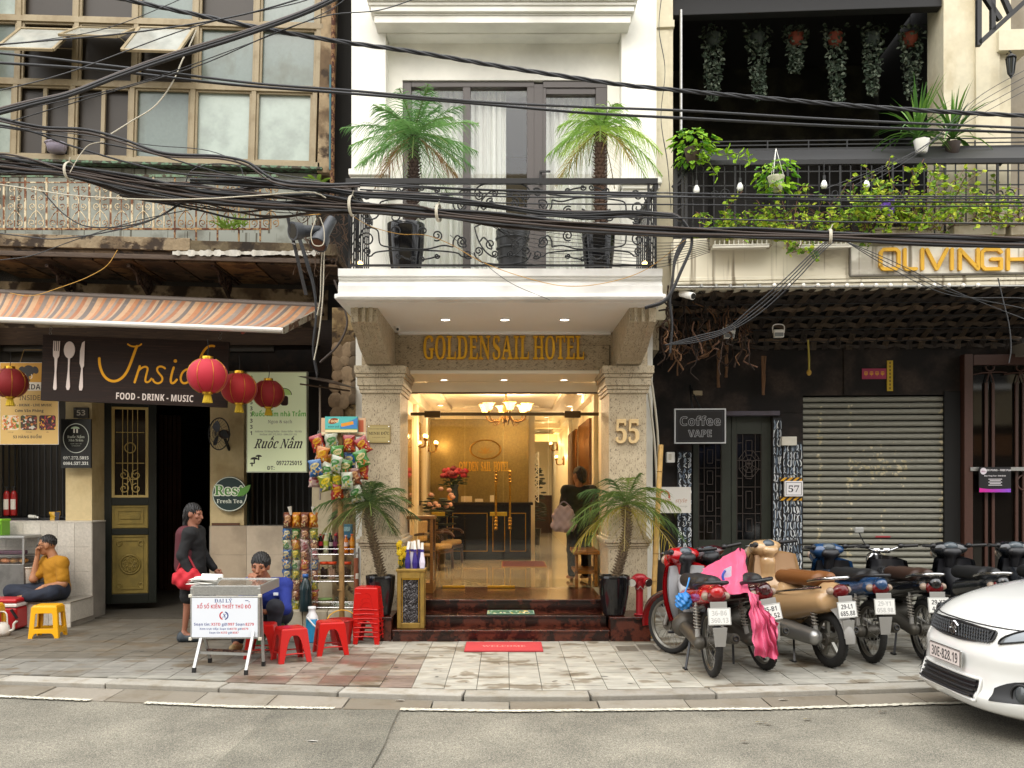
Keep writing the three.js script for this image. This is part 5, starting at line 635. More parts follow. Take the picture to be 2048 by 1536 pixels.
{
const Z=11.6,t=thing('round_logo_sign','black sign with a white ring logo and two phone numbers on the cream pillar','sign');
const pr=canvas(400,640,(k,w,h)=>{k.fillStyle='#141614';k.fillRect(0,0,w,h);k.strokeStyle='#cfd4cc';k.lineWidth=10;k.beginPath();k.ellipse(200,250,172,192,0,0,7);k.stroke();k.fillStyle='#bcd0b4';k.beginPath();k.ellipse(190,125,60,30,0,PI,0);k.fill();k.fillStyle='#e6e2da';k.fillRect(165,125,20,55);k.fillRect(205,130,22,50);k.textAlign='center';k.fillStyle='#c9cfc4';k.font='bold 46px serif';k.fillText('Ruốc Nấm',200,248);k.font='bold 40px serif';k.fillText('Nhà Trầm',200,292);k.font='18px sans-serif';k.fillText('NGON - SẠCH - BỔ',200,330);k.fillText('53 Hàng Buồm',200,356);k.fillStyle='#e8e8e0';k.font='bold 56px serif';k.fillText('097.272.5015',200,530);k.fillText('0984.537.331',200,602);});
board(t,null,[X(122,Z),X(182,Z),Y(936,Z),Y(838,Z)],-Z,0.03,M.black,pr,'panel',0.4);
const n=thing('house_number_plate','small dark plate with the number 53 above the round logo sign','number plate'),np=canvas(128,96,(k,w,h)=>{k.fillStyle='#33302a';k.fillRect(0,0,w,h);k.fillStyle='#b9b3a4';k.font='bold 74px sans-serif';k.textAlign='center';k.fillText('53',w/ 2, 74); }); board(n, null, [X(147, 11.7), X(177, 11.7), Y(836, 11.7), Y(815, 11.7)], -11.7, 0.02, M.black, np, 'plate', 0.5); mb().sph(P(150, 818, 11.68), 0.006).build('screw', M.steel, n);
}
{
  const Z = 12.12, t = thing('round_tea_sign', 'round dark green Rest Fresh Tea sign with a leaf on the cream pillar', 'sign'), c = P(460, 988, Z);
  const pr = canvas(384, 384, (k, w, h) => { k.fillStyle = '#c9cfc0'; k.beginPath(); k.arc(192, 192, 190, 0, 7); k.fill(); k.fillStyle = '#14302f'; k.beginPath(); k.arc(192, 192, 180, 0, 7); k.fill(); k.lineJoin = 'round'; k.font = 'bold 150px serif'; k.textAlign = 'center'; k.strokeStyle = '#e4ead6'; k.lineWidth = 20; k.strokeText('Rest', 185, 205); k.fillStyle = '#4f8a3a'; k.fillText('Rest', 185, 205); k.fillStyle = '#dde2d2'; k.font = 'bold 58px serif'; k.fillText('Fresh Tea', 192, 292); });
  mb().add(new THREE.CylinderGeometry(0.224, 0.224, 0.03, 40).rotateX(PI /2).translate(c.x,c.y,c.z)).build('disc',mat(0x14302f,0.5),t);{const g=new THREE.CircleGeometry(0.222,40);g.translate(c.x,c.y,c.z+0.017);mesh('printed_face',g,new THREE.MeshStandardMaterial({map:pr,roughness:0.45}),t);}{const s=new THREE.Shape();s.moveTo(-0.03,-0.06);s.quadraticCurveTo(-0.01,0.05,0.14,0.09);s.quadraticCurveTo(0.12,-0.06,-0.03,-0.06);const g=new THREE.ExtrudeGeometry(s,{depth:0.012,bevelEnabled:false});g.translate(c.x+0.13,c.y+0.03,c.z+0.02);mb().add(g).build('leaf',mat(0x5f9a3e,0.5),t);}
}
{
const Z=11.6,t=thing('lightbox_sign','pale green lightbox sign Ruoc Nam with mushrooms and a phone number','sign');
const pr=canvas(512,836,(k,w,h)=>{k.fillStyle='#ccd6ae';k.fillRect(0,0,w,h);k.fillStyle='#1d1a16';k.textAlign='center';k.strokeStyle='#1d1a16';k.lineWidth=5;k.fillStyle='#9ab56a';k.beginPath();k.ellipse(320,190,66,56,0,PI,0);k.fill();k.stroke();k.fillStyle='#2a1c18';k.beginPath();k.roundRect(290,196,66,84,22);k.fill();k.save();k.translate(34,40);k.fillStyle='#22201c';k.font='bold 46px sans-serif';[...'0984537331'].forEach((c,i)=>k.fillText(c,0,20+i*52));k.restore();
k.fillStyle='#4f9a2f';k.font='bold 58px sans-serif';k.save();k.translate(275,370);k.scale(0.86,1);k.fillText('Ruốc nấm nhà Trầm',0,0);k.restore();k.fillStyle='#4a4a44';k.font='36px serif';k.fillText('Ngon & sạch',285,428);k.font='19px serif';k.fillText('Address: 53 Hàng Buồm - Hoàn Kiếm - Hà Nội',270,505);k.fillText('Hotline: 097.272.5015 - 0984.537.331',270,530);k.fillStyle='#1c1a17';k.font='italic bold 96px serif';k.save();k.translate(262,640);k.transform(1,0,-0.2,1,0,0);k.scale(0.85,1.15);k.fillText('Ruốc Nấm',0,0);k.restore();k.font='bold 50px sans-serif';k.save();k.translate(366,782);k.scale(0.82,1);k.fillText('0972725015',0,0);k.restore();k.font='bold 44px sans-serif';k.fillText('ĐT:',205,822);k.fillStyle='#1c1a17';[[60,735,34],[98,712,28],[40,772,20]].forEach(([x,y,r])=>{k.beginPath();k.ellipse(x,y,r,r*0.6,0,PI,0);k.fill();k.fillRect(x-6,y,12,r);});});
board(t,null,[X(493,Z),X(614,Z),Y(945,Z),Y(743,Z)],-Z,0.1,mat(0xaab09a,0.5),pr,'case',0.35,{inset:0.012});
for(const m of t.children)if(m.name==='printed_face'){m.material.emissive=new THREE.Color(0xffffff);m.material.emissiveMap=m.material.map;m.material.emissiveIntensity=0.16;}
const tin=thing('tin_canopy','small bent sheet metal canopy on a stick above the snack rack','canopy');mb().grid(6,2,(u,v)=>P(lerp(595,712,u),lerp(752,776,u)-6*Math.sin(u*PI)*v,lerp(10.6,11.1,v)),0.006).build('sheet',mat(0x6f6a64,0.5,{metal:0.4,map:'rust',s:0.6}),tin);mb().rod(P(640,770,10.85),P(640,1000,10.85),0.012).build('stick',mat(0x7a7064,0.7),tin);mb().rod(P(600,768,10.7),P(700,782,10.9),0.01).build('batten',mat(0x4a3a2c,0.8),tin);
}
// paper lanterns
function lantern(px,py,rpx,Z,label,col,Iem){
const c=P(px,py,Z),r=rpx*Z/ FOC, t = thing('paper_lantern', label, 'lantern', { fixed: true, group: 'red paper lanterns' }); t.position.copy(c);
  const body = mb(); const n = 32, prof = []; for (let i = 0; i <= 44; i++) { const a = lerp(-1.12, 1.12, i /44);prof.push([Math.cos(a)*r*1.02*(1+0.012*(i%2)),Math.sin(a)*r*0.93]);}body.lathe(prof,V(0,0,0),n);body.build('paper_body',new THREE.MeshPhysicalMaterial({color:new THREE.Color(col),roughness:0.75,transmission:0.25,thickness:0,side:THREE.DoubleSide}),t);
const rim=mb();rim.lathe([[r*0.3,r*0.82],[r*0.3,r*1.0],[r*0.27,r*1.0],[r*0.27,r*0.82]],V(0,0,0),20);rim.build('top_collar',M.gold,t);const rb=mb();rb.lathe([[r*0.27,-r*0.82],[r*0.27,-r*0.93],[r*0.24,-r*0.93],[r*0.24,-r*0.82]],V(0,0,0),20);rb.build('bottom_collar',M.gold,t);
for(let k=0;k<8;k++){const a=k*PI/ 4 + 0.2, pts = []; for (let i = 0; i <= 10; i++) { const e = lerp(-1.12, 1.12, i /10);pts.push(V(Math.cos(e)*Math.cos(a)*r*1.045,Math.sin(e)*r*0.95,Math.cos(e)*Math.sin(a)*r*1.045));}mb().tube(pts,r*0.012,4,12).build('gold_rib',M.gold,t);}
const tas=mb();for(let k=0;k<14;k++){const a=k*0.449;tas.rod(V(Math.cos(a)*r*0.12,-r*0.9,Math.sin(a)*r*0.12),V(Math.cos(a)*r*0.22,-r*1.38,Math.sin(a)*r*0.22),r*0.04,r*0.05,5);}tas.build('tassel',mat(0xc9a91f,0.7),t);mb().tube([V(0,r,0),V(0.01,r*1.4,0),V(0,r*1.9,0)],0.004,4,6).build('cord',M.black,t);
}
lantern(415,752,39,10.25,'bright pinkish red paper lantern overlapping the end of the restaurant sign',0xc42036,0);lantern(478,777,35,10.7,'deep red paper lantern in the middle of the three beside the sign',0xb0141a,0);lantern(537,788,31,11.1,'smallest dark red paper lantern in front of the lightbox sign',0x9a1218,0);lantern(20,766,33,10.9,'dark red paper lantern before the yellow menu banner',0x8e1015,0);
// things on and around the plinth
{
const Z=11.0,yb=0.292;
const s=thing('food_case','steel framed glass food case on the tiled platform at the left edge','food case');const x0=-6.15,x1=X(48,Z),y0=Y(1165,Z),ym=Y(1128,Z),y1=Y(1077,Z);mb().box(x0,x1,yb,ym,-Z,-11.38,0.006).build('cabinet',M.steel,s);for(const z of[-Z,-11.36])mb().box(x1-0.02,x1,ym,y1,z,z-0.02).build('post',M.alu,s);mb().box(x0,x1+0.01,y1,y1+0.03,-Z+0.01,-11.39,0.005).build('lid',M.alu,s);mb().box(x0,x1-0.005,ym+0.01,y1-0.005,-Z-0.006,-Z-0.012).build('pane',glassM(),s);mb().box(x0,x1,ym+0.09,ym+0.1,-Z-0.03,-11.35).build('shelf',M.steel,s);
reseed(61);const food=thing('food_items','small buns and purple packets laid out inside the glass food case','food');for(let i=0;i<9;i++)mb().sph(V(lerp(-5.95,x1-0.08,i/ 8), ym + 0.03, -11.1 - rnd(0.1)), 0.045, 1.2, 0.7, 1, 9).build('bun', mat([0xb06a3a, 0x8a2a2a, 0xc08a4a][i % 3], 0.6), food); for (let i = 0; i < 6; i++) mb().box(lerp(-5.95, x1 - 0.1, i /5)-0.05,lerp(-5.95,x1-0.1,i/ 5) + 0.05, ym + 0.101, ym + 0.15, -11.1, -11.2, 0.015).build('packet', mat(0x4a1838, 0.4), food);
  const gb = thing('green_crate', 'lime green plastic crate at the left edge above the food case', 'crate'); mb().box(-6.05, X(12, 11.2), Y(1075, 11.2) + 0.02, Y(1040, 11.2), -11.1, -11.3, 0.012).build('body', mat(0x6aa51c, 0.45), gb); mb().box(-6.05, X(13, 11.2), Y(1042, 11.2), Y(1038, 11.2), -11.09, -11.31, 0.006).build('rim', mat(0x7fbf24, 0.45), gb); for (let i = 0; i < 3; i++) mb().box(X(2 + i * 3, 11.2), X(4 + i * 3, 11.2), Y(1070, 11.2), Y(1048, 11.2), -11.095, -11.11).build('slot', mat(0x3a6a0c, 0.6), gb);
  const cu = thing('snack_bag_on_shelf', 'torn yellow and dark snack bag standing on the black window shelf', 'snack bag'); const c = P(110, 1042, 11.9); mb().grid(6, 6, (u, v) => V(c.x + (u - 0.5) * 0.11 * (1 + 0.3 * v), c.y + v * 0.115, c.z + 0.03 * Math.cos((u - 0.5) * 3) + 0.01 * Math.sin(v * 9 + u * 5)), 0.02).build('bag', mat(0xb98e20, 0.4), cu); mb().grid(4, 6, (u, v) => V(c.x + 0.012 + u * 0.05 * (1 + 0.3 * v), c.y + 0.002 + v * 0.112, c.z + 0.034 + 0.002 * u), 0.002).build('dark_label', mat(0x2c2c38, 0.4), cu);
  const bt = thing('pet_bottle', 'small clear bottle lying on the black window shelf', 'bottle'); mb().rod(P(58, 1033, 11.9), P(70, 1034, 11.9), 0.025, 0.025, 10).rod(P(70, 1034, 11.9), P(75, 1035, 11.9), 0.025, 0.011, 10).build('body', mat(0xbab8ae, 0.2), bt); mb().rod(P(75, 1035, 11.9), P(77, 1035, 11.9), 0.013).build('cap', M.whiteP, bt);
  ['left', 'right'].forEach((w, i) => { const q = P(14 + i * 14, 1032, 12.1), f = thing('fire_extinguisher', `${w} red fire extinguisher on the dark shelf behind the left window bars`, 'fire extinguisher', { group: 'fire extinguishers' }); mb().lathe([[0.001, 0], [0.038, 0], [0.04, 0.02], [0.04, 0.28], [0.02, 0.32], [0.001, 0.32]], q).build('cylinder', mat(0x8e1614, 0.35), f); mb().rod(V(q.x, q.y + 0.32, q.z), V(q.x, q.y + 0.36, q.z), 0.013).box(q.x - 0.03, q.x + 0.02, q.y + 0.36, q.y + 0.375, q.z - 0.01, q.z + 0.01, 0.004).build('valve', M.black, f); mb().add(new THREE.CylinderGeometry(0.0408, 0.0408, 0.13, 14, 1, true, -0.9, 1.8).translate(q.x, q.y + 0.15, q.z)).build('label_band', mat(0xc9c0b4, 0.5), f); });
  const wb = thing('white_bucket', 'white plastic bucket on the platform beside the man in yellow', 'bucket'); { const b = V(X(54, 11.15), yb, -11.15), h = Y(1135, 11.15) - yb; mb().lathe([[0.001, 0], [0.1, 0], [0.13, h], [0.14, h], [0.14, h + 0.015], [0.125, h + 0.015], [0.095, 0.01], [0.001, 0.01]], b, 22).build('pail', mat(0xc9c2b6, 0.45), wb); mb().torus(V(b.x, b.y + h, b.z), 0.145, 0.004, V(0, 0.5, 1), 20, 5, PI).build('handle', M.steel, wb); }
  const fan = thing('wall_fan', 'black wall fan with a wire cage in the shade of the passage', 'fan'), fc = P(443, 868, 12.0), R = 0.2; const cg = mb(); cg.torus(V(0, 0, 0.04), R, 0.008, null, 30, 6).torus(V(0, 0, 0.08), R * 0.6, 0.003, null, 24, 5).torus(V(0, 0, 0.09), R * 0.3, 0.003, null, 20, 5); for (let i = 0; i < 24; i++) { const a = i * PI /12;cg.tube([V(0,0,0.095),V(Math.cos(a)*R*0.6,Math.sin(a)*R*0.6,0.08),V(Math.cos(a)*R,Math.sin(a)*R,0.04)],0.002,4,4);}const M4=new THREE.Matrix4().makeRotationY(-0.6).setPosition(fc.x,fc.y,fc.z);const put=(n,b,m)=>{const g=b.geo();g.applyMatrix4(M4);mesh(n,g,m,fan);};put('cage',cg,M.black);const bl=mb();for(let i=0;i<3;i++){const a=i*2.094;const s=new THREE.Shape();s.moveTo(0.03,-0.02);s.quadraticCurveTo(0.1,-0.08,0.17,-0.05);s.quadraticCurveTo(0.18,0.02,0.12,0.05);s.quadraticCurveTo(0.06,0.04,0.03,0.02);const g=new THREE.ExtrudeGeometry(s,{depth:0.004,bevelEnabled:false});g.rotateX(0.3);g.rotateZ(a);g.translate(0,0,0.04);bl.add(g);}put('blades',bl,mat(0x2a2c30,0.4));put('motor',mb().lathe([[0.001,-0.12],[0.05,-0.1],[0.06,-0.03],[0.04,0.02],[0.001,0.04]],V(0,0,0),16,new THREE.Matrix4().makeRotationX(PI/ 2)), mat(0x3a1a18, 0.5)); mb().rod(V(fc.x, fc.y - 0.02, fc.z - 0.1), V(fc.x + 0.05, fc.y - 0.25, fc.z - 0.25), 0.02).build('arm', M.black, fan);
}
//stools
function stoolYellow(){const t=new THREE.Group();const m=mat(0xe0a312,0.32),w=0.27,d=0.25,h=0.345;const s=mb();s.box(-0.125,0.125,h-0.03,h,-0.11,0.11,0.015);s.build('seat',m,t);
const side=(dx,dz,wd,nrm)=>{const sp=0.025;const o=new THREE.Shape(),hw=wd/ 2, bw = hw + sp; o.moveTo(-bw, 0); o.lineTo(-bw + 0.035, 0); o.quadraticCurveTo(-bw + 0.045, 0.05, -bw + 0.075, 0.055); o.lineTo(bw - 0.075, 0.055); o.quadraticCurveTo(bw - 0.045, 0.05, bw - 0.035, 0); o.lineTo(bw, 0); o.lineTo(hw, h - 0.02); o.lineTo(-hw, h - 0.02); o.closePath(); const i = new THREE.Path(); i.moveTo(-bw + 0.05, 0.1); i.lineTo(bw - 0.05, 0.1); i.lineTo(hw - 0.035, h - 0.1); i.quadraticCurveTo(hw - 0.04, h - 0.08, hw - 0.055, h - 0.08); i.lineTo(-hw + 0.055, h - 0.08); i.quadraticCurveTo(-hw + 0.04, h - 0.08, -hw + 0.035, h - 0.1); i.closePath(); o.holes.push(i); const g = new THREE.ExtrudeGeometry(o, { depth: 0.01, bevelEnabled: true, bevelSize: 0.003, bevelThickness: 0.003, bevelSegments: 2 }); g.translate(0, 0, -0.013); g.rotateX(-Math.atan(0.025 /h));g.translate(0,0,0.025);const q=new THREE.Matrix4().makeRotationY(nrm).setPosition(dx,0,dz);return mb().add(g,q);};
side(0,0.115,0.25,0).build('side_panel',m,t);side(0,-0.115,0.25,PI).build('side_panel',m,t);side(0.13,0,0.22,PI/ 2).build('side_panel', m, t); side(-0.13, 0, 0.22, -PI /2).build('side_panel',m,t);return t;}
function stoolRed(m,h=0.31,fl=0.035){const t=new THREE.Group(),w=0.115;mb().box(-w,w,h-0.02,h,-w,w,0.012).build('seat',m,t);mb().torus(V(0,h+0.001,0),0.02,0.003,UPV,16,5).build('seat_hole_rim',m,t);mb().box(-w+0.02,w-0.02,h+0.0005,h+0.003,-w+0.02,w-0.02,0.001).build('seat_inset',m,t);
for(let i=0;i<4;i++){const o=new THREE.Shape(),bw=w+fl;o.moveTo(-bw,0);o.lineTo(-bw+0.042,0);o.bezierCurveTo(-w+0.06,h*0.75,-0.05,h*0.8,0,h*0.8);o.bezierCurveTo(0.05,h*0.8,w-0.06,h*0.75,bw-0.042,0);o.lineTo(bw,0);o.lineTo(w,h-0.012);o.lineTo(-w,h-0.012);o.closePath();const g=new THREE.ExtrudeGeometry(o,{depth:0.008,bevelEnabled:true,bevelSize:0.0025,bevelThickness:0.0025,bevelSegments:2,curveSegments:14});g.translate(0,-h,-0.008);g.rotateX(-Math.atan(fl/ h)); g.translate(0, h, w); const q = new THREE.Matrix4().makeRotationY(i * PI /2);mb().add(g,q).build('legs_panel',m,t);const c=mb().tube([V(-w-0.008,0.075,w+0.02),V(0,0.08,w+0.008),V(w+0.008,0.075,w+0.02)],0.007,6,8).geo();c.applyMatrix4(q);mesh('stretcher',c,m,t);}
return t;}
function put(proto,name,label,category,x,y,z,turn,group){const c=proto.clone();c.name=numbered(name);c.userData={label,category};if(group)c.userData.group=group;c.position.set(x,y,z);c.rotation.y=turn;scene.add(c);return c;}
{const sy=stoolYellow();const g1=Gd(1277);put(sy,'plastic_stool','yellow plastic stool with open sides before the tiled platform','stool',X(97,g1+0.14),0,-g1-0.13,0.1,'yellow plastic stools');put(sy,'plastic_stool','yellow plastic stool cut off by the left edge beside the red cooler','stool',X(-25,10.2),0,-10.2,0.1,'yellow plastic stools');
const rm=mat(0xb8150f,0.28),sr=stoolRed(rm),s1=new THREE.MeshStandardMaterial({color:0xe8dcd8,roughness:0.5});
const st=(px,py,turn,label,grp='red plastic stools')=>{const Z=Gd(py);const o=put(sr,'red_plastic_stool',label,'stool',X(px,Z+0.15),0,-Z-0.15,turn,grp);const k=mb().box(0.05,0.09,0.275,0.293,0.1165,0.1185).build('sticker',s1,o);return o;};
st(582,1327,0.5,'red plastic stool nearest the street, right of the lottery table');st(525,1318,0.1,'red plastic stool half hidden behind the corner of the lottery table');st(661,1312,0.35,'red plastic stool standing in front of the red bucket');
const Zs=Gd(1290)+0.16;for(let i=0;i<7;i++){const o=put(stoolRed.p??=stoolRed(mat(0xb4130e,0.26),0.3,0.018),'red_plastic_stool',['bottom','second','third','fourth','fifth','sixth','topmost'][i]+(i===0||i===6?' red plastic stool of the tall stack before the palm pot':' red plastic stool from the bottom of the stack before the palm pot'),'stool',X(737,Zs)+(hash(i,1,2)-0.5)*0.008,i*0.046,-Zs,-0.06+(hash(i,4,1)-0.5)*0.09,'stack of red plastic stools');}
}
// ---------- right building ----------
const RF=frame(1.6,-12.2,-4),RM={soot:mat(0x544b45,0.85,{map:'soot',s:1.6,bump:'soot',bs:1.6,bh:0.008}),cream:mat(0xd6cdb4,0.75,{map:'plaster',s:1.9}),fascia:mat(0xd6cfbd,0.75,{map:'streak',s:2.4,sy:1.1}),doorG:mat(0x262c22,0.5,{map:'blotch',s:0.4}),gate:mat(0x4d2f24,0.4,{map:'grain',s:0.3}),shut:0};
{
const t=thing('right_building','soot dark shop house with a cream fascia and a planted balcony','building',{frame:RF,fixed:true});
const bx=(name,x0,y0,x1,y1,w,d,m,r=0.004,par=t)=>{const[a,b,c,e]=RF.rect(x0,y0,x1,y1??1000,w);return mb().box(a,b,y1===null?-0.05:c,e,w-d,w,r).build(name,m,par);};
bx('shop_wall',1296,660,1384,null,0,0.3,RM.soot,0);bx('shop_wall',1384,660,1606,826,0,0.3,RM.soot,0);bx('shop_wall',1606,660,1930,790,0,0.3,RM.soot,0);bx('shop_wall',1889,790,1930,null,0,0.3,RM.soot,0);bx('shop_wall',1930,660,2200,708,0,0.3,RM.soot,0);bx('wall_pier',1545,826,1606,null,0.004,0.3,RM.soot,0);bx('wall_strip',1688,690,1696,790,0.02,0.04,RM.soot);bx('jamb',1889,782,1921,null,0.03,0.06,M.dark);
mb().box(-0.2,6.5,-0.05,8,-1.7,-1.55).build('rear_wall',M.dark,t);
bx('plinth',1290,1215,1345,null,0.1,0.1,M.concrete,0.01);bx('lintel',1380,822,1560,831,0.05,0.2,mat(0x5a5460,0.7,{map:'plaster',s:0.5}));
// painted pillars beside the door: rows of white strokes like letters
const gr=canvas(256,1024,(k,w,h)=>{k.fillStyle='#171a1e';k.fillRect(0,0,w,h);reseed(51);k.lineCap='round';for(let y=12;y<h;y+=52)for(let x=6;x<w;x+=44)for(let q=0;q<3;q++){k.strokeStyle=['#c9cfd6','#8f9dac','#e4e6e6','#5c6c80'][Math.floor(rnd(4))];k.lineWidth=rnd(4,9);k.beginPath();k.moveTo(x+rnd(34),y+rnd(10));k.quadraticCurveTo(x+rnd(-10,44),y+rnd(20,30),x+rnd(34),y+rnd(34,50));k.stroke();}});
const paint=(x0,y0,x1,y1,w,n)=>{const[a,b,c,e]=RF.rect(x0,y0,x1,y1,w);mb().box(a,b,c,e,w-0.06,w-0.002).build('painted_pillar',RM.soot,t);const g=new THREE.PlaneGeometry(b-a,e-c);g.translate((a+b)/2,(c+e)/2,w);mesh('painted_face',g,new THREE.MeshStandardMaterial({map:n?gr:rep(gr,2,1),roughness:0.7}),t);};
paint(1354,902,1383,1112,0.03,0);paint(1566,884,1604,1192,0.03,1);paint(1546,836,1563,1192,0.012,0);
// double door
const dr=new THREE.Group();dr.name='double_door';t.add(dr);const dbx=(n,x0,y0,x1,y1,w,d,m,r=0.003)=>bx(n,x0,y0,x1,y1,w,d,m,r,dr);
for(const[a,b,ga,gb,gy]of[[1386,1462,1397,1443,888],[1463,1546,1473,1523,868]]){dbx('stile',a,832,ga,null,-0.1,0.05,RM.doorG);dbx('stile',gb,832,b,null,-0.1,0.05,RM.doorG);dbx('rail',ga,832,gb,gy,-0.1,0.05,RM.doorG);dbx('rail',ga,1080,gb,1112,-0.1,0.05,RM.doorG);dbx('bottom_panel',ga,1112,gb,null,-0.125,0.03,RM.doorG);dbx('dark_glass',ga,gy,gb,1080,-0.14,0.01,mat(0x0c0c0b,0.1));const g=mb(),[x0,x1,y0,y1]=RF.rect(ga,gy,gb,1080,-0.11),s=(u,v,u2,v2)=>g.bar(V(lerp(x0,x1,u),lerp(y0,y1,v),-0.115),V(lerp(x0,x1,u2),lerp(y0,y1,v2),-0.115),0.007,0.007,V(0,0,1));for(const u of[0.02,0.25,0.75,0.98])s(u,0,u,1);for(let k=0;k<=12;k++){const v=k/ 12; if (k % 3) { s(k % 2 ? 0 : 0.75, v, k % 2 ? 0.25 : 1, v); } else s(0, v, 1, v); } for (const [v0, v1] of [[0.08, 0.2], [0.3, 0.46], [0.58, 0.72], [0.8, 0.94]]) { s(0.38, v0, 0.62, v0); s(0.38, v1, 0.62, v1); s(0.38, v0, 0.38, v1); s(0.62, v0, 0.62, v1); } if (gy < 880) for (let r = 1; r <= 3; r++) { const c = V(lerp(x0, x1, 0.5), lerp(y0, y1, 0.72), -0.112); for (let q = 0; q < 8; q++) { const A = (i) => V(c.x + Math.cos(i * PI /4+PI/ 8) * 0.045 * r, c.y + Math.sin(i * PI /4+PI/ 8) * 0.06 * r, c.z); g.bar(A(q), A(q + 1), 0.006, 0.006, V(0, 0, 1)); if (r === 3) g.bar(c, A(q), 0.005, 0.005, V(0, 0, 1)); } } g.build('iron_grille', mat(0x3a302b, 0.6), dr); }
  bx('wall_box', 1563, 873, 1594, 891, 0.08, 0.08, M.white, 0.008);
  //roller shutter:one part per slat,old paint on one print
const SH=RF.rect(1606,792,1889,1000,-0.02);SH[2]=0.0;const sp=canvas(1024,1024,(k,w,h)=>{k.fillStyle='#86857a';k.fillRect(0,0,w,h);const X2=(px)=>(px-1606)/283*w,Y2=(py)=>(py-790)/410*h;reseed(71);for(let i=0;i<2600;i++){k.fillStyle=['#7b7a6e','#908f84','#858478','#969488'][i%4];k.globalAlpha=0.35;k.fillRect(rnd(w),rnd(h),rnd(3,60),rnd(1,4));}k.globalAlpha=0.85;const flake=(px,py,s)=>{k.fillStyle=['#b8ad8c','#aea482','#c6bc9c'][Math.floor(rnd(3))];k.beginPath();for(let a=0;a<7;a++)k.lineTo(X2(px)+Math.cos(a*0.9)*s*rnd(0.4,1.2),Y2(py)+Math.sin(a*0.9)*s*rnd(0.3,0.8));k.fill();};for(const[cx,n,y0]of[[1640,90,800],[1700,60,800],[1766,26,880],[1884,80,800]])for(let i=0;i<n;i++)flake(cx+rnd(-4,4),rnd(y0,1190),rnd(6,15));for(let i=0;i<110;i++)flake(1740+rnd(-40,75),925+rnd(-45,45)*rnd(),rnd(3,16));for(let i=0;i<60;i++)flake(rnd(1610,1885),rnd(800,1190),rnd(1,5));k.globalAlpha=1;k.fillStyle='#b3474e';k.fillRect(X2(1752),Y2(1054),108,10);});
RM.shut=new THREE.MeshStandardMaterial({map:sp,roughness:0.55,metalness:0.1});const N=35,hh=(SH[3]-SH[2])/N;const sg=new THREE.Group();sg.name='roller_shutter';t.add(sg);
for(let i=0;i<N;i++){const y=SH[2]+i*hh,s=new THREE.Shape();s.moveTo(-0.06,0.008);s.lineTo(-0.03,0.008);s.quadraticCurveTo(0.004,hh*0.16,0.0,hh*0.6);s.quadraticCurveTo(-0.006,hh*0.9,-0.04,hh*0.93);s.lineTo(-0.06,hh*0.93);const g=new THREE.ExtrudeGeometry(s,{depth:SH[1]-SH[0],bevelEnabled:false,curveSegments:5});g.rotateY(-PI/ 2); const q = clean(g), p = q.attributes.position; const bb = new THREE.Box3().setFromBufferAttribute(q.attributes.position); q.translate(SH[0] - bb.min.x, y, -0.02 - bb.max.z); for (let k = 0; k < p.count; k++) q.attributes.uv.setXY(k, (p.getX(k) - SH[0]) /(SH[1]-SH[0]),(p.getY(k)-SH[2])/(SH[3]-SH[2]));mesh('shutter_slat',q,RM.shut,sg);}
mb().box(SH[0],SH[1],-0.05,SH[3],-0.12,-0.1).build('shutter_back',M.dark,t);
// fascia with mouldings, below it the woven canopy
const W=1.9;bx('fascia',1347,470,2250,556,W,0.25,RM.fascia,0);for(const[a,b,o]of[[548,556,0.02],[557,563,0.035],[564,573,0.015]])bx('fascia_moulding',1345,a,2250,b,W+o,0.3,RM.fascia,0.008);bx('balcony_floor',1347,478,2250,492,W-0.02,3.2,M.concrete,0);
bx('column',1300,-60,1346,640,1.3,0.5,RM.cream);bx('column_panel',1313,60,1338,470,1.312,0.03,RM.cream);bx('column_cap',1300,40,1349,54,1.34,0.5,RM.cream);bx('stone_return',1296,575,1318,700,1.0,0.8,HM.stone);
bx('column',1887,-60,2022,480,1.1,0.5,RM.cream);bx('column_panel',1952,-60,2000,470,1.14,0.05,RM.cream);bx('column_cap',1998,58,2060,100,1.2,0.5,RM.cream);bx('arch_wall',2020,-60,2260,480,0.7,0.3,mat(0x8e8678,0.8,{map:'plaster',s:1.5}));
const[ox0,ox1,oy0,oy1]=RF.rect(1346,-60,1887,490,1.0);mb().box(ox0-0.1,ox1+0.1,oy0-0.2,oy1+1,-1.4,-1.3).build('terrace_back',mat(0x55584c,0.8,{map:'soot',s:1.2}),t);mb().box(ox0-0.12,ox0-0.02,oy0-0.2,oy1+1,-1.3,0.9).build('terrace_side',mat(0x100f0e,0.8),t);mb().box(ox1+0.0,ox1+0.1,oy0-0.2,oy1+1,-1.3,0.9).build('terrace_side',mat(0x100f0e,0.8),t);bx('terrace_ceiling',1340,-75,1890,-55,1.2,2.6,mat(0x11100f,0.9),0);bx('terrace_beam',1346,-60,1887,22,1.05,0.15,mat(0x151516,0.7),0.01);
{const a=RF.at(1362,20,1.1),b=RF.at(1362,262,1.1);mb().rod(a,b,0.018).build('metal_post',M.alu,t);}for(let i=0;i<4;i++){const x=lerp(ox0,ox1,(i+0.5)/4);mb().box(x-0.45,x+0.45,oy0,oy0+1.9,-1.29,-1.25,0.01).build('shuttered_door',mat(0x1d1813,0.6,{map:'wood',s:0.4}),t);}
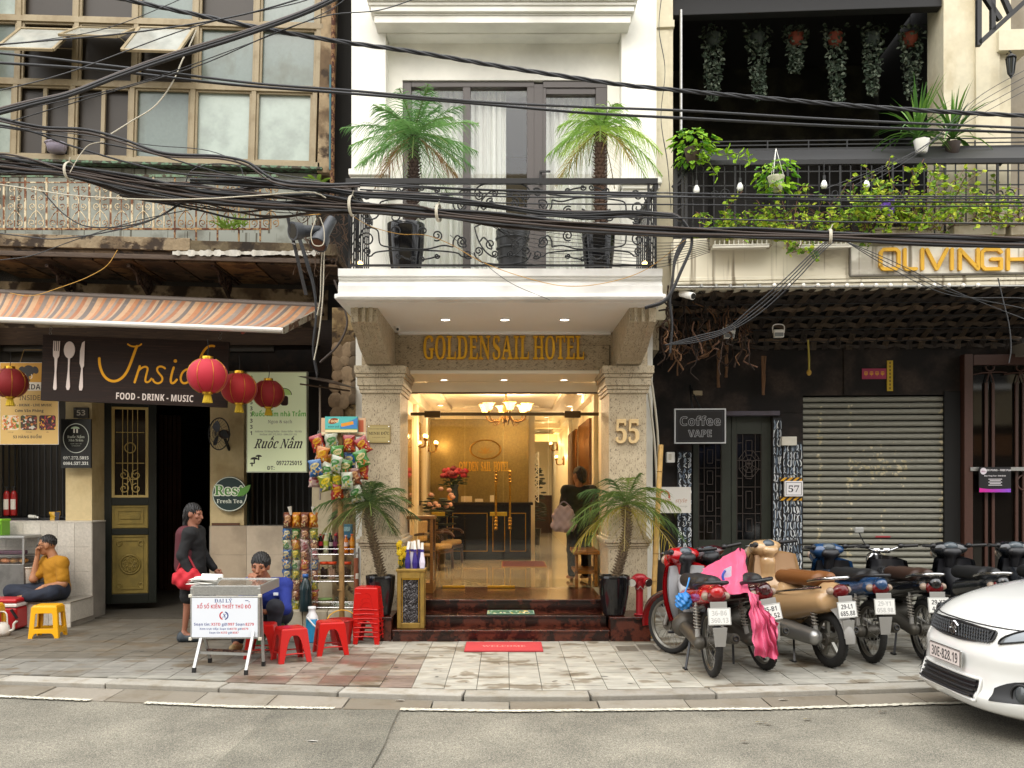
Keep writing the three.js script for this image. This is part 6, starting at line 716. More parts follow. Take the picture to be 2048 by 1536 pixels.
// gate on the right
const gt=thing('brown_gate','brown framed glass gate with iron bars at the right edge','gate',{frame:RF,fixed:true}),gb=(n,x0,y0,x1,y1,w,d,m,r)=>bx(n,x0,y0,x1,y1,w,d,m,r,gt);gb('frame',1929,708,1946,null,0.14,0.15,RM.gate);gb('frame',1947,708,2200,729,0.13,0.14,RM.gate);gb('pane',1946,729,2200,null,0.03,0.01,mat(0x14110e,0.04));for(const px of[1973,1987,2034,2048,2090]){gb('gate_bar',px-3,765,px+3,null,0.08,0.03,RM.gate,0.004);}gb('flat_rail',1941,934,2200,942,0.16,0.02,M.alu);const ar=mb();for(const px of[1980,2041]){const c=RF.at(px,765,0.075),tp=RF.at(px,742,0.075),s=0.045;ar.torus(V(c.x,tp.y+0.05,0.075),0.05,0.01,null,20,6);ar.tube([V(c.x-s,c.y,0.075),V(c.x,tp.y-0.02,0.075),V(c.x+s,c.y,0.075)],0.009,6,10);ar.tube([V(c.x-0.2,c.y+0.1,0.075),V(c.x-0.08,c.y+0.12,0.075),V(c.x,tp.y-0.02,0.075),V(c.x+0.1,c.y+0.13,0.075),V(c.x+0.2,c.y+0.12,0.075)],0.01,6,16);ar.torus(V(c.x+0.06,RF.at(px,965,0).y,0.075),0.1,0.01,null,20,6);}ar.build('gate_scroll',RM.gate,gt);
const pl=thing('gate_placard','black placard with white print and a magenta edge on the brown gate','placard',{frame:RF}),pt=canvas(320,250,(k,w,h)=>{k.fillStyle='#101014';k.fillRect(0,0,w,h);k.fillStyle='#d8d0d8';k.beginPath();k.arc(42,38,34,0,7);k.fill();k.fillStyle='#7a2a5a';k.font='bold 22px sans-serif';k.textAlign='center';k.fillText('pub',42,46);k.fillStyle='#e8e4e8';k.font='bold 26px sans-serif';k.fillText('BEER PONG - FREE PLAY',190,38);k.font='bold 17px sans-serif';k.fillText('Beer Pong Tour - 9:00-00:00',160,92);for(let i=0;i<5;i++)k.fillRect(92+(i%2)*14,116+i*15,140-(i%2)*28,6);const g=k.createLinearGradient(0,0,w,0);g.addColorStop(0,'#d01890');g.addColorStop(1,'#8a4ad0');k.fillStyle=g;k.beginPath();k.moveTo(0,205);k.quadraticCurveTo(60,226,w,214);k.lineTo(w,h);k.lineTo(0,h);k.fill();});board(pl,RF,RF.rect(1958,934,2022,985,0.2),0.2,0.01,M.black,pt,'panel',0.4);
// hanging bits: papers, lamps, sign, number
const pp=(name,label,x0,y0,x1,y1,bg,fg,s,vert)=>{const o=thing(name,label,'paper',{frame:RF}),pr=canvas(vert?64:192,vert?256:80,(k,w,h)=>{k.fillStyle=bg;k.fillRect(0,0,w,h);k.fillStyle=fg;k.strokeStyle=fg;k.lineWidth=4;const n=s;for(let i=0;i<n;i++){const cx=vert?w/ 2 : w * (i + 0.7) /(n+0.4),cy=vert?h*(i+0.7)/(n+0.4):h/ 2, e = vert ? 9 : 15; k.strokeRect(cx - e * 0.7, cy - e, e * 1.4, e * 1.4); k.beginPath(); k.moveTo(cx - e, cy); k.lineTo(cx + e, cy); k.moveTo(cx, cy - e * 1.2); k.lineTo(cx, cy + e * 1.2); k.stroke(); } }); board(o, RF, RF.rect(x0, y0, x1, y1, 0.012), 0.012, 0.006, mat(bg, 0.7), pr, 'sheet', 0.7, { inset: 0.001 }); };
  pp('red_paper', 'pinkish red paper with four yellow characters pasted over the roller shutter', 1724, 737, 1773, 758, '#a83a5a', '#e0a82a', 4); pp('yellow_paper', 'narrow yellow paper strip hanging beside the red paper over the shutter', 1774, 721, 1786, 782, '#c9a82f', '#5a4a1a', 8, 1);
  const nb = thing('number_sign', 'white enamel number 57 with hazard tape above and below it', 'number sign', { frame: RF }), np = canvas(192, 176, (k, w, h) => { k.fillStyle = '#e6e4e6'; k.fillRect(0, 0, w, h); k.strokeStyle = '#2a2a30'; k.lineWidth = 5; k.strokeRect(14, 14, w - 28, h - 28); k.fillStyle = '#1d1d22'; k.font = 'bold 110px serif'; k.textAlign = 'center'; k.fillText('57', w /2,127);});board(nb,RF,RF.rect(1569,962,1606,993,0.09),0.09,0.05,M.whiteP,np,'plate',0.3,{r:0.006});const hz=canvas(128,32,(k,w,h)=>{k.fillStyle='#17171a';k.fillRect(0,0,w,h);k.fillStyle='#d09a1a';for(let i=-1;i<5;i++){k.beginPath();k.moveTo(i*36,h);k.lineTo(i*36+20,h);k.lineTo(i*36+44,0);k.lineTo(i*36+24,0);k.fill();}});for(const[a,b]of[[955,962],[993.5,1001]]){const[x0,x1,y0,y1]=RF.rect(1560,a,1604,b,0.05);const g=new THREE.BoxGeometry(x1-x0,y1-y0,0.02);g.translate((x0+x1)/2,(y0+y1)/2,0.04);mesh('hazard_tape',g,new THREE.MeshStandardMaterial({map:hz,roughness:0.5}),nb);}
const cf=thing('coffee_sign','black Coffee VAPE sign in a pale frame hanging by the door','sign',{frame:RF}),cp=canvas(416,288,(k,w,h)=>{k.fillStyle='#14161a';k.fillRect(0,0,w,h);k.strokeStyle='#2d3138';k.lineWidth=4;k.strokeRect(16,16,w-32,h-32);k.textAlign='center';k.strokeStyle='#b4b6ba';k.lineWidth=4;k.setLineDash([5,2]);k.font='bold 112px sans-serif';k.strokeText('Coffee',w/ 2, 140); k.font = 'bold 84px sans-serif'; k.strokeText('VAPE', w /2,240);});const cr=RF.rect(1349,817,1452,887,0.5);board(cf,RF,cr,0.5,0.06,mat(0xb9bcc0,0.4,{metal:0.5}),cp,'frame',0.3,{inset:0.016});{const a=RF.at(1385,817,0.47),b=RF.at(1380,770,0.2);mb().tube([a,V(a.x-0.01,a.y+0.1,0.42),b],0.012,6,8).tube([V(a.x+0.1,a.y,0.47),V(a.x+0.05,a.y+0.12,0.4),b],0.012,6,8).build('hanger',M.black,cf);const bx2=RF.rect(1386,781,1405,791,0.35);mb().box(bx2[0],bx2[1],bx2[2],bx2[3],0.3,0.35,0.006).build('plug_box',mat(0x8a7c60,0.6),cf);}
const ol=thing('fascia_sign','pale fascia board with large yellow outlined letters OLIVING HO','sign',{frame:RF});{const[a,b,c,d]=RF.rect(1702,488,2250,546,W+0.05);mb().box(a,b,c,d,W+0.01,W+0.05,0.01).build('board',mat(0xdedbd2,0.6,{map:'streak',s:2,sy:1.2}),ol);const rm=mb();rm.box(a-0.012,b,c-0.015,c,W+0.01,W+0.058,0.004).box(a-0.015,a,c,d,W+0.01,W+0.058,0.004);rm.build('rim',mat(0x6a655c,0.5),ol);const ym=mat(0xd6a52a,0.45),G={O:[[0,.15,.15,0,.85,0,1,.15,1,.85,.85,1,.15,1,0,.85,0,.15]],L:[[0,1,0,.15,.15,0,.8,0]],I:[[.5,0,.5,1]],V:[[0,1,.5,0,1,1]],N:[[0,0,0,1,1,0,1,1]],G:[[1,.85,.85,1,.15,1,0,.85,0,.15,.15,0,1,0,1,.5,.5,.5]],H:[[0,0,0,1],[1,0,1,1],[0,.5,1,.5]]};for(const[ch,p0,p1]of[['O',1760,1796],['L',1808,1836],['I',1836,1850],['V',1852,1892],['I',1896,1908],['N',1918,1954],['G',1962,2000],['H',2014,2052],['O',2062,2098]]){const[x0,x1,y0,y1]=RF.rect(p0,500,p1,539,W+0.06),b2=mb();for(const st of G[ch])for(let i=0;i<st.length-2;i+=2)b2.bar(V(lerp(x0,x1,st[i]),lerp(y0,y1,st[i+1]),W+0.075),V(lerp(x0,x1,st[i+2]),lerp(y0,y1,st[i+3]),W+0.075),0.036,0.04,V(0,0,1));const st=G[ch][0];for(let i=0;i<st.length;i+=2)b2.add(new THREE.CylinderGeometry(0.018,0.018,0.04,10).rotateX(PI/ 2).translate(lerp(x0, x1, st[i]), lerp(y0, y1, st[i + 1]), W + 0.0752)); b2.build('letter', ym, ol); } }
  const bu = thing('bulb_string', 'string of small white globe bulbs along the bottom of the cream fascia', 'light string', { frame: RF }); { const a = RF.at(1350, 574, W + 0.04), b = RF.at(2250, 571, W + 0.04); mb().rod(a, b, 0.012).build('conduit', M.alu, bu); for (let i = 0; i < 20; i++) { const p = RF.at(1403 + i * 29, 571, W + 0.06), on = i > 4; mb().rod(V(p.x, p.y + 0.01, p.z), V(p.x, p.y - 0.02, p.z), 0.016).build('socket', M.alu, bu); if (on) mb().sph(V(p.x, p.y - 0.0, p.z + 0.02), 0.022).build('bulb', M.whiteP, bu); } }
  //woven canopy
const wv=thing('woven_canopy','dark woven willow canopy curving under the cream fascia','canopy',{frame:RF,fixed:true}),top=RF.at(1650,577,W).y,bot=RF.at(1650,700,0.02).y,CP=(u,v,o=0)=>{const a=v*PI/ 2; return V(lerp(RF.at(1352, 600, W).x, RF.at(2200, 600, W).x, u), top - (top - bot) * (1 - Math.cos(a)) * 0.85 - (top - bot) * 0.15 * v - o * 0.6, lerp(W - 0.04, 0.06, Math.sin(a)) + o * 0.8); };
  const wm = [mat(0x3a322b, 0.7), mat(0x4d4032, 0.65), mat(0x302823, 0.75), mat(0x655341, 0.6)]; mb().grid(20, 10, (u, v) => CP(u, v, -0.06), 0.01).build('backing', mat(0x0b0a09, 0.9), wv); reseed(81);
  const NR = 30, NB = 8; for (let r = 0; r <= NR; r++) { const b = mb(); for (let q = 0; q < 4; q++) { const pts = []; for (let k = 0; k <= NB * 2; k++) { const v = k /NB/ 2; pts.push(CP((r + (q - 1.5) * 0.13) /NR,v,0.018*Math.sin((k+r)*PI/ 2 + PI /4)+rnd(-0.003,0.003)));}b.tube(pts,0.009,5,24);}b.build('willow_rib',wm[r%3],wv);}
for(let k=0;k<NB;k++){const b=mb();for(let q=0;q<4;q++){const pts=[];for(let r=0;r<=NR*2;r++)pts.push(CP(r/ NR /2,clamp((k+0.5+(q-1.5)*0.12+0.16*Math.sin(r*PI/ 2 + k * PI + 1)) /NB,0,1),-0.022*Math.sin((r/ 2 + k) * PI) + rnd(-0.003, 0.003))); b.tube(pts, 0.009, 5, NR * 4); } b.build('willow_band', wm[(k + 1) % 4], wv); }
  for (let k = 0; k < 4; k++) { const v = 0.2 + k * 0.2, pts = []; for (let r = 0; r <= 8; r++) pts.push(CP(r /8,v,0.05));mb().tube(pts,0.005,5,30).build('steel_wire',M.cableG,wv);}
const rt=thing('hanging_roots','tangle of dead brown roots and twigs hanging at the canopy corner','roots',{frame:RF});{reseed(91);const ms=[mat(0x5a4030,0.9),mat(0x3a2a20,0.9),mat(0x7a5a40,0.9),mat(0x2a201a,0.9)],bs=ms.map(()=>mb());for(let i=0;i<190;i++){const px=1322+Math.pow(rnd(),1.7)*180,py=rnd(570,690),w=rnd(0.4,1.5),p=RF.at(px,py,w),l=rnd(0.08,0.42),pts=[p];for(let k=1;k<5;k++)pts.push(V(p.x+rnd(-0.05,0.05)*k/ 2, p.y - l * k /4,p.z+rnd(-0.03,0.03)));bs[i%4].tube(pts,rnd(0.004,0.012),4,8);}for(const[px,y0,y1]of[[1437,700,775],[1452,690,755],[1527,712,790],[1343,640,720]])for(let i=0;i<5;i++)bs[2].tube([RF.at(px+rnd(-4,4),y0,0.1),RF.at(px+rnd(-3,3),(y0+y1)/2,0.1),RF.at(px+rnd(-2,2),y1,0.08)],0.012,5,8);bs.forEach((b,i)=>{b.build('twigs',ms[i],rt).userData={kind:'stuff'};});}
const bn=thing('knotted_ribbon','pale yellow knotted ribbon hanging from the woven canopy','ribbon',{frame:RF});{const a=RF.at(1616,680,0.4),b=RF.at(1618,745,0.4);mb().tube([a,V(a.x+0.01,lerp(a.y,b.y,0.5),a.z),b],0.012,5,10).build('ribbon',mat(0xb8a548,0.7),bn);mb().sph(b,0.03,1,1.3,0.8).build('knot',mat(0xb8923a,0.7),bn);}
[[1458,668,'left'],[1557,666,'right']].forEach(([px,py,w])=>{const f=thing('flood_light',`${w} of two small white flood lights hung under the woven canopy`,'flood light',{frame:RF,group:'white flood lights'}),p=RF.at(px,py,0.9);mb().box(p.x-0.06,p.x+0.06,p.y-0.055,p.y+0.04,p.z-0.03,p.z+0.03,0.01).build('body',M.whiteP,f);mb().box(p.x-0.05,p.x+0.05,p.y-0.045,p.y+0.0,p.z+0.031,p.z+0.034).build('glass',mat(0x8d9294,0.1),f);mb().tube([V(p.x-0.065,p.y,p.z),V(p.x-0.06,p.y+0.09,p.z),V(p.x+0.06,p.y+0.09,p.z),V(p.x+0.065,p.y,p.z)],0.007,6,16).build('yoke',M.whiteP,f);});
const cc=thing('bullet_camera','white bullet security camera at the left end of the cream fascia','camera',{frame:RF}),cq=RF.at(1373,590,1.85);mb().rod(V(cq.x-0.05,cq.y+0.03,cq.z-0.05),V(cq.x+0.06,cq.y-0.03,cq.z+0.08),0.04,0.04,16).build('body',M.whiteP,cc);mb().rod(V(cq.x+0.06,cq.y-0.03,cq.z+0.08),V(cq.x+0.063,cq.y-0.032,cq.z+0.085),0.032).build('lens',M.blackGloss,cc);mb().rod(V(cq.x-0.06,cq.y+0.09,cq.z-0.06),V(cq.x-0.03,cq.y,cq.z-0.03),0.015).build('mount',M.whiteP,cc);
const wl=thing('wall_lantern','black iron wall lantern on the arch at the right edge','wall lantern',{frame:RF}),wq=RF.at(2022,130,1.25);mb().lathe([[0.001,0.14],[0.05,0.1],[0.06,0.07],[0.001,0.08]],wq,6).build('roof',M.iron,wl);mb().lathe([[0.03,-0.1],[0.05,0.07]],wq,6).build('glass',mat(0x2f3230,0.15),wl);mb().lathe([[0.001,-0.16],[0.015,-0.13],[0.035,-0.1],[0.001,-0.1]],wq,6).build('base',M.iron,wl);for(let k=0;k<6;k++){const a=k*PI/ 3; mb().rod(V(wq.x + Math.sin(a) * 0.032, wq.y - 0.1, wq.z + Math.cos(a) * 0.032), V(wq.x + Math.sin(a) * 0.053, wq.y + 0.07, wq.z + Math.cos(a) * 0.053), 0.005).build('frame_bar', M.iron, wl); } mb().tube([V(wq.x, wq.y + 0.14, wq.z), V(wq.x + 0.02, wq.y + 0.2, wq.z - 0.1), V(wq.x, wq.y + 0.02, wq.z - 0.5)], 0.01, 6, 12).build('arm', M.iron, wl);
  const tb = thing('steel_bracket', 'black triangular steel truss bracket at the top right corner', 'bracket', { frame: RF }); { const q = (x, y) => RF.at(x, y, 1.9), bar = (a, b, n) => mb().bar(a, b, 0.045, 0.06, V(0, 0, 1)).build(n, M.black, tb); bar(q(1957, -30), q(1957, 92), 'upright'); bar(q(1957, 88), q(2075, -20), 'strut'); bar(q(1985, -30), q(1985, 62), 'upright'); bar(q(1957, -25), q(2000, 40), 'web'); bar(q(2000, -20), q(2020, 26), 'web'); }
}
//balcony of the right building:iron frame,planters
{
const t=thing('right_balcony_rail','black iron balcony frame with a mesh shelf and grid bars above the cream fascia','railing',{frame:RF,fixed:true}),W=1.85,A=(x,y,w=W)=>RF.at(x,y,w),Z1=V(0,0,1),bar=(n,a,b,s=0.02)=>mb().bar(a,b,s,s,Z1).build(n,M.iron,t);
mb().quad(A(1372,322),A(2150,318),A(2150,292,W-0.45),A(1400,302,W-0.45)).build('mesh_shelf',mat(0x242424,0.6,{map:'weave',s:0.05}),t);bar('shelf_rail',A(1368,327),A(2150,321),0.05);bar('shelf_rail',A(1400,302,W-0.45),A(2150,292,W-0.45),0.03);bar('upper_rail',A(1400,284,W-0.45),A(2150,274,W-0.45),0.012);bar('upper_rail',A(1400,292,W-0.45),A(2150,283,W-0.45),0.012);for(const x of[1535,1617,1694,1780,1950])bar('upper_post',A(x,300,W-0.45),A(x,281,W-0.45),0.014);for(const x of[1380,1530,1690,1830,2000])bar('shelf_brace',A(x,330),A(x+18,303,W-0.43),0.025);
for(let i=0;i<34;i++)bar('grid_bar',A(1365+i*21,328),A(1365+i*21,488),i%5?0.012:0.022);for(const y of[344,372,470])bar('grid_rail',A(1365,y),A(2120,y-3),0.012);for(const x of[1440,1560,1680,1800,1970,2010])for(const s of[1,-1]){const c=A(x+s*9,388);mb().tube(curl(0,0,0.055,0,1.4,s).map((p)=>V(c.x+p.x,c.y+p.y,W)),0.008,5,26).build('scroll',M.iron,t);}
bar('corner_post',A(1351,335),A(1351,490),0.04);bar('corner_post',A(1372,330),A(1372,490),0.03);for(let i=0;i<6;i++)bar('corner_lattice',A(1350,350+i*24),A(1373,336+i*24),0.014);bar('corner_strut',A(1345,375),A(1382,330),0.03);
const box=(x0,x1,y0,y1,label)=>{const p=thing('planter_box',label,'planter',{frame:RF,group:'planter boxes of the right balcony'}),[a,b,c,d]=RF.rect(x0,y0,x1,y1,W+0.2),m=mat(0xa39a88,0.85,{map:'plaster',s:0.6});mb().box(a,b,c,d-0.025,W+0.02,W+0.2,0.012).build('trough',m,p);mb().box(a-0.012,b+0.012,d-0.025,d,W+0.005,W+0.215,0.008).build('rim',m,p);mb().box(a+0.015,b-0.015,d-0.03,d+0.004,W+0.03,W+0.19).build('soil',mat(0x2a211a,0.95),p);};
box(1420,1545,468,492,'grey planter box at the left end of the balcony, nearest the hotel');box(1580,1700,466,490,'grey planter box second from the left, over the lamp tray');box(1750,1866,454,478,'grey planter box left of the yellow letter sign top');box(1908,2012,444,470,'grey planter box by the right column of the balcony');box(2022,2110,444,470,'grey planter box cut off by the right edge');
[[1424,1536],[1594,1702]].forEach(([a,b],i)=>{const p=thing('drip_tray',['left','right'][i]+' white slotted drip tray hanging over the fascia edge','tray',{frame:RF,group:'white drip trays'}),[x0,x1,y0,y1]=RF.rect(a,483,b,499,W+0.2),m=mat(0xc9c5b8,0.6);mb().box(x0,x1,y0+0.025,y0+0.04,W+0.08,W+0.28,0.005).build('tray',m,p);mb().box(x0,x1,y0,y0+0.024,W+0.26,W+0.275,0.004).build('rim',m,p);for(let k=0;k<12;k++){const x=lerp(x0,x1,(k+0.5)/12);mb().box(x-0.004,x+0.004,y0+0.04,y1,W+0.1,W+0.26).build('slat',m,p);}});
['leftmost','second','third','fourth'].forEach((w,i)=>{const b=thing('hanging_bulb',`${w} of the unlit white bulbs hanging under the balcony shelf${i ? ', counted from the hotel' : ''}`,'light bulb',{frame:RF,group:'unlit bulbs under the balcony shelf'}),p=A([1393,1480,1648,1733][i],[380,375,370,370][i],W+0.12);mb().lathe([[0.001,-0.04],[0.025,-0.035],[0.035,-0.01],[0.03,0.02],[0.015,0.05],[0.001,0.05]],p,14).build('bulb',mat(0xe2e2de,0.15),b);mb().rod(V(p.x,p.y+0.05,p.z),V(p.x,p.y+0.1,p.z),0.018).build('socket',M.black,b);mb().rod(V(p.x,p.y+0.1,p.z),V(p.x,A(1393,335).y,p.z),0.005).build('wire',M.black,b);});
}
// ---------- plants ----------
const leafM=(c,t=0.3)=>new THREE.MeshPhysicalMaterial({color:new THREE.Color(c),roughness:0.75,transmission:t,thickness:0,side:THREE.DoubleSide,specularIntensity:0.4});
class Leaves{constructor(){this.p=[];}
leaf(p,dir,side,len,wid,bend=0.15,n=2){const nrm=side.clone().cross(dir).normalize();const pt=(t,s)=>{const w=s*wid*Math.sin(PI*Math.pow(t*0.94+0.03,0.7));return p.clone().addScaledVector(dir,len*t).addScaledVector(side,w).addScaledVector(nrm,-bend*len*t*t+Math.abs(s)*wid*0.35);};for(let i=0;i<n;i++){const a=i/ n, b = (i + 1) /n;for(const s of[-1,1]){const A=pt(a,0),B=pt(b,0),C=pt(b,s),E=pt(a,s);this.p.push(A,B,C,A,C,E);}}return this;}
blade(p,dir,side,len,wid,droop){let q=p.clone(),d=dir.clone(),w=wid;const st=2;for(let i=0;i<st;i++){const e=q.clone().addScaledVector(d,len/ st); e.y -= droop * len * (i + 0.5) /st;const w2=i===st-1?0.0004:w*0.75;this.p.push(q.clone().addScaledVector(side,-w),q.clone().addScaledVector(side,w),e.clone().addScaledVector(side,w2),q.clone().addScaledVector(side,-w),e.clone().addScaledVector(side,w2),e.clone().addScaledVector(side,-w2));q=e;w=w2;}return this;}
build(name,m,parent){const r=mb();r.tri(this.p);return r.uv().build(name,m,parent);}}
const rdir=()=>{const a=rnd(6.283),z=rnd(-1,1),r=Math.sqrt(1-z*z);return V(r*Math.cos(a),z,r*Math.sin(a));};
function palm(name,label,potAt,potR,potH,trunk,o){
const t=thing(name,label,'palm'),pm=mat(0x101012,0.1);
const pr=[[0.001,0],[potR*0.62,0],[potR*0.7,0.02],[potR*0.93,potH*0.55],[potR,potH*0.92],[potR,potH],[potR*0.93,potH],[potR*0.9,potH*0.93],[0.001,potH*0.93]];
mb().lathe(pr,potAt,28).build('pot',o.ribbed?mat(0x0e0e10,0.2):pm,t);mb().lathe([[0.001,potH*0.935],[potR*0.89,potH*0.935]],potAt,20).build('soil',mat(0x3a3026,0.95),t);
const cv=new THREE.CatmullRomCurve3(trunk),L=cv.getLength(),tr=mb(),n=26;reseed(o.seed);
for(let i=0;i<n;i++){const a=cv.getPoint(i/ n), b = cv.getPoint((i + 1.1) /n),r=(o.tr??0.042)*(1-0.15*i/ n); tr.rod(a, b, r * 1.02, r * 0.9, 9); for (let k = 0; k < 7; k++) { const g = k * 0.9 + i * 0.55, d = V(Math.cos(g), 0.6, Math.sin(g)); const s = a.clone().addScaledVector(V(d.x, 0, d.z), r * 0.8); tr.rod(s, s.clone().addScaledVector(d, 0.026 + rnd(0.014)), 0.012, 0.004, 4); } } tr.build('trunk', mat(o.bark ?? 0x5a4a36, 0.95, { map: 'blotch', s: 0.1 }), t);
  const top = cv.getPoint(1), F = o.n ?? 30;
  for (let f = 0; f < F; f++) {
    const q = (f + 0.5) /F,az=f*2.39996+rnd(-0.2,0.2),el=lerp(1.35,o.low??-0.35,Math.pow(q,0.85))+rnd(-0.1,0.1),len=o.len*(0.75+0.3*Math.sin(q*PI))*rnd(0.85,1.1),d=V(Math.cos(az)*Math.cos(el),Math.sin(el),Math.sin(az)*Math.cos(el));if(o.squash)d.z*=o.squash;
const sag=o.sag*(0.6+0.6*Math.cos(el)),pt=(s)=>{const p=top.clone().addScaledVector(d,len*s);p.y-=sag*len*s*s;return p;},old=q>(o.old??0.86),Lf=new Leaves(),N=o.leaflets??34;
const rach=mb().tube([0,0.25,0.5,0.75,1].map(pt),0.0045,4,10);
for(let i=3;i<N;i++){const s=i/ N, p = pt(s), tan = pt(Math.min(1, s + 0.02)).sub(pt(s - 0.02)).normalize(), side = tan.clone().cross(UPV).normalize(), up = side.clone().cross(tan).normalize(), ll = o.leaf * Math.sin(PI * (0.16 + 0.8 * s)) * rnd(0.85, 1.15); for (const sg of [-1, 1]) { const dir = tan.clone().multiplyScalar(0.45 + s * 0.6 + rnd(-0.2, 0.2)).addScaledVector(side, sg * 0.95).addScaledVector(up, rnd(-0.35, 0.4)).normalize(); Lf.blade(p, dir, up.clone().addScaledVector(tan, 0.6).addScaledVector(side, rnd(-0.5, 0.5)).normalize(), ll, 0.0042, o.ld ?? 0.55); } }
    const c = old ? o.oldCol : o.cols[f % o.cols.length]; const fr = Lf.build('frond', leafM(c, 0.35), t); rach.build('rachis', mat(old ? 0x7a6a3a : 0x5d6e2c, 0.6), fr);
  }
  return t;
}
const Zg = 9.98, gb = 0.252;
palm('potted_palm', 'slender potted palm on the left block of the hotel steps, by the red stool stack', V(X(761, Zg), gb, -Zg), 0.155, 0.42, [P(764, 1152, Zg), P(752, 1105, Zg), P(740, 1055, Zg), P(736, 1010, Zg)], { seed: 101, len: 0.6, sag: 0.5, leaf: 0.22, n: 20, leaflets: 28, cols: [0x43592a, 0x374c26, 0x506232], oldCol: 0x6a6a36, low: -0.2, bark: 0x54452f, tr: 0.036 });
palm('potted_palm', 'slender potted palm with yellowing lower fronds on the right block of the hotel steps', V(X(1228, Zg), gb, -Zg), 0.165, 0.42, [P(1233, 1152, Zg), P(1246, 1105, Zg), P(1254, 1060, Zg), P(1252, 1010, Zg)], { seed: 140, len: 0.72, sag: 0.55, leaf: 0.24, n: 20, leaflets: 30, cols: [0x566b2e, 0x476030, 0x68772f], oldCol: 0x9a8a2c, old: 0.76, low: -0.35, bark: 0x5c4c38, tr: 0.04 });
const Zp = 9.6;
palm('potted_palm', 'dense dark green potted palm on the left side of the hotel balcony', V(X(812, Zp), SLAB, -Zp), 0.19, 0.62, [P(818, 470, Zp), P(826, 400, Zp), P(828, 340, Zp), P(828, 270, Zp)], { seed: 170, len: 0.7, sag: 0.26, leaf: 0.25, n: 36, leaflets: 30, cols: [0x5f8a48, 0x74a058, 0x527c40], oldCol: 0x8a6a44, old: 0.92, low: -0.6, bark: 0x3a2c24, tr: 0.055 });
palm('potted_palm', 'yellow green potted palm with arching fronds on the right side of the hotel balcony', V(X(1197, Zp), SLAB, -Zp), 0.17, 0.6, [P(1202, 470, Zp), P(1200, 400, Zp), P(1200, 330, Zp), P(1201, 265, Zp)], { seed: 190, len: 0.64, sag: 0.6, leaf: 0.23, n: 26, leaflets: 28, cols: [0x85a848, 0x9cba50, 0x749a40], oldCol: 0xa08f3a, old: 0.88, low: -0.2, bark: 0x4a3628, tr: 0.058 });
{ const c = V(X(1025, 9.7), SLAB, -9.7), t = thing('balcony_pot', 'tall black ribbed pot in the middle of the hotel balcony', 'pot'); mb().lathe([[0.001, 0], [0.12, 0], [0.13, 0.05], [0.155, 0.4], [0.17, 0.58], [0.15, 0.58], [0.14, 0.5], [0.001, 0.5]], c, 24).build('body', mat(0x2a2b2c, 0.35), t); for (let i = 0; i < 5; i++) mb().torus(V(c.x, c.y + 0.1 + i * 0.1, c.z), 0.142 + i * 0.007, 0.008, UPV, 24, 6).build('rib', mat(0x26282a, 0.35), t); }
//right building greenery,in the frame of its facade
const lgM=[0x9cb62a,0x7ea02a,0xb6c23c,0x5c8024].map((c)=>leafM(c,0.35)),twM=mat(0x6a4a3a,0.9);
function vine(name,label,px0,px1,py,h,n,lv,seed,w=2.0){
const t=thing(name,label,'plant',{frame:RF,group:'vines of the balcony planters'}),L=lgM.map(()=>new Leaves()),tw=mb();reseed(seed);
for(let i=0;i<n;i++){let p=RF.at(rnd(px0,px1),py,w+rnd(-0.08,0.12)),d=V(rnd(-0.7,0.7),rnd(0.5,1.1),rnd(-0.2,0.5)).normalize();const len=h*rnd(0.35,1.1),pts=[p];for(let k=1;k<=6;k++){d=d.add(V(rnd(-0.5,0.5),rnd(-0.45,0.35)-k*0.04,rnd(-0.25,0.3))).normalize();p=p.clone().addScaledVector(d,len/ 6); pts.push(p); } tw.tube(pts, rnd(0.002, 0.0045), 4, 12); const cv = new THREE.CatmullRomCurve3(pts); for (let k = 0; k < lv * 1.2; k++) { const q = cv.getPoint(Math.sqrt(rnd())).addScaledVector(rdir(), 0.03), dir = V(rnd(-1, 1), rnd(-0.7, 0.3), rnd(0, 1)).normalize(), sd = dir.clone().cross(rdir()).normalize(), s = rnd(0.035, 0.07); L[Math.floor(rnd(4))].leaf(q, dir, sd, s, s * 0.4); } }
  L.forEach((l, i) => { l.build('foliage', lgM[i], t).userData = { kind: 'stuff' }; }); tw.build('twigs', twM, t).userData = { kind: 'stuff' }; return t;
}
vine('trailing_vine', 'tangled yellow green vine filling the planter nearest the hotel', 1400, 1545, 474, 0.5, 38, 10, 201); vine('trailing_vine', 'thin leafy vine rising behind the second planter under the hanging pot', 1545, 1720, 474, 0.7, 44, 9, 202); vine('trailing_vine', 'bushy bright vine in the planter left of the letter sign', 1715, 1880, 462, 0.78, 60, 16, 203); vine('trailing_vine', 'sparse twiggy vine in the planter before the right column', 1880, 2010, 452, 0.75, 34, 8, 204); vine('trailing_vine', 'vine with pale leaves cut off by the right edge', 2005, 2090, 455, 0.8, 24, 9, 205); vine('trailing_vine', 'small sprig trailing over the fascia below the second planter', 1570, 1610, 505, 0.25, 8, 8, 206, 2.15);
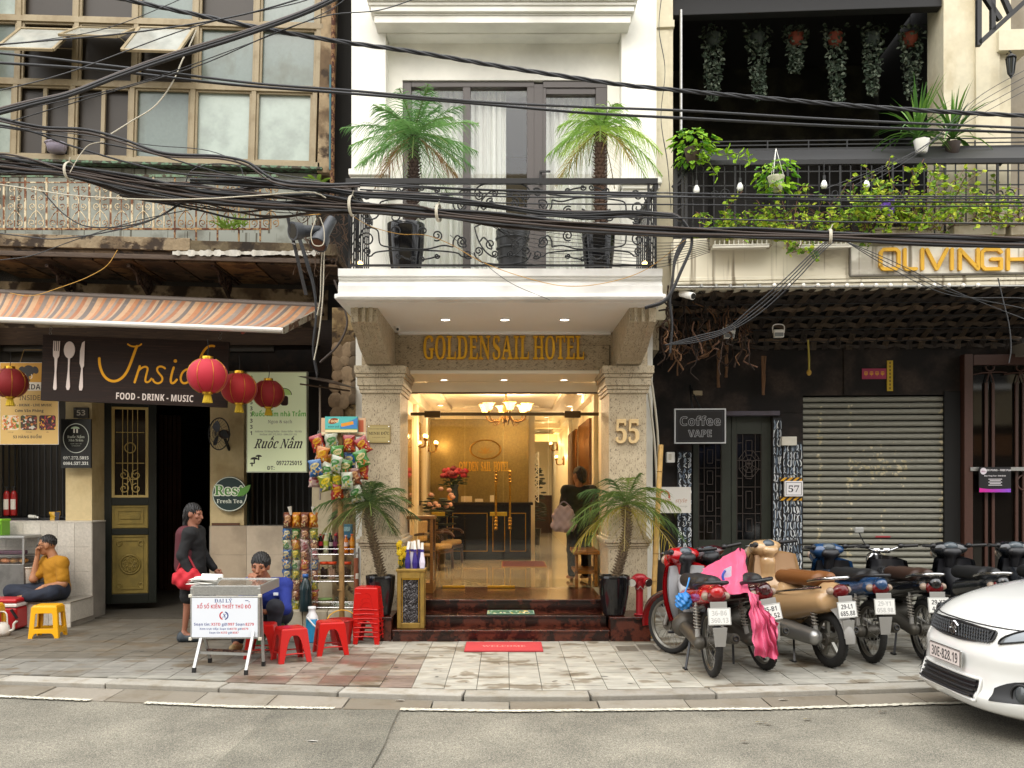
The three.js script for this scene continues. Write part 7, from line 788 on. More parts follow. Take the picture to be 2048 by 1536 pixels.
function pothos(label, px, py, w, r, n, seed, potPy, hang) { const t = thing('pothos_plant', label, 'plant', { frame: RF }), L = [new Leaves(), new Leaves(), new Leaves()], c = RF.at(px, py, w); reseed(seed); for (let i = 0; i < n; i++) { const d = rdir(); d.y = d.y * 0.7 + 0.1; const q = c.clone().addScaledVector(d, r * Math.cbrt(rnd(0.2, 1))); if (d.y < 0) q.y -= rnd(0.1); const dir = V(d.x, -0.5 + rnd(-0.3, 0.5), d.z + 0.4).normalize(), sd = dir.clone().cross(UPV.clone().add(rdir().multiplyScalar(0.4))).normalize(), s = rnd(0.05, 0.09); L[i % 3].leaf(q, dir, sd, s, s * 0.38, 0.2, 3); } L.forEach((l, i) => l.build('foliage', leafM([0x7fae1e, 0x9ac02c, 0x558a1c][i], 0.35), t).userData = { kind: 'stuff' }); const p = RF.at(px, potPy, w); mb().lathe([[0.001, -0.08], [0.06, -0.08], [0.085, 0.06], [0.09, 0.08], [0.075, 0.08], [0.001, 0.05]], p, 18).build('pot', mat(hang ? 0xd6d0bc : 0x4a3a30, 0.6), t); if (hang) { const a = RF.at(px, 297, w); for (let k = 0; k < 3; k++) mb().rod(V(p.x + Math.cos(k * 2.1) * 0.085, p.y + 0.07, p.z + Math.sin(k * 2.1) * 0.085), a, 0.003).build('hanger_cord', M.whiteP, t); } else for (let k = 0; k < 3; k++) { const pts = [c]; let q = c; for (let j = 1; j < 6; j++) { q = RF.at(px + 25 * j * (k < 2 ? 0.9 : 0.4), py + 6 * j - (k * 8) + 3 * j * (k === 2 ? 3 : 0), w + 0.05); pts.push(q); } mb().tube(pts, 0.004, 4, 14).build('runner', mat(0x6a7a24, 0.7), t); const R = new Leaves(); for (let j = 1; j < 6; j++) for (let e = 0; e < 3; e++) { const dir = rdir(); dir.z = Math.abs(dir.z); R.leaf(pts[j].clone().addScaledVector(dir, 0.02), dir, dir.clone().cross(rdir()).normalize(), 0.07, 0.027); } R.build('foliage', leafM(0x8fb824, 0.35), t).userData = { kind: 'stuff' }; } return t; }
pothos('bright green pothos spilling over the left corner of the balcony shelf', 1385, 292, 1.95, 0.24, 150, 211, 312, 0); pothos('bright green pothos in a white pot hung from the balcony shelf', 1552, 352, 2.05, 0.22, 150, 212, 368, 1);
{ [[1835, 285, 1.75, 26, 'strap leaved plant in a white pot standing on the balcony shelf', 221, 1], [1905, 290, 1.55, 34, 'taller strap leaved plant spilling over the shelf by the right column', 222, 0]].forEach(([px, py, w, n, label, seed, pot]) => { const t = thing('spider_plant', label, 'plant', { frame: RF }), c = RF.at(px, py - 12, w), L = [new Leaves(), new Leaves(), new Leaves()]; reseed(seed); for (let i = 0; i < n * 1.6; i++) { const a = i * 2.4, el = rnd(0.2, 1.5), len = rnd(0.4, 0.68), d = V(Math.cos(a) * Math.cos(el), Math.sin(el), Math.sin(a) * Math.cos(el)); let q = c.clone(), dd = d.clone(); const sd = d.clone().cross(UPV).normalize(), m = L[i % 3]; for (let k = 0; k < 5; k++) { const e = q.clone().addScaledVector(dd, len /5),w0=0.016*Math.sin(PI*(k+0.7)/5.6),w1=k===4?0.001:0.016*Math.sin(PI*(k+1.7)/5.6);m.p.push(q.clone().addScaledVector(sd,-w0),q.clone().addScaledVector(sd,w0),e.clone().addScaledVector(sd,w1),q.clone().addScaledVector(sd,-w0),e.clone().addScaledVector(sd,w1),e.clone().addScaledVector(sd,-w1));q=e;dd=dd.clone().add(V(0,-0.3*Math.cos(el)-0.06,0)).normalize();}}L.forEach((l,i)=>l.build('leaves',leafM([0x4e7a2c,0x6d9440,0x38601f][i],0.3),t).userData={kind:'stuff'});mb().lathe([[0.001,-0.11],[0.06,-0.11],[0.085,0.03],[0.075,0.03],[0.001,0.0]],RF.at(px+(pot?8:0),py,w+0.02),6).build('pot',pot?M.whiteP:mat(0x3a302a,0.7),t);});}
{['first','second','third','fourth','fifth','sixth'].forEach((nm,i)=>{const px=[1427,1515,1592,1670,1745,1820][i],len=[150,150,95,155,140,150][i],pot=[0,0,1,1,0,1][i],t=thing('hanging_basket',`${nm} hanging basket of ivy from the hotel side${pot ? ', with an orange pot showing' : ''}`,'hanging plant',{frame:RF,group:'hanging ivy baskets'}),w=0.55,c=RF.at(px,80,w),L=[0,1,2].map(()=>new Leaves());reseed(240+i);for(let k=0;k<420;k++){const y=Math.pow(rnd(),0.8),q=RF.at(px+rnd(-1,1)*lerp(27,9,y)+(i%2?6:-4)*y*rnd(),48+y*len,w+rnd(-0.12,0.14)*(1-0.5*y));if(pot&&rnd()<0.7&&y>0.15&&y<0.4&&Math.abs(q.x-c.x)<0.08&&q.z>w)continue;const dir=V(rnd(-1,1),rnd(-1.2,0.3),rnd(0,1)).normalize();L[k%3].leaf(q,dir,dir.clone().cross(rdir()).normalize(),0.055,0.02);}L.forEach((l,k)=>l.build('foliage',leafM([0x4a5648,0x656e5e,0x344232][k],0.2),t).userData={kind:'stuff'});mb().lathe([[0.001,-0.08],[0.05,-0.08],[0.085,0],[0.09,0.07],[0.07,0.07],[0.001,0.02]],c,16).build('pot',mat(pot?0x7a3622:0x3a4440,0.7),t);mb().rod(c,RF.at(px,-30,w),0.004).build('cord',M.black,t);});}
{const t=thing('purple_flowers','cluster of violet blossoms among the vines of the balcony','flowers',{frame:RF});reseed(261);const ms=[mat(0x5a3a9a,0.7),mat(0x7a5ab0,0.7)];for(let i=0;i<26;i++){const q=RF.at(rnd(1752,1785),rnd(396,432),2.12+rnd(-0.05,0.08)),L=new Leaves();for(let k=0;k<5;k++){const a=k*1.257+i;const d=V(Math.cos(a),Math.sin(a),0.35).normalize();L.leaf(q,d,V(-Math.sin(a),Math.cos(a),0),0.032,0.012);}L.build('blossom',ms[i%2],t);}}
{const w=thing('balcony_weed','small green weed growing through the rusty railing of the left balcony','plant'),L=new Leaves();reseed(271);for(let i=0;i<60;i++){const b=P(rnd(440,490),rnd(448,458),11.1),d=V(rnd(-1,1),rnd(0.3,1.2),rnd(-0.2,0.8)).normalize();L.blade(b,d,d.clone().cross(V(0,0,1)).normalize(),rnd(0.1,0.26),0.008,0.3);}L.build('blades',leafM(0x6d8a34,0.3),w).userData={kind:'stuff'};
const f=thing('wall_fern','little fern sprouting by the pipe at the end of the left balcony','fern'),K=new Leaves();for(let i=0;i<9;i++){const b=P(636,378,11.0),d=V(rnd(-0.8,0.8),rnd(0.3,1.2),0.4).normalize();for(let k=2;k<14;k++){const p=b.clone().addScaledVector(d,k*0.02);p.y-=k*k*0.0006;for(const s of[-1,1])K.blade(p,V(s,0.2,0.2).normalize(),d,0.05-k*0.002,0.006,0.2);}}K.build('fronds',leafM(0x7a9a3a,0.3),f).userData={kind:'stuff'};
const dv=thing('dry_creeper','dry brown creeper tangled on the wall between the two houses','creeper'),tw=mb();for(let i=0;i<120;i++){let p=P(rnd(600,702),rnd(380,520),rnd(10.9,11.8));const pts=[p];for(let k=0;k<5;k++){p=p.clone().add(V(rnd(-0.07,0.07),rnd(-0.12,0.06),rnd(-0.05,0.05)));pts.push(p);}tw.tube(pts,rnd(0.002,0.006),4,10);}tw.build('twigs',mat(0x4a382a,0.95),dv).userData={kind:'stuff'};}
// ---------- people ----------
const basis=(f,u)=>{f=f.clone().normalize();const r=u.clone().cross(f).normalize();return new THREE.Matrix4().makeBasis(r,f.clone().cross(r),f);};
function person(label,at,o){
const t=thing('person',label,'person',{fixed:true});t.position.copy(at);const J=o.J,k=o.k??1,S=[],lo=V(9,9,9),hi=V(-9,-9,-9),cap=(a,b,ra,rb)=>S.push(capsule(a,b,ra*k,rb*k));
for(const j of Object.values(J)){lo.min(j);hi.max(j);}lo.subScalar(0.2);hi.addScalar(0.2);
const W=0.15*k,mid=J.chest.clone().lerp(J.pelvis,0.5),sh=J.ls.clone().add(J.rs).multiplyScalar(0.5);
const torso=(e)=>[capsule(J.ls,J.rs,0.062*k+e,0.062*k+e),capsule(J.chest.clone().lerp(J.ls,0.35),J.chest.clone().lerp(J.rs,0.35),0.1*k+e,0.1*k+e),capsule(J.chest,J.pelvis,0.115*k+e,0.125*k+e),capsule(J.lhip,J.rhip,0.09*k+e,0.09*k+e)];
const arm=(s,e,f=1)=>{const a=J[s+'s'],b=J[s+'e'],c=J[s+'h'],q=f>0.5?b.clone().lerp(c,(f-0.5)*2):null;return f<=0.5?[capsule(a,a.clone().lerp(b,f*2),0.052*k+e,0.048*k+e*1.6)]:[capsule(a,b,0.05*k+e,0.039*k+e),capsule(b,q,0.04*k+e,(0.04-0.014*(f-0.5)*2)*k+e)];};
const leg=(s,e,f=1)=>{const a=J[s+'hip'],b=J[s+'k'],c=J[s+'a'];return f<=0.5?[capsule(a,a.clone().lerp(b,f*2),0.088*k+e,0.075*k+e)]:[capsule(a,b,0.085*k+e,0.055*k+e),capsule(b,b.clone().lerp(c,Math.min(1,(f-0.5)*2)),0.056*k+e,0.036*k+e*1.3)];};
const foot=(s)=>[capsule(J[s+'a'],J[s+'t'],0.036*k,0.026*k)];
// head: skull, jaw, nose, brow, lips, ears on its own basis
const B=basis(o.look,o.up??UPV),h=(x,y,z)=>V(x,y,z).multiplyScalar(k).applyMatrix4(B).add(J.head),bq=new THREE.Quaternion().setFromRotationMatrix(B),E=(x,y,z,a,b,c)=>ell(h(x,y,z),a*k,b*k,c*k,bq);
const hd=[E(0,0.03,-0.012,0.073,0.088,0.092),E(0,-0.035,0.018,0.056,0.075,0.068),E(0,-0.085,0.045,0.03,0.022,0.03),capsule(h(0,0.015,0.083),h(0,-0.025,0.1),0.009*k,0.014*k),capsule(h(-0.04,0.03,0.068),h(0.04,0.03,0.068),0.011*k,0.011*k),E(0.04,-0.015,0.06,0.022,0.018,0.016),E(-0.04,-0.015,0.06,0.022,0.018,0.016),capsule(h(-0.018,-0.055,0.078),h(0.018,-0.055,0.078),0.0075*k,0.0075*k),E(0.075,0.0,-0.01,0.012,0.03,0.02),E(-0.075,0.0,-0.01,0.012,0.03,0.02),capsule(h(0,-0.06,-0.03),J.neck,0.05*k,0.054*k)];
const sk=[...torso(-0.012),...arm('l',0),...arm('r',0),...leg('l',-0.008),...leg('r',-0.008),...foot('l'),...foot('r'),capsule(J.neck,sh,0.05*k,0.06*k)];
const gs=[nets(blend(sk,0.035),lo,hi,0.013),nets(blend(hd,0.018),J.head.clone().subScalar(0.2*k),J.head.clone().addScalar(0.16*k),0.005)];
// hands: palm, four fingers in three bones, thumb from the side of the palm
for(const s of['l','r']){const wv=J[s+'h'],ha=o.hand?.[s]??{},d=(ha.d??wv.clone().sub(J[s+'e'])).clone().normalize(),nn=(ha.n??V(0,0,1)).clone().normalize(),side=d.clone().cross(nn).normalize(),n2=side.clone().cross(d).normalize(),curl=ha.curl??0.5,sg=ha.thumb??1,q=(a,b,c)=>wv.clone().addScaledVector(d,a*k).addScaledVector(side,b*k).addScaledVector(n2,c*k),H=[capsule(wv,q(0.05,0,0),0.024*k,0.022*k),capsule(q(0.03,-0.02,0),q(0.085,-0.03,0),0.014*k,0.011*k),capsule(q(0.03,0.02,0),q(0.085,0.028,0),0.014*k,0.011*k),capsule(q(0.03,0,0),q(0.088,0,0),0.016*k,0.012*k)];for(let f=0;f<4;f++){const L=[0.068,0.078,0.073,0.056][sg>0?f:3-f]*k;let p=q(0.086-0.004*Math.abs(f-1.5),-0.03+f*0.02,0),a=0;for(let b=0;b<3;b++){a+=curl*[0.7,1.0,0.8][b];const e=p.clone().addScaledVector(d,Math.cos(a)*L*[0.45,0.32,0.25][b]).addScaledVector(n2,Math.sin(a)*L*[0.45,0.32,0.25][b]);H.push(capsule(p,e,(0.0092-b*0.0008)*k,(0.0086-b*0.0008)*k));p=e;}}const tb=q(0.03,-sg*0.024,0.006),tm=q(0.058,-sg*0.046,0.018),te=q(0.082,-sg*0.044+sg*0.014*curl,0.03);H.push(capsule(tb,tm,0.0125*k,0.0105*k),capsule(tm,te,0.0105*k,0.0085*k));gs.push(nets(blend(H,0.008),wv.clone().subScalar(0.17*k),wv.clone().addScalar(0.17*k),0.0045));}
const m=mb();gs.forEach((g)=>m.add(g));m.uv().build('body',mat(o.skin??0x9a6a4c,0.55),t);
const cloth=(name,f,c,cell=0.013)=>mb().add(nets(f,lo,hi,cell)).build(name,c.isMaterial?c:mat(c,0.85,{map:'grain',s:0.12}),t);
const wr=(f,a=0.006)=>(x,y,z)=>f(x,y,z)-a*(0.5+0.5*Math.sin(x*41+Math.sin(y*33)*2)*Math.sin(y*37+z*29));
const top=blend([...torso(0.012),...arm('l',0.012,o.sleeve),...arm('r',0.012,o.sleeve)],0.03),nk=ell(J.neck.clone().lerp(J.head,0.2),0.068*k,0.075*k,0.075*k);cloth('shirt',((g)=>(x,y,z)=>Math.max(g(x,y,z),-nk(x,y,z)))(wr(top)),o.shirt);
cloth(o.bottomName??'trousers',wr(blend([capsule(J.lhip,J.rhip,0.1*k,0.1*k),capsule(J.pelvis,J.pelvis.clone().lerp(J.chest,0.15),0.13*k,0.128*k),...leg('l',0.016,o.legLen??0.95),...leg('r',0.016,o.legLen??0.95)],0.04)),o.pants);
// hair: a shell over the skull, open at the face
const hl=o.hairLen??0,hs=[E(0,0.045,-0.02,0.082+(o.puff??0),0.09+(o.puff??0),0.095+(o.puff??0)*0.6)];if(hl)hs.push(E(0,0.0,-0.06,0.075,0.1,0.055),capsule(h(0,-0.02,-0.07),h(0,-0.02-hl,-0.08),0.055*k,0.04*k));const hb=blend(hs,0.02),face=E(0,-0.045,0.09,0.085,0.1+(o.fringe??0),0.095),neckc=E(0,-0.11,0.0,0.09,0.085,0.12),el=E(0.08,-0.015,0.01,0.02,0.035,0.03),er=E(-0.08,-0.015,0.01,0.02,0.035,0.03);
mb().add(nets((x,y,z)=>{let d=Math.max(hb(x,y,z)+0.004*Math.sin(x*230+y*60)*Math.sin(y*90+z*170)+0.003*Math.sin(x*420+z*90),-face(x,y,z));if(!hl)d=Math.max(d,-neckc(x,y,z));return Math.max(d,-el(x,y,z),-er(x,y,z));},J.head.clone().subScalar(0.22+hl),J.head.clone().addScalar(0.2),0.006)).build('hair',mat(o.hair??0x0e0c0b,0.55),t);
for(const s of[-1,1]){const e=mb();e.sph(h(s*0.032,0.008,0.071),0.0115*k,1,0.6,1,10);e.build('eye',mat(0x120d0a,0.2),t);mb().tube([h(s*0.016,0.027,0.083),h(s*0.034,0.034,0.079),h(s*0.052,0.028,0.066)],0.0035*k,5,8).build('eyebrow',mat(0x0e0b0a,0.8),t);}
mb().tube([h(-0.02,-0.055,0.084),h(0,-0.054,0.088),h(0.02,-0.055,0.084)],0.0035*k,5,8).build('mouth',mat(0x6a3228,0.6),t);
t.userData.h=h;return[t,h];
}
const shoe=(t,a,b,c,name='shoe',r=0.045)=>mb().add(nets(((f,y0)=>(x,y,z)=>Math.max(f(x,y,z),y0-y))(blend([capsule(a,b,r,r*0.85),capsule(a,a.clone().setY(a.y+0.03),r,r*0.9)],0.03),Math.min(a.y,b.y)-r*0.75),a.clone().min(b).subScalar(0.09),a.clone().max(b).addScalar(0.09),0.008)).build(name,mat(c,0.6),t);
{
const Z=11.08,y0=0.292,at=V(X(106,Z),y0,-Z);
const[t,h]=person('man in a mustard yellow shirt and jeans sitting cross legged on the tiled platform',at,{look:V(-0.97,-0.05,0.22),up:V(0.02,1,0.1),sleeve:0.36,shirt:0xb07a08,pants:mat(0x1d2433,0.85,{map:'blotch',s:0.2}),skin:0xa06e4c,hair:0x1a1613,puff:-0.006,
J:{head:V(-0.06,0.625,0.02),neck:V(0.0,0.5,0.0),chest:V(0.03,0.36,0.0),pelvis:V(0.06,0.12,0.0),ls:V(0.15,0.43,0.1),rs:V(-0.1,0.43,-0.07),le:V(0.18,0.19,0.13),lh:V(0.02,0.17,0.27),re:V(-0.19,0.24,0.08),rh:V(-0.15,0.5,0.07),lhip:V(0.11,0.1,0.06),rhip:V(0.0,0.1,-0.05),lk:V(0.14,0.11,0.33),rk:V(-0.43,0.1,0.12),la:V(-0.18,0.05,0.3),ra:V(0.02,0.06,0.24),lt:V(-0.28,0.04,0.24),rt:V(0.12,0.05,0.26)},
hand:{r:{d:V(0.15,1,0),n:V(0.8,0.1,0.2),curl:0.75,thumb:-1},l:{d:V(-0.5,-0.5,0.5),n:V(-0.4,-0.8,0),curl:0.35,thumb:1}}});
const g=mb();for(const s of[-1,1])g.add(new THREE.TorusGeometry(0.021,0.0025,5,18).scale(1.2,0.85,1),basis(V(-0.97,-0.05,0.22),UPV).setPosition(h(s*0.033,0.006,0.096)));g.tube([h(-0.01,0.01,0.1),h(0.01,0.01,0.1)],0.0025,4,3);for(const s of[-1,1])g.tube([h(s*0.06,0.012,0.092),h(s*0.08,0.012,0.02)],0.0025,4,4);g.build('spectacles',M.black,t);
}
{
const Z=9.5,at=V(X(526,Z),0.02,-Z),[t]=person('man in a blue work jacket sitting hunched behind the lottery table with a phone',at,{look:V(-0.05,-0.16,1),up:V(0.05,1,0.12),sleeve:0.93,shirt:0x1c2f86,pants:0x23252e,skin:0x8e5c40,k:1.06,puff:0.006,hair:0x0f0d0c,fringe:-0.012,
J:{head:V(0.0,0.79,0.1),neck:V(0.02,0.665,0.0),chest:V(0.03,0.5,-0.1),pelvis:V(0.04,0.3,-0.25),ls:V(0.2,0.59,-0.08),rs:V(-0.16,0.59,-0.06),le:V(0.24,0.37,0.06),lh:V(0.1,0.36,0.22),re:V(-0.17,0.42,0.14),rh:V(-0.07,0.62,0.24),lhip:V(0.13,0.28,-0.24),rhip:V(-0.06,0.28,-0.24),lk:V(0.17,0.4,0.2),rk:V(-0.16,0.4,0.2),la:V(0.14,0.07,0.14),ra:V(-0.17,0.07,0.3),lt:V(0.15,0.04,0.28),rt:V(-0.18,0.04,0.43)},
hand:{r:{d:V(0.25,1,-0.15),n:V(0.3,0.2,-1),curl:0.8,thumb:1},l:{d:V(-0.9,0.1,0.3),n:V(0,1,0.2),curl:0.6,thumb:1}}});
shoe(t,V(-0.17,0.04,0.3),V(-0.18,0.035,0.43),0x8a7248,'sandal');shoe(t,V(0.14,0.04,0.14),V(0.15,0.035,0.28),0x8a7248,'sandal');const b=mb().box(0.115,0.165,0.5,0.53,0.045,0.052,0.003);b.build('chest_badge',mat(0xc9cdd6,0.6),t);
const ph=thing('mobile_phone','black mobile phone in the hand of the man in blue','phone');mb().box(at.x+0.0,at.x+0.075,0.385,0.4,at.z+0.2,at.z+0.34,0.006).build('body',M.blackGloss,ph);mb().box(at.x+0.004,at.x+0.071,0.4005,0.402,at.z+0.206,at.z+0.334).build('screen',mat(0x2a3038,0.1),ph);
const st=stoolRed(mat(0x33502c,0.5),0.24);put(st,'low_green_stool','low green stool under the man in blue behind the lottery table','stool',at.x+0.04,0,at.z-0.26,0.1);
}
{
const Z=9.9,at=V(X(392,Z),0,-Z),[t]=person('woman in a black jacket and dark red top walking right past the passage',at,{look:V(1,-0.12,0.15),sleeve:0.95,shirt:0x121214,pants:0x141416,bottomName:'shorts',legLen:0.42,skin:0x8a5a44,hairLen:0.12,hair:0x0d0a0a,k:0.92,
J:{head:V(-0.02,1.31,0),neck:V(-0.03,1.18,0),chest:V(-0.03,1.0,0),pelvis:V(-0.03,0.76,0),ls:V(-0.02,1.12,-0.15),rs:V(-0.02,1.12,0.15),le:V(0.0,0.9,-0.2),lh:V(0.14,0.72,-0.2),re:V(-0.08,0.9,0.2),rh:V(0.02,0.7,0.22),lhip:V(-0.03,0.74,-0.07),rhip:V(-0.03,0.74,0.07),lk:V(0.12,0.42,-0.07),rk:V(-0.06,0.42,0.07),la:V(0.14,0.08,-0.07),ra:V(-0.1,0.07,0.08),lt:V(0.3,0.04,-0.07),rt:V(0.06,0.04,0.08)},hand:{l:{d:V(0.6,-0.6,0.2),n:V(0,0,1),curl:0.9},r:{d:V(0.8,-0.4,0),n:V(0,-0.5,-1),curl:0.9}}});
mb().add(nets(blend([capsule(V(-0.09,1.1,0.06),V(-0.09,0.78,0.05),0.1,0.115)],0.02),V(-0.3,0.6,-0.2),V(0.2,1.3,0.3),0.014)).build('red_top',mat(0x4a121c,0.8),t);shoe(t,V(-0.12,0.04,0.08),V(0.06,0.035,0.08),0x2a3238);shoe(t,V(0.12,0.04,-0.07),V(0.3,0.035,-0.07),0xc9c6c0);
const bg=thing('red_bag','bright red cloth bag swinging at the hip of the walking woman','bag'),c=V(at.x-0.03,0.68,at.z+0.2);mb().add(nets(((f)=>(x,y,z)=>f(x,y,z)-0.01*Math.sin(x*50)*Math.sin(y*40))(blend([ell(c,0.15,0.1,0.08),ell(V(c.x+0.03,c.y-0.06,c.z),0.15,0.07,0.08)],0.05)),c.clone().subScalar(0.25),c.clone().addScalar(0.25),0.012)).build('cloth',mat(0xb01424,0.75),bg);mb().tube([V(c.x-0.1,c.y+0.06,c.z),V(c.x-0.02,c.y+0.22,c.z-0.03),V(c.x+0.1,c.y+0.06,c.z)],0.012,6,14).build('strap',mat(0x8a1020,0.7),bg);
}
{
const Z=12.5,at=V(X(1158,Z),0.36,-Z);person('person in dark clothes standing inside the hotel behind the right palm',at,{look:V(-0.6,-0.1,-0.7),sleeve:0.9,shirt:0x17171a,pants:0x121214,skin:0x94664a,k:0.94,hairLen:0.05,J:{head:V(0,1.38,0),neck:V(0,1.25,0),chest:V(0,1.05,0),pelvis:V(0,0.8,0),ls:V(-0.17,1.19,0),rs:V(0.17,1.19,0),le:V(-0.22,0.95,0.02),lh:V(-0.2,0.75,0.1),re:V(0.22,0.95,0.02),rh:V(0.2,0.75,0.1),lhip:V(-0.08,0.78,0),rhip:V(0.08,0.78,0),lk:V(-0.09,0.42,0.03),rk:V(0.09,0.42,0.03),la:V(-0.09,0.07,0),ra:V(0.09,0.07,0),lt:V(-0.14,0.04,-0.12),rt:V(0.04,0.04,-0.12)}});
const q=P(1127,1034,12.3),b=thing('lilac_shirt_standin','pale lilac bag shape added in place of a lilac shirt inside the hotel','bag');mb().add(nets(((f)=>(x,y,z)=>f(x,y,z)-0.006*Math.sin(x*60)*Math.sin(y*50))(blend([ell(V(q.x,q.y-0.02,q.z),0.15,0.17,0.06),capsule(V(q.x-0.1,q.y-0.12,q.z),V(q.x+0.1,q.y-0.12,q.z),0.06,0.06)],0.04)),q.clone().subScalar(0.28),q.clone().addScalar(0.28),0.013)).build('cloth',mat(0xa89cba,0.8),b);mb().tube([V(q.x-0.08,q.y+0.12,q.z),V(q.x,q.y+0.2,q.z),V(q.x+0.1,q.y+0.12,q.z)],0.01,5,10).build('strap',mat(0x8a80a0,0.8),b);  // bag shape added where a lilac shirt shows in the lobby glass
}
// ---------- lottery table ----------
{
const Z=8.4,t=thing('lottery_table','folding aluminium lottery ticket table with a printed white front board','table'),xa=X(380,Z),xb=X(519,Z),yt=Y(1172,Z),alu=mat(0xb4b4b0,0.35,{metal:0.6,map:'grain',s:0.3});
const pr=canvas(1024,640,(k,w,h)=>{k.fillStyle='#d9dee6';k.fillRect(0,0,w,h);k.textAlign='center';k.fillStyle='#2b3a78';k.font='bold 78px serif';k.fillText('ĐẠI LÝ',490,76);k.fillStyle='#b3202c';k.font='bold 82px sans-serif';k.save();k.translate(500,172);k.scale(0.82,1);k.fillText('XỔ SỐ KIẾN THIẾT THỦ ĐÔ',0,0);k.restore();k.lineWidth=20;k.strokeStyle='#b3202c';k.beginPath();k.arc(500,290,62,1.9,4.4);k.stroke();k.strokeStyle='#2b3a78';k.beginPath();k.arc(500,290,62,5.0,7.6);k.stroke();k.fillStyle='#2b3a78';k.font='italic bold 84px serif';k.fillText('X',500,320);const row=(y,f,parts)=>{k.font=`bold ${f}px sans-serif`;const W=parts.reduce((a,[s])=>a+k.measureText(s).width,0);let x=500-W/ 2; k.textAlign = 'left'; for (const [s, r] of parts) { k.fillStyle = r ? '#b3202c' : '#2b3a78'; k.fillText(s, x, y); x += k.measureText(s).width; } }; row(452, 62, [['Soạn tin: ', 0], ['XSTD', 1], [' gửi ', 0], ['997', 1], [' Soạn ', 0], ['8279', 1]]); row(520, 44, [['Xem trực tiếp: Soạn tin ', 0], ['XSTD', 1], [' gửi ', 0], ['8579', 1]]); row(582, 44, [['Soạn tin ', 0], ['XSTD', 1], [' gửi ', 0], ['8587', 1]]); k.fillStyle = '#2b3a78'; k.fillRect(830, 40, 50, 12); k.fillRect(880, 60, 24, 10); });
  board(t, null, [xa, xb, Y(1278, Z), Y(1192, Z)], -Z, 0.03, alu, pr, 'front_board', 0.3, { inset: 0.016, r: 0.006 }); for (const x of [xa, xb]) for (const y of [Y(1278, Z), Y(1192, Z)]) mb().box(x - 0.014, x + 0.014, y - 0.014, y + 0.014, -Z - 0.032, -Z + 0.004, 0.005).build('corner_cap', mat(0xc9c4b4, 0.5), t);
  const D2 = 0.72, zt = -Z - 0.02, yb = yt - 0.085, tr = (n, a, b, c, d, e, f) => mb().box(a, b, c, d, e, f, 0.005).build(n, alu, t); tr('tray_side', xa, xb, yb, yt, zt, zt - 0.02); tr('tray_side', xa, xb, yb, yt, zt - D2, zt - D2 + 0.02); tr('tray_side', xa, xa + 0.02, yb, yt, zt - 0.02, zt - D2 + 0.02); tr('tray_side', xb - 0.02, xb, yb, yt, zt - 0.02, zt - D2 + 0.02); mb().box(xa + 0.02, xb - 0.02, yb + 0.005, yb + 0.02, zt - 0.02, zt - D2 + 0.02).build('tray_floor', mat(0x9aa09c, 0.3), t); mb().box(xa + 0.015, xb - 0.015, yt - 0.012, yt - 0.008, zt - 0.015, zt - D2 + 0.015).build('glass_lid', glassM(), t); for (const x of [xa + 0.01, xb - 0.01]) tr('black_corner', x - 0.014, x + 0.014, yb - 0.003, yt - 0.02, zt + 0.003, zt - 0.03);
  const leg = (px, py, xo, zo) => { const g = Gd(py), f = V(X(px, g), 0, -g), up = V(xo, yb - 0.02, zo); mb().bar(V(f.x, 0.03, f.z), up, 0.024, 0.024, V(0, 0, 1)).build('leg', alu, t); mb().bar(f, V(f.x, 0.035, f.z).lerp(up, 0.01), 0.03, 0.03, V(0, 0, 1)).build('foot_cap', M.black, t); return [f, up]; }; const A = leg(388, 1345, xa + 0.09, zt - 0.3), B = leg(492, 1350, xb - 0.07, zt - 0.3), C = leg(420, 1325, xa + 0.02, zt - 0.05), E = leg(527, 1332, xb - 0.01, zt - 0.05); const at = (q, f) => q[0].clone().lerp(q[1], f); mb().bar(at(A, 0.24), at(B, 0.24), 0.02, 0.02).build('cross_bar', alu, t); mb().bar(at(C, 0.2), at(E, 0.2), 0.02, 0.02).build('cross_bar', mat(0x7a5a4a, 0.6, { map: 'rust', s: 0.2 }), t);
  const pp = thing('paper_stack', 'crumpled sheaf of white papers lying on the lottery table', 'papers'); for (let i = 0; i < 4; i++) mb().grid(8, 5, (u, v) => { const x = lerp(X(385, 8.7), X(440, 8.7), u) + i * 0.006, z = -8.5 - v * 0.22 - i * 0.01; return V(x, yt + 0.006 + i * 0.012 + 0.012 * Math.sin(u * 5 + i) * Math.sin(v * 4 + i * 2) + (v > 0.6 ? 0.02 * (v - 0.6) : 0), z); }, 0.004).build('sheet', M.whiteP, pp); mb().rod(V(X(396, 8.5), yt + 0.07, -8.62), V(X(438, 8.5), yt + 0.066, -8.6), 0.02, 0.02, 12).build('roll', M.whiteP, pp);
}
//----------snack stall----------
const bagTex=(c1,c2,c3,s)=>canvas(96,128,(k,w,h)=>{k.fillStyle=c1;k.fillRect(0,0,w,h);reseed(s);k.fillStyle=c2;k.beginPath();k.ellipse(w/ 2, h * 0.36, w * 0.38, h * 0.17, -0.25, 0, 7); k.fill(); for (let i = 0; i < 14; i++) { k.fillStyle = [c3, c2, '#f0e0b0'][i % 3]; k.beginPath(); k.ellipse(rnd(w), h * rnd(0.5, 0.95), rnd(3, 15), rnd(3, 9), rnd(3), 0, 7); k.fill(); } k.fillStyle = c1; k.font = 'bold 22px sans-serif'; k.textAlign = 'center'; k.save(); k.translate(w /2,h*0.41);k.rotate(-0.25);k.fillText(['Chips','Snack','Kẹo','Bim'][s%4],0,0);k.restore();k.fillStyle='#ffffff30';k.fillRect(0,0,w,9);k.fillRect(0,h-9,w,9);});
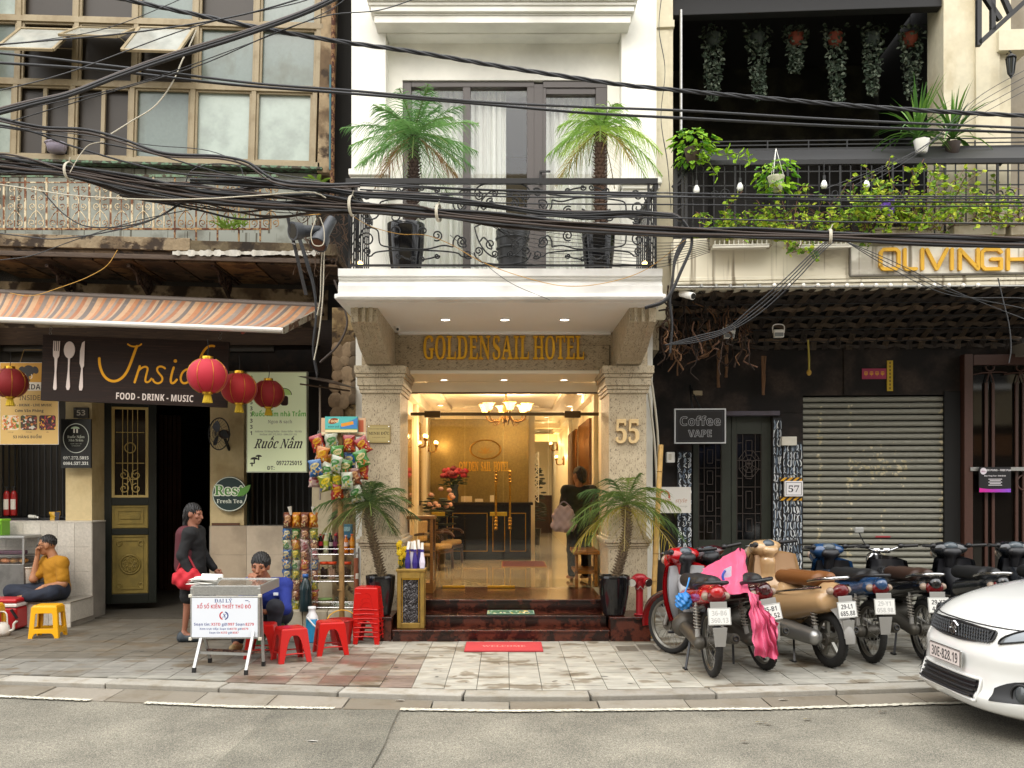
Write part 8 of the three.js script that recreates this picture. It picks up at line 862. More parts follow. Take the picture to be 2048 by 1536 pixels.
const BT={red:bagTex('#a8160f','#e0a818','#d85a10',1),orange:bagTex('#d07a10','#e8b020','#a83a10',2),blue:bagTex('#1c62a8','#d8c890','#c88a1c',3),green:bagTex('#3a8a24','#e8d8a0','#d87a2a',4),pink:bagTex('#c8a8a8','#a83a4a','#e0d0c8',5),lime:bagTex('#8a9a2a','#e8d020','#3a4a7a',6),white:bagTex('#bfc8b4','#3f8a3a','#c8b83a',7),brown:bagTex('#7a3a1c','#d8a878','#a8542a',8)};
const BM=Object.fromEntries(Object.entries(BT).map(([k,m])=>[k,new THREE.MeshPhysicalMaterial({map:m,color:0xc4c0ba,roughness:0.3,clearcoat:0.3})]));
function bagGeo(w,h,d,seed){const mk=(s)=>{const g=new THREE.PlaneGeometry(w,h,10,12),p=g.attributes.position;for(let i=0;i<p.count;i++){const u=p.getX(i)/w*2,v=p.getY(i)/h*2,e=Math.max(0,1-u*u)**0.6*Math.max(0,1-Math.abs(v)**3.2)**0.7;p.setXYZ(i,p.getX(i)*(1-0.1*(1-v*v))+0.004*Math.sin(v*7+seed),p.getY(i),s*(d/ 2 * e + 0.004 * e * Math.sin(u * 9 + seed) * Math.sin(v * 8 + seed * 2))); } if (s < 0) { const ix = g.index; for (let i = 0; i < ix.count; i += 3) { const a = ix.getX(i); ix.setX(i, ix.getX(i + 1)); ix.setX(i + 1, a); } } g.computeVertexNormals(); return g; }; return mergeGeometries([clean(mk(1)), clean(mk(-1))]); }
const BG = [0, 1, 2].map((s) => bagGeo(0.142, 0.175, 0.065, s * 2.1));
{
  const Z = 10.0, tp = (px, py, z = Z) => P(px, py, z);
  const r = thing('snack_rack', 'bamboo pole rack with cardboard headers from which snack bags hang', 'rack'); mb().tube([V(X(684, Z), 0, -Z), tp(683, 1100), tp(680, 960), tp(678, 850)], 0.03, 9, 20).build('bamboo_pole', mat(0x8f6e3c, 0.7, { map: 'blotch', s: 0.2 }), r); for (const y of [1180, 1090, 1010, 930]) { const q = tp(681, y); mb().torus(q, 0.031, 0.006, UPV, 14, 5).build('bamboo_node', mat(0x8a6a34, 0.6), r); } mb().bar(tp(636, 868), tp(728, 872), 0.02, 0.02).bar(tp(630, 880, 10.02), tp(640, 975, 10.02), 0.012, 0.012).build('cross_stick', mat(0x7a6a58, 0.7), r);
  const fb = canvas(320, 150, (k, w, h) => { k.fillStyle = '#4fa8a4'; k.fillRect(0, 0, w, h); k.fillStyle = '#3a78b0'; k.beginPath(); k.moveTo(150, 90); k.lineTo(w, 10); k.lineTo(w, 130); k.lineTo(150, 130); k.fill(); k.fillStyle = '#d8c89a'; k.fillRect(0, 122, w, 28); k.fillStyle = '#4a8a3a'; k.fillRect(0, 116, w, 8); k.fillStyle = '#7a3a1a'; k.beginPath(); k.ellipse(80, 42, 52, 27, -0.2, 0, 7); k.fill(); k.fillStyle = '#e8d0a0'; k.font = 'italic bold 42px serif'; k.textAlign = 'center'; k.fillText('Food', 80, 55); k.fillStyle = '#d08a2a'; k.save(); k.translate(220, 70); k.rotate(-0.2); k.fillRect(-62, -16, 124, 32); k.restore(); k.fillStyle = '#2a4a4a'; k.font = 'bold 22px sans-serif'; k.fillText('BÁNH QUẾ', 85, 104); });
  const c1 = thing('biscuit_carton', 'teal printed biscuit carton used as header of the snack rack', 'carton'); board(c1, null, [X(650, 9.9), X(715, 9.9), Y(865, 9.9), Y(833, 9.9)], -9.9, 0.06, mat(0x3f8a8a, 0.5), fb, 'carton', 0.4, { inset: 0.001 }); const c2 = thing('cream_carton', 'cream and orange carton panel behind the teal biscuit carton', 'carton'), cp = canvas(128, 64, (k, w, h) => { k.fillStyle = '#d0a884'; k.fillRect(0, 0, w, h); k.fillStyle = '#b85a3a'; k.fillRect(88, 8, 34, 50); k.fillStyle = '#e0d0a8'; k.fillRect(0, 52, w, 8); }); board(c2, null, [X(643, 10), X(732, 10), Y(871, 10), Y(836, 10)], -9.985, 0.02, mat(0xc8a888, 0.7), cp, 'panel', 0.6, { inset: 0.001 });
  const L = [[635, 886, 0.3, 'red'], [644, 910, -0.2, 'orange'], [631, 936, 0.15, 'blue'], [631, 958, -0.1, 'pink'], [675, 908, 0.05, 'green'], [672, 928, -0.25, 'white'], [698, 887, 0, 'red'], [726, 891, 0.5, 'red'], [723, 917, 0.35, 'green'], [725, 942, -0.1, 'red'], [709, 953, 0.1, 'brown'], [694, 961, 0.05, 'white'], [674, 961, 0.1, 'lime'], [653, 942, -0.4, 'white'], [651, 966, 0.2, 'lime'], [674, 983, 0.05, 'red'], [677, 944, -0.5, 'lime'], [712, 988, 0.3, 'white'], [700, 922, 0, 'blue'], [663, 884, 0.1, 'white'], [690, 936, -0.2, 'green'], [660, 926, 0.3, 'orange']];
  const pos = ['by the sign', 'near the pole', 'near the pillar']; L.forEach(([px, py, a, c], i) => { const t = thing('snack_bag', `${c} snack bag hanging ${py < 900 ? 'in the top row' : py < 930 ? 'in the upper middle' : py < 950 ? 'in the lower middle' : 'at the bottom'} of the rack, ${px < 655 ? pos[0] : px < 700 ? pos[1] : pos[2]}`, 'snack bag', { group: 'snack bags on the hanging rack' }), q = tp(px, py, 9.88 - (i % 3) * 0.04 + (i > 15 ? 0.06 : 0)), m = mesh('bag', BG[i % 3], BM[c], t); m.position.copy(q); m.rotation.set(0.12, (hash(i, 2, 3) - 0.5) * 0.9, a); mb().rod(V(q.x, q.y + 0.08, q.z), V(q.x, q.y + 0.13, q.z - 0.04), 0.003).build('clip', M.steel, t); });
  //clear-bagged column of packets on the ledge
const cols=[['blue','white','blue','blue','blue','green','white','green'],['green','orange','lime','white','lime','brown','brown','lime'],['brown','pink','brown','red','brown','red','brown','white'],['lime','brown','pink','blue','brown','lime','red','brown']],g=bagGeo(0.1,0.135,0.09,1),nth=['leftmost','second','third','rightmost'],rn=['top','second','third','fourth','fifth','sixth','seventh','bottom'];
const top=thing('packet_bundle','clear bag of orange noodle packets lying on top of the packet column','packets');for(let i=0;i<4;i++){const m=mesh('packet',g,BM[i%2?'orange':'brown'],top);m.position.copy(tp(576+i*17,1040,10.42));m.scale.set(1,1.25,1.1);m.rotation.y=0.1;}
cols.forEach((c,i)=>c.forEach((k,j)=>{const t=thing('snack_packet',`${k === 'brown' ? 'dark' : k} packet, ${rn[j]} of the ${nth[i]} stack beside the man in blue`,'packet',{group:'foil packets in the packet column'}),m=mesh('packet',g,BM[k],t);m.position.copy(tp(574+i*18,1069+j*20.2,10.44+(i%2)*0.02));m.rotation.set((hash(i,j,1)-0.5)*0.3,(hash(i,j,5)-0.5)*0.6,(hash(i,j,2)-0.5)*0.35+(j%2)*PI);}));
const film=thing('clear_sack','clear plastic sacks wrapped round the packet column','plastic sack');for(let i=0;i<4;i++)mb().grid(6,14,(u,v)=>tp(565.5+i*18+u*17,1216-v*158,10.335-0.012*Math.sin(u*PI)-0.006*Math.sin(v*37+u*5)),0.001).build('sack',glassM({rough:0.12,t:1}),film);for(const px of[582,629])mb().rod(tp(px,1030,10.4),tp(px-3,1013,10.4),0.012,0.025,7).build('tied_end',mat(0xb8b4a8,0.3),film);
// chrome shelf with drinks and jars
const ZS=10.42,sh=thing('drinks_shelf','three tier chrome wire shelf on the stone ledge','shelf'),x0=X(623,ZS),x1=X(709,ZS),base=0.256,dz=0.3;for(const x of[x0,x1])for(const z of[-ZS,-ZS-dz])mb().rod(V(x,base,z),V(x,Y(1100,ZS),z),0.009,0.009,8).build('post',M.chrome,sh);const ty=[Y(1217,ZS)+0.01,Y(1163,ZS),Y(1109,ZS)];ty.forEach((y)=>{mb().rod(V(x0,y,-ZS),V(x1,y,-ZS),0.007).rod(V(x0,y,-ZS-dz),V(x1,y,-ZS-dz),0.007).rod(V(x0,y,-ZS),V(x0,y,-ZS-dz),0.007).rod(V(x1,y,-ZS),V(x1,y,-ZS-dz),0.007).build('shelf_rim',M.chrome,sh);mb().rod(V(x0,y+0.06,-ZS),V(x1,y+0.06,-ZS),0.005).build('guard_rail',M.chrome,sh);const w=mb();for(let i=1;i<14;i++)w.rod(V(lerp(x0,x1,i/ 14), y, -ZS), V(lerp(x0, x1, i /14),y,-ZS-dz),0.003,0.003,5);w.build('shelf_wires',M.chrome,sh);});
const bottle=(px,y,z,h,r,body,cap,label,lab,lc,nm='drink_bottle',ct='bottle')=>{const t=thing(nm,label,ct,ct==='bottle'?{group:'drinks on the chrome shelf'}:{}),q=V(X(px,-z),y,z);mb().lathe([[0.001,0],[r,0],[r,h*0.3],[r*0.9,h*0.42],[r,h*0.55],[r*0.97,h*0.66],[r*0.45,h*0.88],[r*0.42,h*0.92],[0.001,h*0.92]],q,16).build('body',mat(body,0.1),t);mb().lathe([[0.001,h*0.915],[r*0.5,h*0.915],[r*0.5,h],[0.001,h]],q,12).build('cap',mat(cap,0.4),t);if(lab)mb().add(new THREE.CylinderGeometry(r*1.03,r*1.03,h*0.22,16,1,true).translate(q.x,q.y+h*0.5,q.z)).build('label_band',mat(lc,0.4),t);};
const D3=[[629,0x140a08,0x8a1512,0xa8202a,'cola bottle with a red label, leftmost on the top shelf'],[641,0x140a08,0xa81512,0xb02030,'cola bottle with a red cap, second from the left on the top shelf'],[652,0xa8a888,0xc8c8c0,0x8a9a3a,'clear bottle with a yellow green label on the top shelf'],[662,0x0e0c10,0x18181c,0xa8a098,'dark bottle with a pale label on the top shelf'],[671,0x3a1024,0xa81a20,0x5a1a3a,'dark purple bottle with a red cap on the top shelf'],[681,0x7aa81c,0x2a8a2a,0x3a7a1c,'lime green bottle on the top shelf'],[692,0xc86a10,0xe0b0a8,0xd8c0b8,'orange drink with a pink white label on the top shelf'],[704,0xd88418,0xd05a18,0xe0a040,'orange drink bottle rightmost on the top shelf']];D3.forEach(([px,b,c,lc,l],i)=>bottle(px,ty[2]+0.008,-ZS-0.08-(i%2)*0.03,0.2+(i%3)*0.012,0.028,b,c,l,1,lc));for(let i=0;i<6;i++)bottle(634+i*13,ty[2]+0.008,-ZS-0.22,0.22,0.028,[0x1a1010,0x8a2a12,0x2a4a1a,0x6a1a2a,0xa87a1a,0x3a1a2a][i],[0xa81a1a,0xc8c8c0,0x2a7a2a,0x8a1a2a,0xd0a020,0xa82a2a][i],['first','second','third','fourth','fifth','sixth'][i]+' bottle from the left in the back row of the top shelf',1,0xb8a890);
[[648,'left'],[664,'middle'],[694,'right']].forEach(([px,w],i)=>{const t=thing('sweet_jar',`${w} orange lidded clear jar on the middle shelf`,'jar',{group:'orange lidded jars'}),q=V(X(px,ZS+0.12),ty[1]+0.008,-ZS-0.12),r=i===1?0.05:0.048;mb().lathe([[0.001,0.004],[r,0.004],[r,0.15],[r*0.9,0.17]],q,18).build('glass',glassM({color:0xe8e4dc}),t);mb().lathe([[0.001,0.17],[r*1.02,0.17],[r*1.02,0.2],[0.001,0.2]],q,18).build('lid',mat(0xd8481a,0.4),t);const f=mb();for(let k=0;k<8;k++)f.rod(V(q.x+Math.cos(k*0.8)*r*0.5,q.y+0.01,q.z+Math.sin(k*0.8)*r*0.5),V(q.x+Math.cos(k*0.8)*r*0.6,q.y+0.1+0.02*(k%3),q.z+Math.sin(k*0.8)*r*0.5),0.012,0.012,6);f.build('sweets',mat([0x3a2a24,0xb89a88,0x4a3a30][i],0.7),t);});
const jt=thing('candy_tubs','two stacked clear tubs of yellow and pink candy at the left of the middle shelf','tubs');for(let i=0;i<2;i++){const q=V(X(631,ZS+0.1),ty[1]+0.01+i*0.1,-ZS-0.1);mb().lathe([[0.001,0],[0.045,0],[0.048,0.075],[0.001,0.075]],q,16).build('tub',mat(i?0xb8846a:0xb88a2a,0.3),jt);mb().lathe([[0.001,0.075],[0.05,0.075],[0.05,0.09],[0.001,0.09]],q,16).build('lid',mat(0xc8bca8,0.4),jt);}
const gt=thing('green_lidded_tub','round clear tub with a pale green lid on the bottom shelf','tub'),gq=V(X(649,ZS+0.12),ty[0]+0.008,-ZS-0.12);mb().lathe([[0.001,0],[0.075,0],[0.08,0.065],[0.001,0.065]],gq,22).build('tub',mat(0xa8a088,0.25),gt);mb().lathe([[0.001,0.065],[0.085,0.065],[0.085,0.08],[0.001,0.085]],gq,22).build('lid',mat(0x7a9a5a,0.4),gt);['left','middle','right'].forEach((w,i)=>{const t=thing('drinking_glass',`${w} upturned drinking glass on the bottom shelf`,'glass',{group:'glasses on the bottom shelf'}),q=V(X(673+i*9,ZS+0.1),ty[0]+0.008,-ZS-0.1-(i%2)*0.06);mb().lathe([[0.03,0],[0.025,0.1],[0.001,0.1]],q,14).build('glass',glassM({color:0xdfe6df}),t);mb().torus(V(q.x,q.y+0.002,q.z),0.03,0.002,UPV,16,4).build('rim',mat(0xc8d0c8,0.1),t);});
bottle(611,0.256,-10.28,0.4,0.066,0x1c2c30,0x2a5a9a,'big dark teal water bottle on the stone ledge beside the shelf',0,0,'water_bottle','water bottle');const bb=thing('blue_box','blue carton standing behind the drinks bottles','carton');mb().box(X(680,10.7),X(706,10.7),ty[2],Y(1048,10.7),-10.62,-10.7,0.004).build('box',mat(0x2a6a8a,0.6),bb);mb().box(X(683,10.7),X(703,10.7),Y(1062,10.7),Y(1053,10.7),-10.615,-10.63,0.002).build('label_band',mat(0x8ab0b8,0.6),bb);const ic=thing('incense_tube','tall brown cardboard tube standing at the right end of the shelf','tube');mb().rod(V(X(713,10.35),0.256,-10.35),V(X(712,10.35),Y(1116,10.35),-10.35),0.024,0.024,14).build('tube',mat(0x8a4a2a,0.6,{map:'blotch',s:0.1}),ic);mb().rod(V(X(713,10.35),0.6,-10.349),V(X(713,10.35),0.66,-10.349),0.025).build('label_band',mat(0xc8c0b0,0.5),ic);
// thermos, bucket, cooler, kettle, cups, hydrant, poster by the bamboo pole
const Zt=Gd(1286)+0.07,th=thing('thermos_flask','light blue thermos flask with white top and handle on the pavement','thermos'),tq=V(X(624,Zt),0,-Zt);mb().lathe([[0.001,0],[0.062,0],[0.064,0.01],[0.062,0.24],[0.001,0.24]],tq,24).build('body',mat(0x2a8ab8,0.3),th);mb().lathe([[0.062,0.24],[0.062,0.26],[0.036,0.305],[0.034,0.335],[0.04,0.34],[0.04,0.365],[0.001,0.37]],tq,22).build('top',mat(0xd8d8d8,0.35),th);mb().tube([V(tq.x-0.04,0.26,tq.z+0.06),V(tq.x+0.06,0.17,tq.z+0.1),V(tq.x+0.09,0.16,tq.z+0.05),V(tq.x+0.05,0.25,tq.z)],0.009,6,20).build('handle',mat(0xd8d8d8,0.35),th);
const Zb=Gd(1292)+0.12,bk=thing('red_bucket','red plastic bucket with a yellow handle behind the red stools','bucket'),bq=V(X(682,Zb),0,-Zb);mb().lathe([[0.001,0],[0.095,0],[0.128,0.235],[0.142,0.24],[0.142,0.255],[0.124,0.255],[0.09,0.012],[0.001,0.012]],bq,26).build('pail',mat(0x9e1410,0.32),bk);mb().torus(V(bq.x,0.235,bq.z),0.145,0.006,V(0,0.75,0.66),24,6,PI).build('handle',mat(0xd09a18,0.4),bk);bk.children[1].geometry.applyMatrix4(new THREE.Matrix4().makeTranslation(0,0,0));
const Zc=10.55,cl=thing('red_cooler','red and white cool box with rounded lid on the pavement at the left edge','cool box');mb().box(X(-30,Zc),X(33,Zc),0.01,0.26,-Zc,-Zc-0.26,0.03).build('body',mat(0x9e1016,0.35),cl);mb().box(X(-31,Zc),X(34,Zc),0.26,0.3,-Zc+0.006,-Zc-0.27,0.012).build('white_band',mat(0xd0c4bc,0.4),cl);mb().box(X(-30,Zc),X(33,Zc),0.3,0.355,-Zc,-Zc-0.26,0.03).build('lid',mat(0xa8121a,0.35),cl);mb().bar(V(X(24,Zc),0.24,-Zc+0.02),V(X(36,Zc),0.14,-Zc+0.02),0.03,0.02).build('latch',M.black,cl);
const Zk=10.2,kt=thing('tin_kettle','white enamel kettle with a curved spout beside the cool box','kettle'),kq=V(X(2,Zk),0.0,-Zk);mb().lathe([[0.001,0],[0.085,0],[0.095,0.05],[0.08,0.11],[0.045,0.145],[0.001,0.15]],kq,22).build('body',mat(0xc8c2b8,0.3),kt);mb().tube([V(kq.x+0.08,0.05,kq.z),V(kq.x+0.13,0.07,kq.z),V(kq.x+0.14,0.13,kq.z),V(kq.x+0.17,0.16,kq.z)],0.014,7,14).build('spout',mat(0xc8c2b8,0.3),kt);mb().tube([V(kq.x-0.07,0.11,kq.z),V(kq.x-0.03,0.25,kq.z),V(kq.x+0.05,0.25,kq.z),V(kq.x+0.07,0.11,kq.z)],0.008,6,18).build('handle',mat(0xd0ccc4,0.4),kt);
[[35,1251,'beside the cool box'],[95,1253,'behind the yellow stool']].forEach(([px,py,w])=>{const g=Gd(py)+0.02,t=thing('plastic_cup',`small orange plastic cup lying on its side ${w}`,'cup'),q=P(px,py,g);mb().rod(V(q.x-0.04,0.032,q.z),V(q.x+0.04,0.035,q.z+0.02),0.025,0.034,14,true).build('wall',mat(0xb8401c,0.4,{side:THREE.DoubleSide}),t);mb().rod(V(q.x-0.041,0.032,q.z),V(q.x-0.036,0.032,q.z),0.025).build('bottom',mat(0xa83818,0.4),t);});
const Zh=10.0,hy=thing('fire_hydrant','red twin outlet fire inlet on a post at the right hotel block','fire hydrant'),hx=X(1279,Zh),hm=mat(0x8e1620,0.35);mb().rod(V(hx,0.252,-Zh),V(hx,0.5,-Zh),0.038,0.038,14).rod(V(hx,0.5,-Zh),V(hx,0.62,-Zh),0.038,0.07,14).build('post',hm,hy);mb().lathe([[0.001,0],[0.06,0],[0.06,0.015],[0.001,0.015]],V(hx,0.252,-Zh),16).build('flange',hm,hy);mb().sph(V(hx,0.645,-Zh),0.06,1.3,0.75,1).build('head',hm,hy);for(const s of[-1,1]){mb().rod(V(hx+s*0.05,0.62,-Zh),V(hx+s*0.085,0.6,-Zh+0.07),0.042,0.048,14).build('outlet',hm,hy);mb().rod(V(hx+s*0.085,0.6,-Zh+0.07),V(hx+s*0.09,0.597,-Zh+0.082),0.045,0.042,16).build('cap',M.chrome,hy);mb().tube([V(hx+s*0.06,0.56,-Zh+0.08),V(hx+s*0.03,0.53,-Zh+0.07),V(hx,0.56,-Zh+0.06)],0.004,5,8).build('chain',M.steel,hy);}
const bp=thing('bamboo_pole','tall bamboo pole leaning beside the right hotel pillar','bamboo pole');{const a=V(X(1303,10.05),0,-10.05),b=P(1322,890,10.4);mb().rod(a,b,0.03,0.028,12).build('culm',mat(0xb8924e,0.5,{map:'blotch',s:0.2}),bp);for(let i=1;i<7;i++)mb().torus(a.clone().lerp(b,i/ 7), 0.03, 0.005, b.clone().sub(a), 14, 5).build('node', mat(0x8a6a34, 0.6), bp); }
  const vp = thing('white_wall_poster', 'white poster with a red swirl on the wall behind the bamboo pole', 'poster'), vt = canvas(320, 220, (k, w, h) => { k.fillStyle = '#d8d4cc'; k.fillRect(0, 0, w, h); k.strokeStyle = '#b8382c'; k.lineWidth = 16; k.beginPath(); k.arc(100, 80, 44, 2.4, 6.6); k.stroke(); k.strokeStyle = '#6a8a4a'; k.beginPath(); k.arc(100, 80, 44, 1, 2.2); k.stroke(); k.fillStyle = '#b07a5a'; k.font = 'bold 40px serif'; k.fillText('vape', 60, 120); k.font = 'italic 44px serif'; k.fillText('style', 190, 130); k.fillStyle = '#a8a49c'; k.font = '20px sans-serif'; k.fillText('coffee & lounge', 150, 170); }); board(vp, null, [X(1303, 11.9), X(1382, 11.9), Y(1026, 11.9), Y(974, 11.9)], -11.9, 0.01, M.whiteP, vt, 'sheet', 0.6, { inset: 0.001 }); const sw = thing('switch_box', 'small white switch box on the wall above the white poster', 'switch box'); mb().box(X(1334, 11.95), X(1350, 11.95), Y(925, 11.95), Y(904, 11.95), -11.95, -12.05, 0.008).build('case', M.whiteP, sw); mb().box(X(1337, 11.95), X(1343, 11.95), Y(920, 11.95), Y(908, 11.95), -11.945, -11.96, 0.004).build('switch', M.white, sw);
}
//----------motorbikes----------
const BKM={tyre:mat(0x1a1917,0.85,{map:'blotch',s:0.2}),rim:mat(0x8a8880,0.35,{metal:0.8}),eng:mat(0x5a564e,0.5,{metal:0.5,map:'blotch',s:0.15}),grey:mat(0x85837e,0.45),dk:mat(0x17171a,0.4),seat:mat(0x131314,0.55),red:mat(0x5a0a0e,0.1),clear:mat(0x8e7c6c,0.1),mir:mat(0x8a8a86,0.3)};
const paintM=(c)=>mat(c,0.22,{phys:{clearcoat:0.8,clearcoatRoughness:0.08}});
const sdf=(name,fs,k,m,par,pad=0.13,c=0.013,mod)=>{const b=new THREE.Box3();fs.forEach((q)=>{b.expandByPoint(q[0]);b.expandByPoint(q[1]);});let f=blend(fs.map(([a,e,ra,rb])=>capsule(a,e,ra,rb??ra)),k);if(mod)f=mod(f);return mb().add(nets(f,b.min.subScalar(pad),b.max.addScalar(pad),c)).uv().build(name,m,par);};
function wheel(par,y,z,R,w,cast){
const g=new THREE.Group();g.name='wheel';g.position.set(0,y,z);par.add(g);const tw=mb(),tg=new THREE.TorusGeometry(R-w,w,10,44);tg.scale(1,1,0.9);tg.rotateY(PI/ 2); tw.add(tg); for (let i = 0; i < 60; i++) { const a = i * PI /30;tw.bar(V((i%2?1:-1)*w*0.45,Math.sin(a)*(R-0.003),Math.cos(a)*(R-0.003)),V(0,Math.sin(a+0.04)*(R-0.001),Math.cos(a+0.04)*(R-0.001)),0.012,0.004,V(0,Math.sin(a),Math.cos(a)));}tw.build('tyre',BKM.tyre,g);
const X1=V(1,0,0);mb().torus(V(0,0,0),R-w*1.9,0.012,X1,40,6).torus(V(0.014,0,0),R-w*1.75,0.007,X1,40,5).torus(V(-0.014,0,0),R-w*1.75,0.007,X1,40,5).build('rim',BKM.rim,g);mb().rod(V(-0.05,0,0),V(0.05,0,0),0.055,0.055,18).rod(V(-0.09,0,0),V(0.09,0,0),0.014).build('hub',BKM.eng,g);
const sp=mb(),r1=R-w*1.9;if(cast)for(let i=0;i<5;i++){const a=i*1.257;sp.bar(V(0,Math.sin(a)*0.04,Math.cos(a)*0.04),V(0,Math.sin(a+0.15)*r1,Math.cos(a+0.15)*r1),0.035,0.03,X1);}else for(let i=0;i<28;i++){const a=i*PI/ 14, b = a + (i % 4 < 2 ? 0.5 : -0.5), s = i % 2 ? 1 : -1; sp.rod(V(s * 0.035, Math.sin(b) * 0.05, Math.cos(b) * 0.05), V(0, Math.sin(a) * r1, Math.cos(a) * r1), 0.0022, 0.0022, 4); } sp.build('spokes', BKM.rim, g); return g;
}
const sheet = (name, m, par, fn, t = 0.008, nu = 14, nv = 14) => mb().grid(nu, nv, fn, t).build(name, m, par);
function bike(label, o) {
  const sc = o.scooter, t = thing(sc ? 'motor_scooter' : 'motorbike', label, sc ? 'scooter' : 'motorbike', { fixed: true }), pm = paintM(o.c), pm2 = paintM(o.c2 ?? o.c), seatM = o.seat ? mat(o.seat, 0.5, { map: 'grain', s: 0.1 }) : BKM.seat, R = sc ? 0.25 : 0.285, w = sc ? 0.045 : 0.034, fz = 0.58, rz = -0.58;
  wheel(t, R, rz, R, w, sc);
  const F = new THREE.Group(); F.name = 'front_fork'; F.position.set(0, 0, 0.4); F.rotation.y = o.steer ?? 0; t.add(F); const zf = fz - 0.4; { const q = mb(); for (const s of [-1, 1]) q.rod(V(s * 0.075, R, zf), V(s * 0.07, 0.72, zf - 0.14), 0.018, 0.018, 8); q.build('fork_tube', BKM.grey, F); } const fw = wheel(F, R, zf, R, w * 0.9, sc); fw.name = 'front_wheel';
  sheet('front_fender', pm, F, (u, v) => { const a = lerp(-0.15, 2.5, u), r = R + 0.025 + 0.012 * Math.cos((v - 0.5) * PI), x = (v - 0.5) * (sc ? 0.16 : 0.125); return V(x, R + Math.sin(a) * r, zf + Math.cos(a) * r); }, 0.006, 20, 6);
  //headset,gauge,bars,levers,mirrors
const hy=sc?1.0:0.95;if(o.naked){mb().sph(V(0,hy-0.1,0.12),0.09,1,1,0.8).build('headlamp',M.chrome,F);for(const s of[-1,1])mb().lathe([[0.001,-0.03],[0.045,-0.03],[0.05,0.02],[0.001,0.025]],V(s*0.06,hy+0.0,0.02),18).build('gauge',M.chrome,F);}else{sdf('headset_cowl',[[V(-0.09,hy,0.04),V(0.09,hy,0.04),0.075],[V(0,hy-0.02,0.12),V(0,hy-0.06,0.14),0.085],[V(0,hy-0.15,0.03),V(0,hy-0.05,0.02),0.055,0.06],[V(-0.17,hy+0.01,0.0),V(0.17,hy+0.01,0.0),0.035]],0.06,pm,F,0.14,0.012);mb().sph(V(0,hy+0.035,-0.02),0.085,1,0.55,0.55,18).build('gauge_glass',mat(0x4a5258,0.06),F);mb().sph(V(0,hy-0.05,0.2),0.065,1.3,0.8,0.5,16).build('headlamp',BKM.clear,F);sdf('headset_back',[[V(-0.06,hy-0.02,-0.045),V(0.06,hy-0.02,-0.045),0.045],[V(0,hy-0.16,-0.01),V(0,hy-0.05,-0.03),0.05]],0.04,sc?pm:BKM.dk,F,0.1,0.012);}
const hb=mb().tube([V(-0.34,hy+0.05,-0.1),V(-0.22,hy+0.04,-0.03),V(-0.1,hy,0),V(0.1,hy,0),V(0.22,hy+0.04,-0.03),V(0.34,hy+0.05,-0.1)],0.012,8,24);hb.build('handlebar',M.chrome,F);for(const s of[-1,1]){mb().rod(V(s*0.23,hy+0.042,-0.037),V(s*0.35,hy+0.052,-0.105),0.018,0.018,10).build('grip',M.black,F);mb().tube([V(s*0.2,hy+0.04,0.0),V(s*0.27,hy+0.035,0.02),V(s*0.35,hy+0.04,-0.04)],0.006,5,8).build('brake_lever',M.alu,F);mb().sph(V(s*0.2,hy+0.045,-0.03),0.03,1.1,0.9,1,9).build('switch_block',BKM.dk,F);if(o.mirror?.includes(s)){mb().tube([V(s*0.2,hy+0.05,-0.02),V(s*0.24,hy+0.13,0.0),V(s*0.27,hy+0.19,0)],0.006,5,8).build('mirror_stalk',M.black,F);mb().box(s*0.27-0.05,s*0.27+0.05,hy+0.18,hy+0.24,-0.02,0.01,0.014).build('mirror',BKM.mir,F);}}
// leg shields and frame
const lw=sc?0.29:0.22,lt=sc?0.98:0.9;sheet('leg_shield',pm,t,(u,v)=>{const s=u*2-1,q=Math.abs(s);return V(s*lw*(0.55+0.45*Math.sin(PI*(0.25+0.6*v))),lerp(lt,sc?0.3:0.36,v)-0.05*q*q*(1-v),0.44-0.17*q*q-0.05*v+(sc?0.02:0));},0.014,20,16);sheet('inner_panel',o.inner?mat(o.inner,0.4):BKM.dk,t,(u,v)=>{const s=u*2-1,q=Math.abs(s);return V(s*lw*0.82*(0.5+0.5*Math.sin(PI*(0.25+0.6*v))),lerp(lt-0.04,0.38,v),0.405-0.14*q*q-0.05*v);},0.012,14,12);
if(sc){mb().box(-0.15,0.15,0.27,0.33,-0.12,0.38,0.03).build('floorboard',BKM.dk,t);sdf('rear_body',[[V(-0.06,0.5,-0.05),V(-0.06,0.6,-0.62),0.15,0.1],[V(0.06,0.5,-0.05),V(0.06,0.6,-0.62),0.15,0.1],[V(0,0.68,-0.6),V(0,0.7,-0.74),0.09,0.06],[V(0,0.42,0.0),V(0,0.62,0.0),0.13]],0.08,pm,t,0.2,0.015);sdf('front_apron',[[V(0,0.62,0.5),V(0,0.86,0.42),0.13,0.1],[V(-0.1,0.6,0.42),V(0.1,0.6,0.42),0.1]],0.08,pm,t,0.16,0.014);for(const s of[-1,1]){mb().tube([V(s*0.17,0.62,0.02),V(s*0.19,0.67,-0.3),V(s*0.14,0.73,-0.68)],0.012,6,14).build('side_trim',M.chrome,t);}sdf('transmission_case',[[V(0.15,0.3,-0.08),V(0.15,0.28,-0.58),0.085,0.07]],0.02,M.alu,t,0.12,0.013);}
else{sdf('center_body',[[V(0,0.72,0.4),V(0,0.52,0.12),0.07,0.075],[V(0,0.5,0.1),V(0,0.62,-0.2),0.075,0.09]],0.08,o.inner?mat(o.inner,0.4):pm2,t,0.14,0.014);sdf('tail_body',[[V(-0.06,0.6,-0.05),V(-0.055,0.7,-0.66),0.09,0.065],[V(0.06,0.6,-0.05),V(0.055,0.7,-0.66),0.09,0.065],[V(0,0.71,-0.6),V(0,0.735,-0.77),0.085,0.06]],0.06,pm,t,0.15,0.013);}
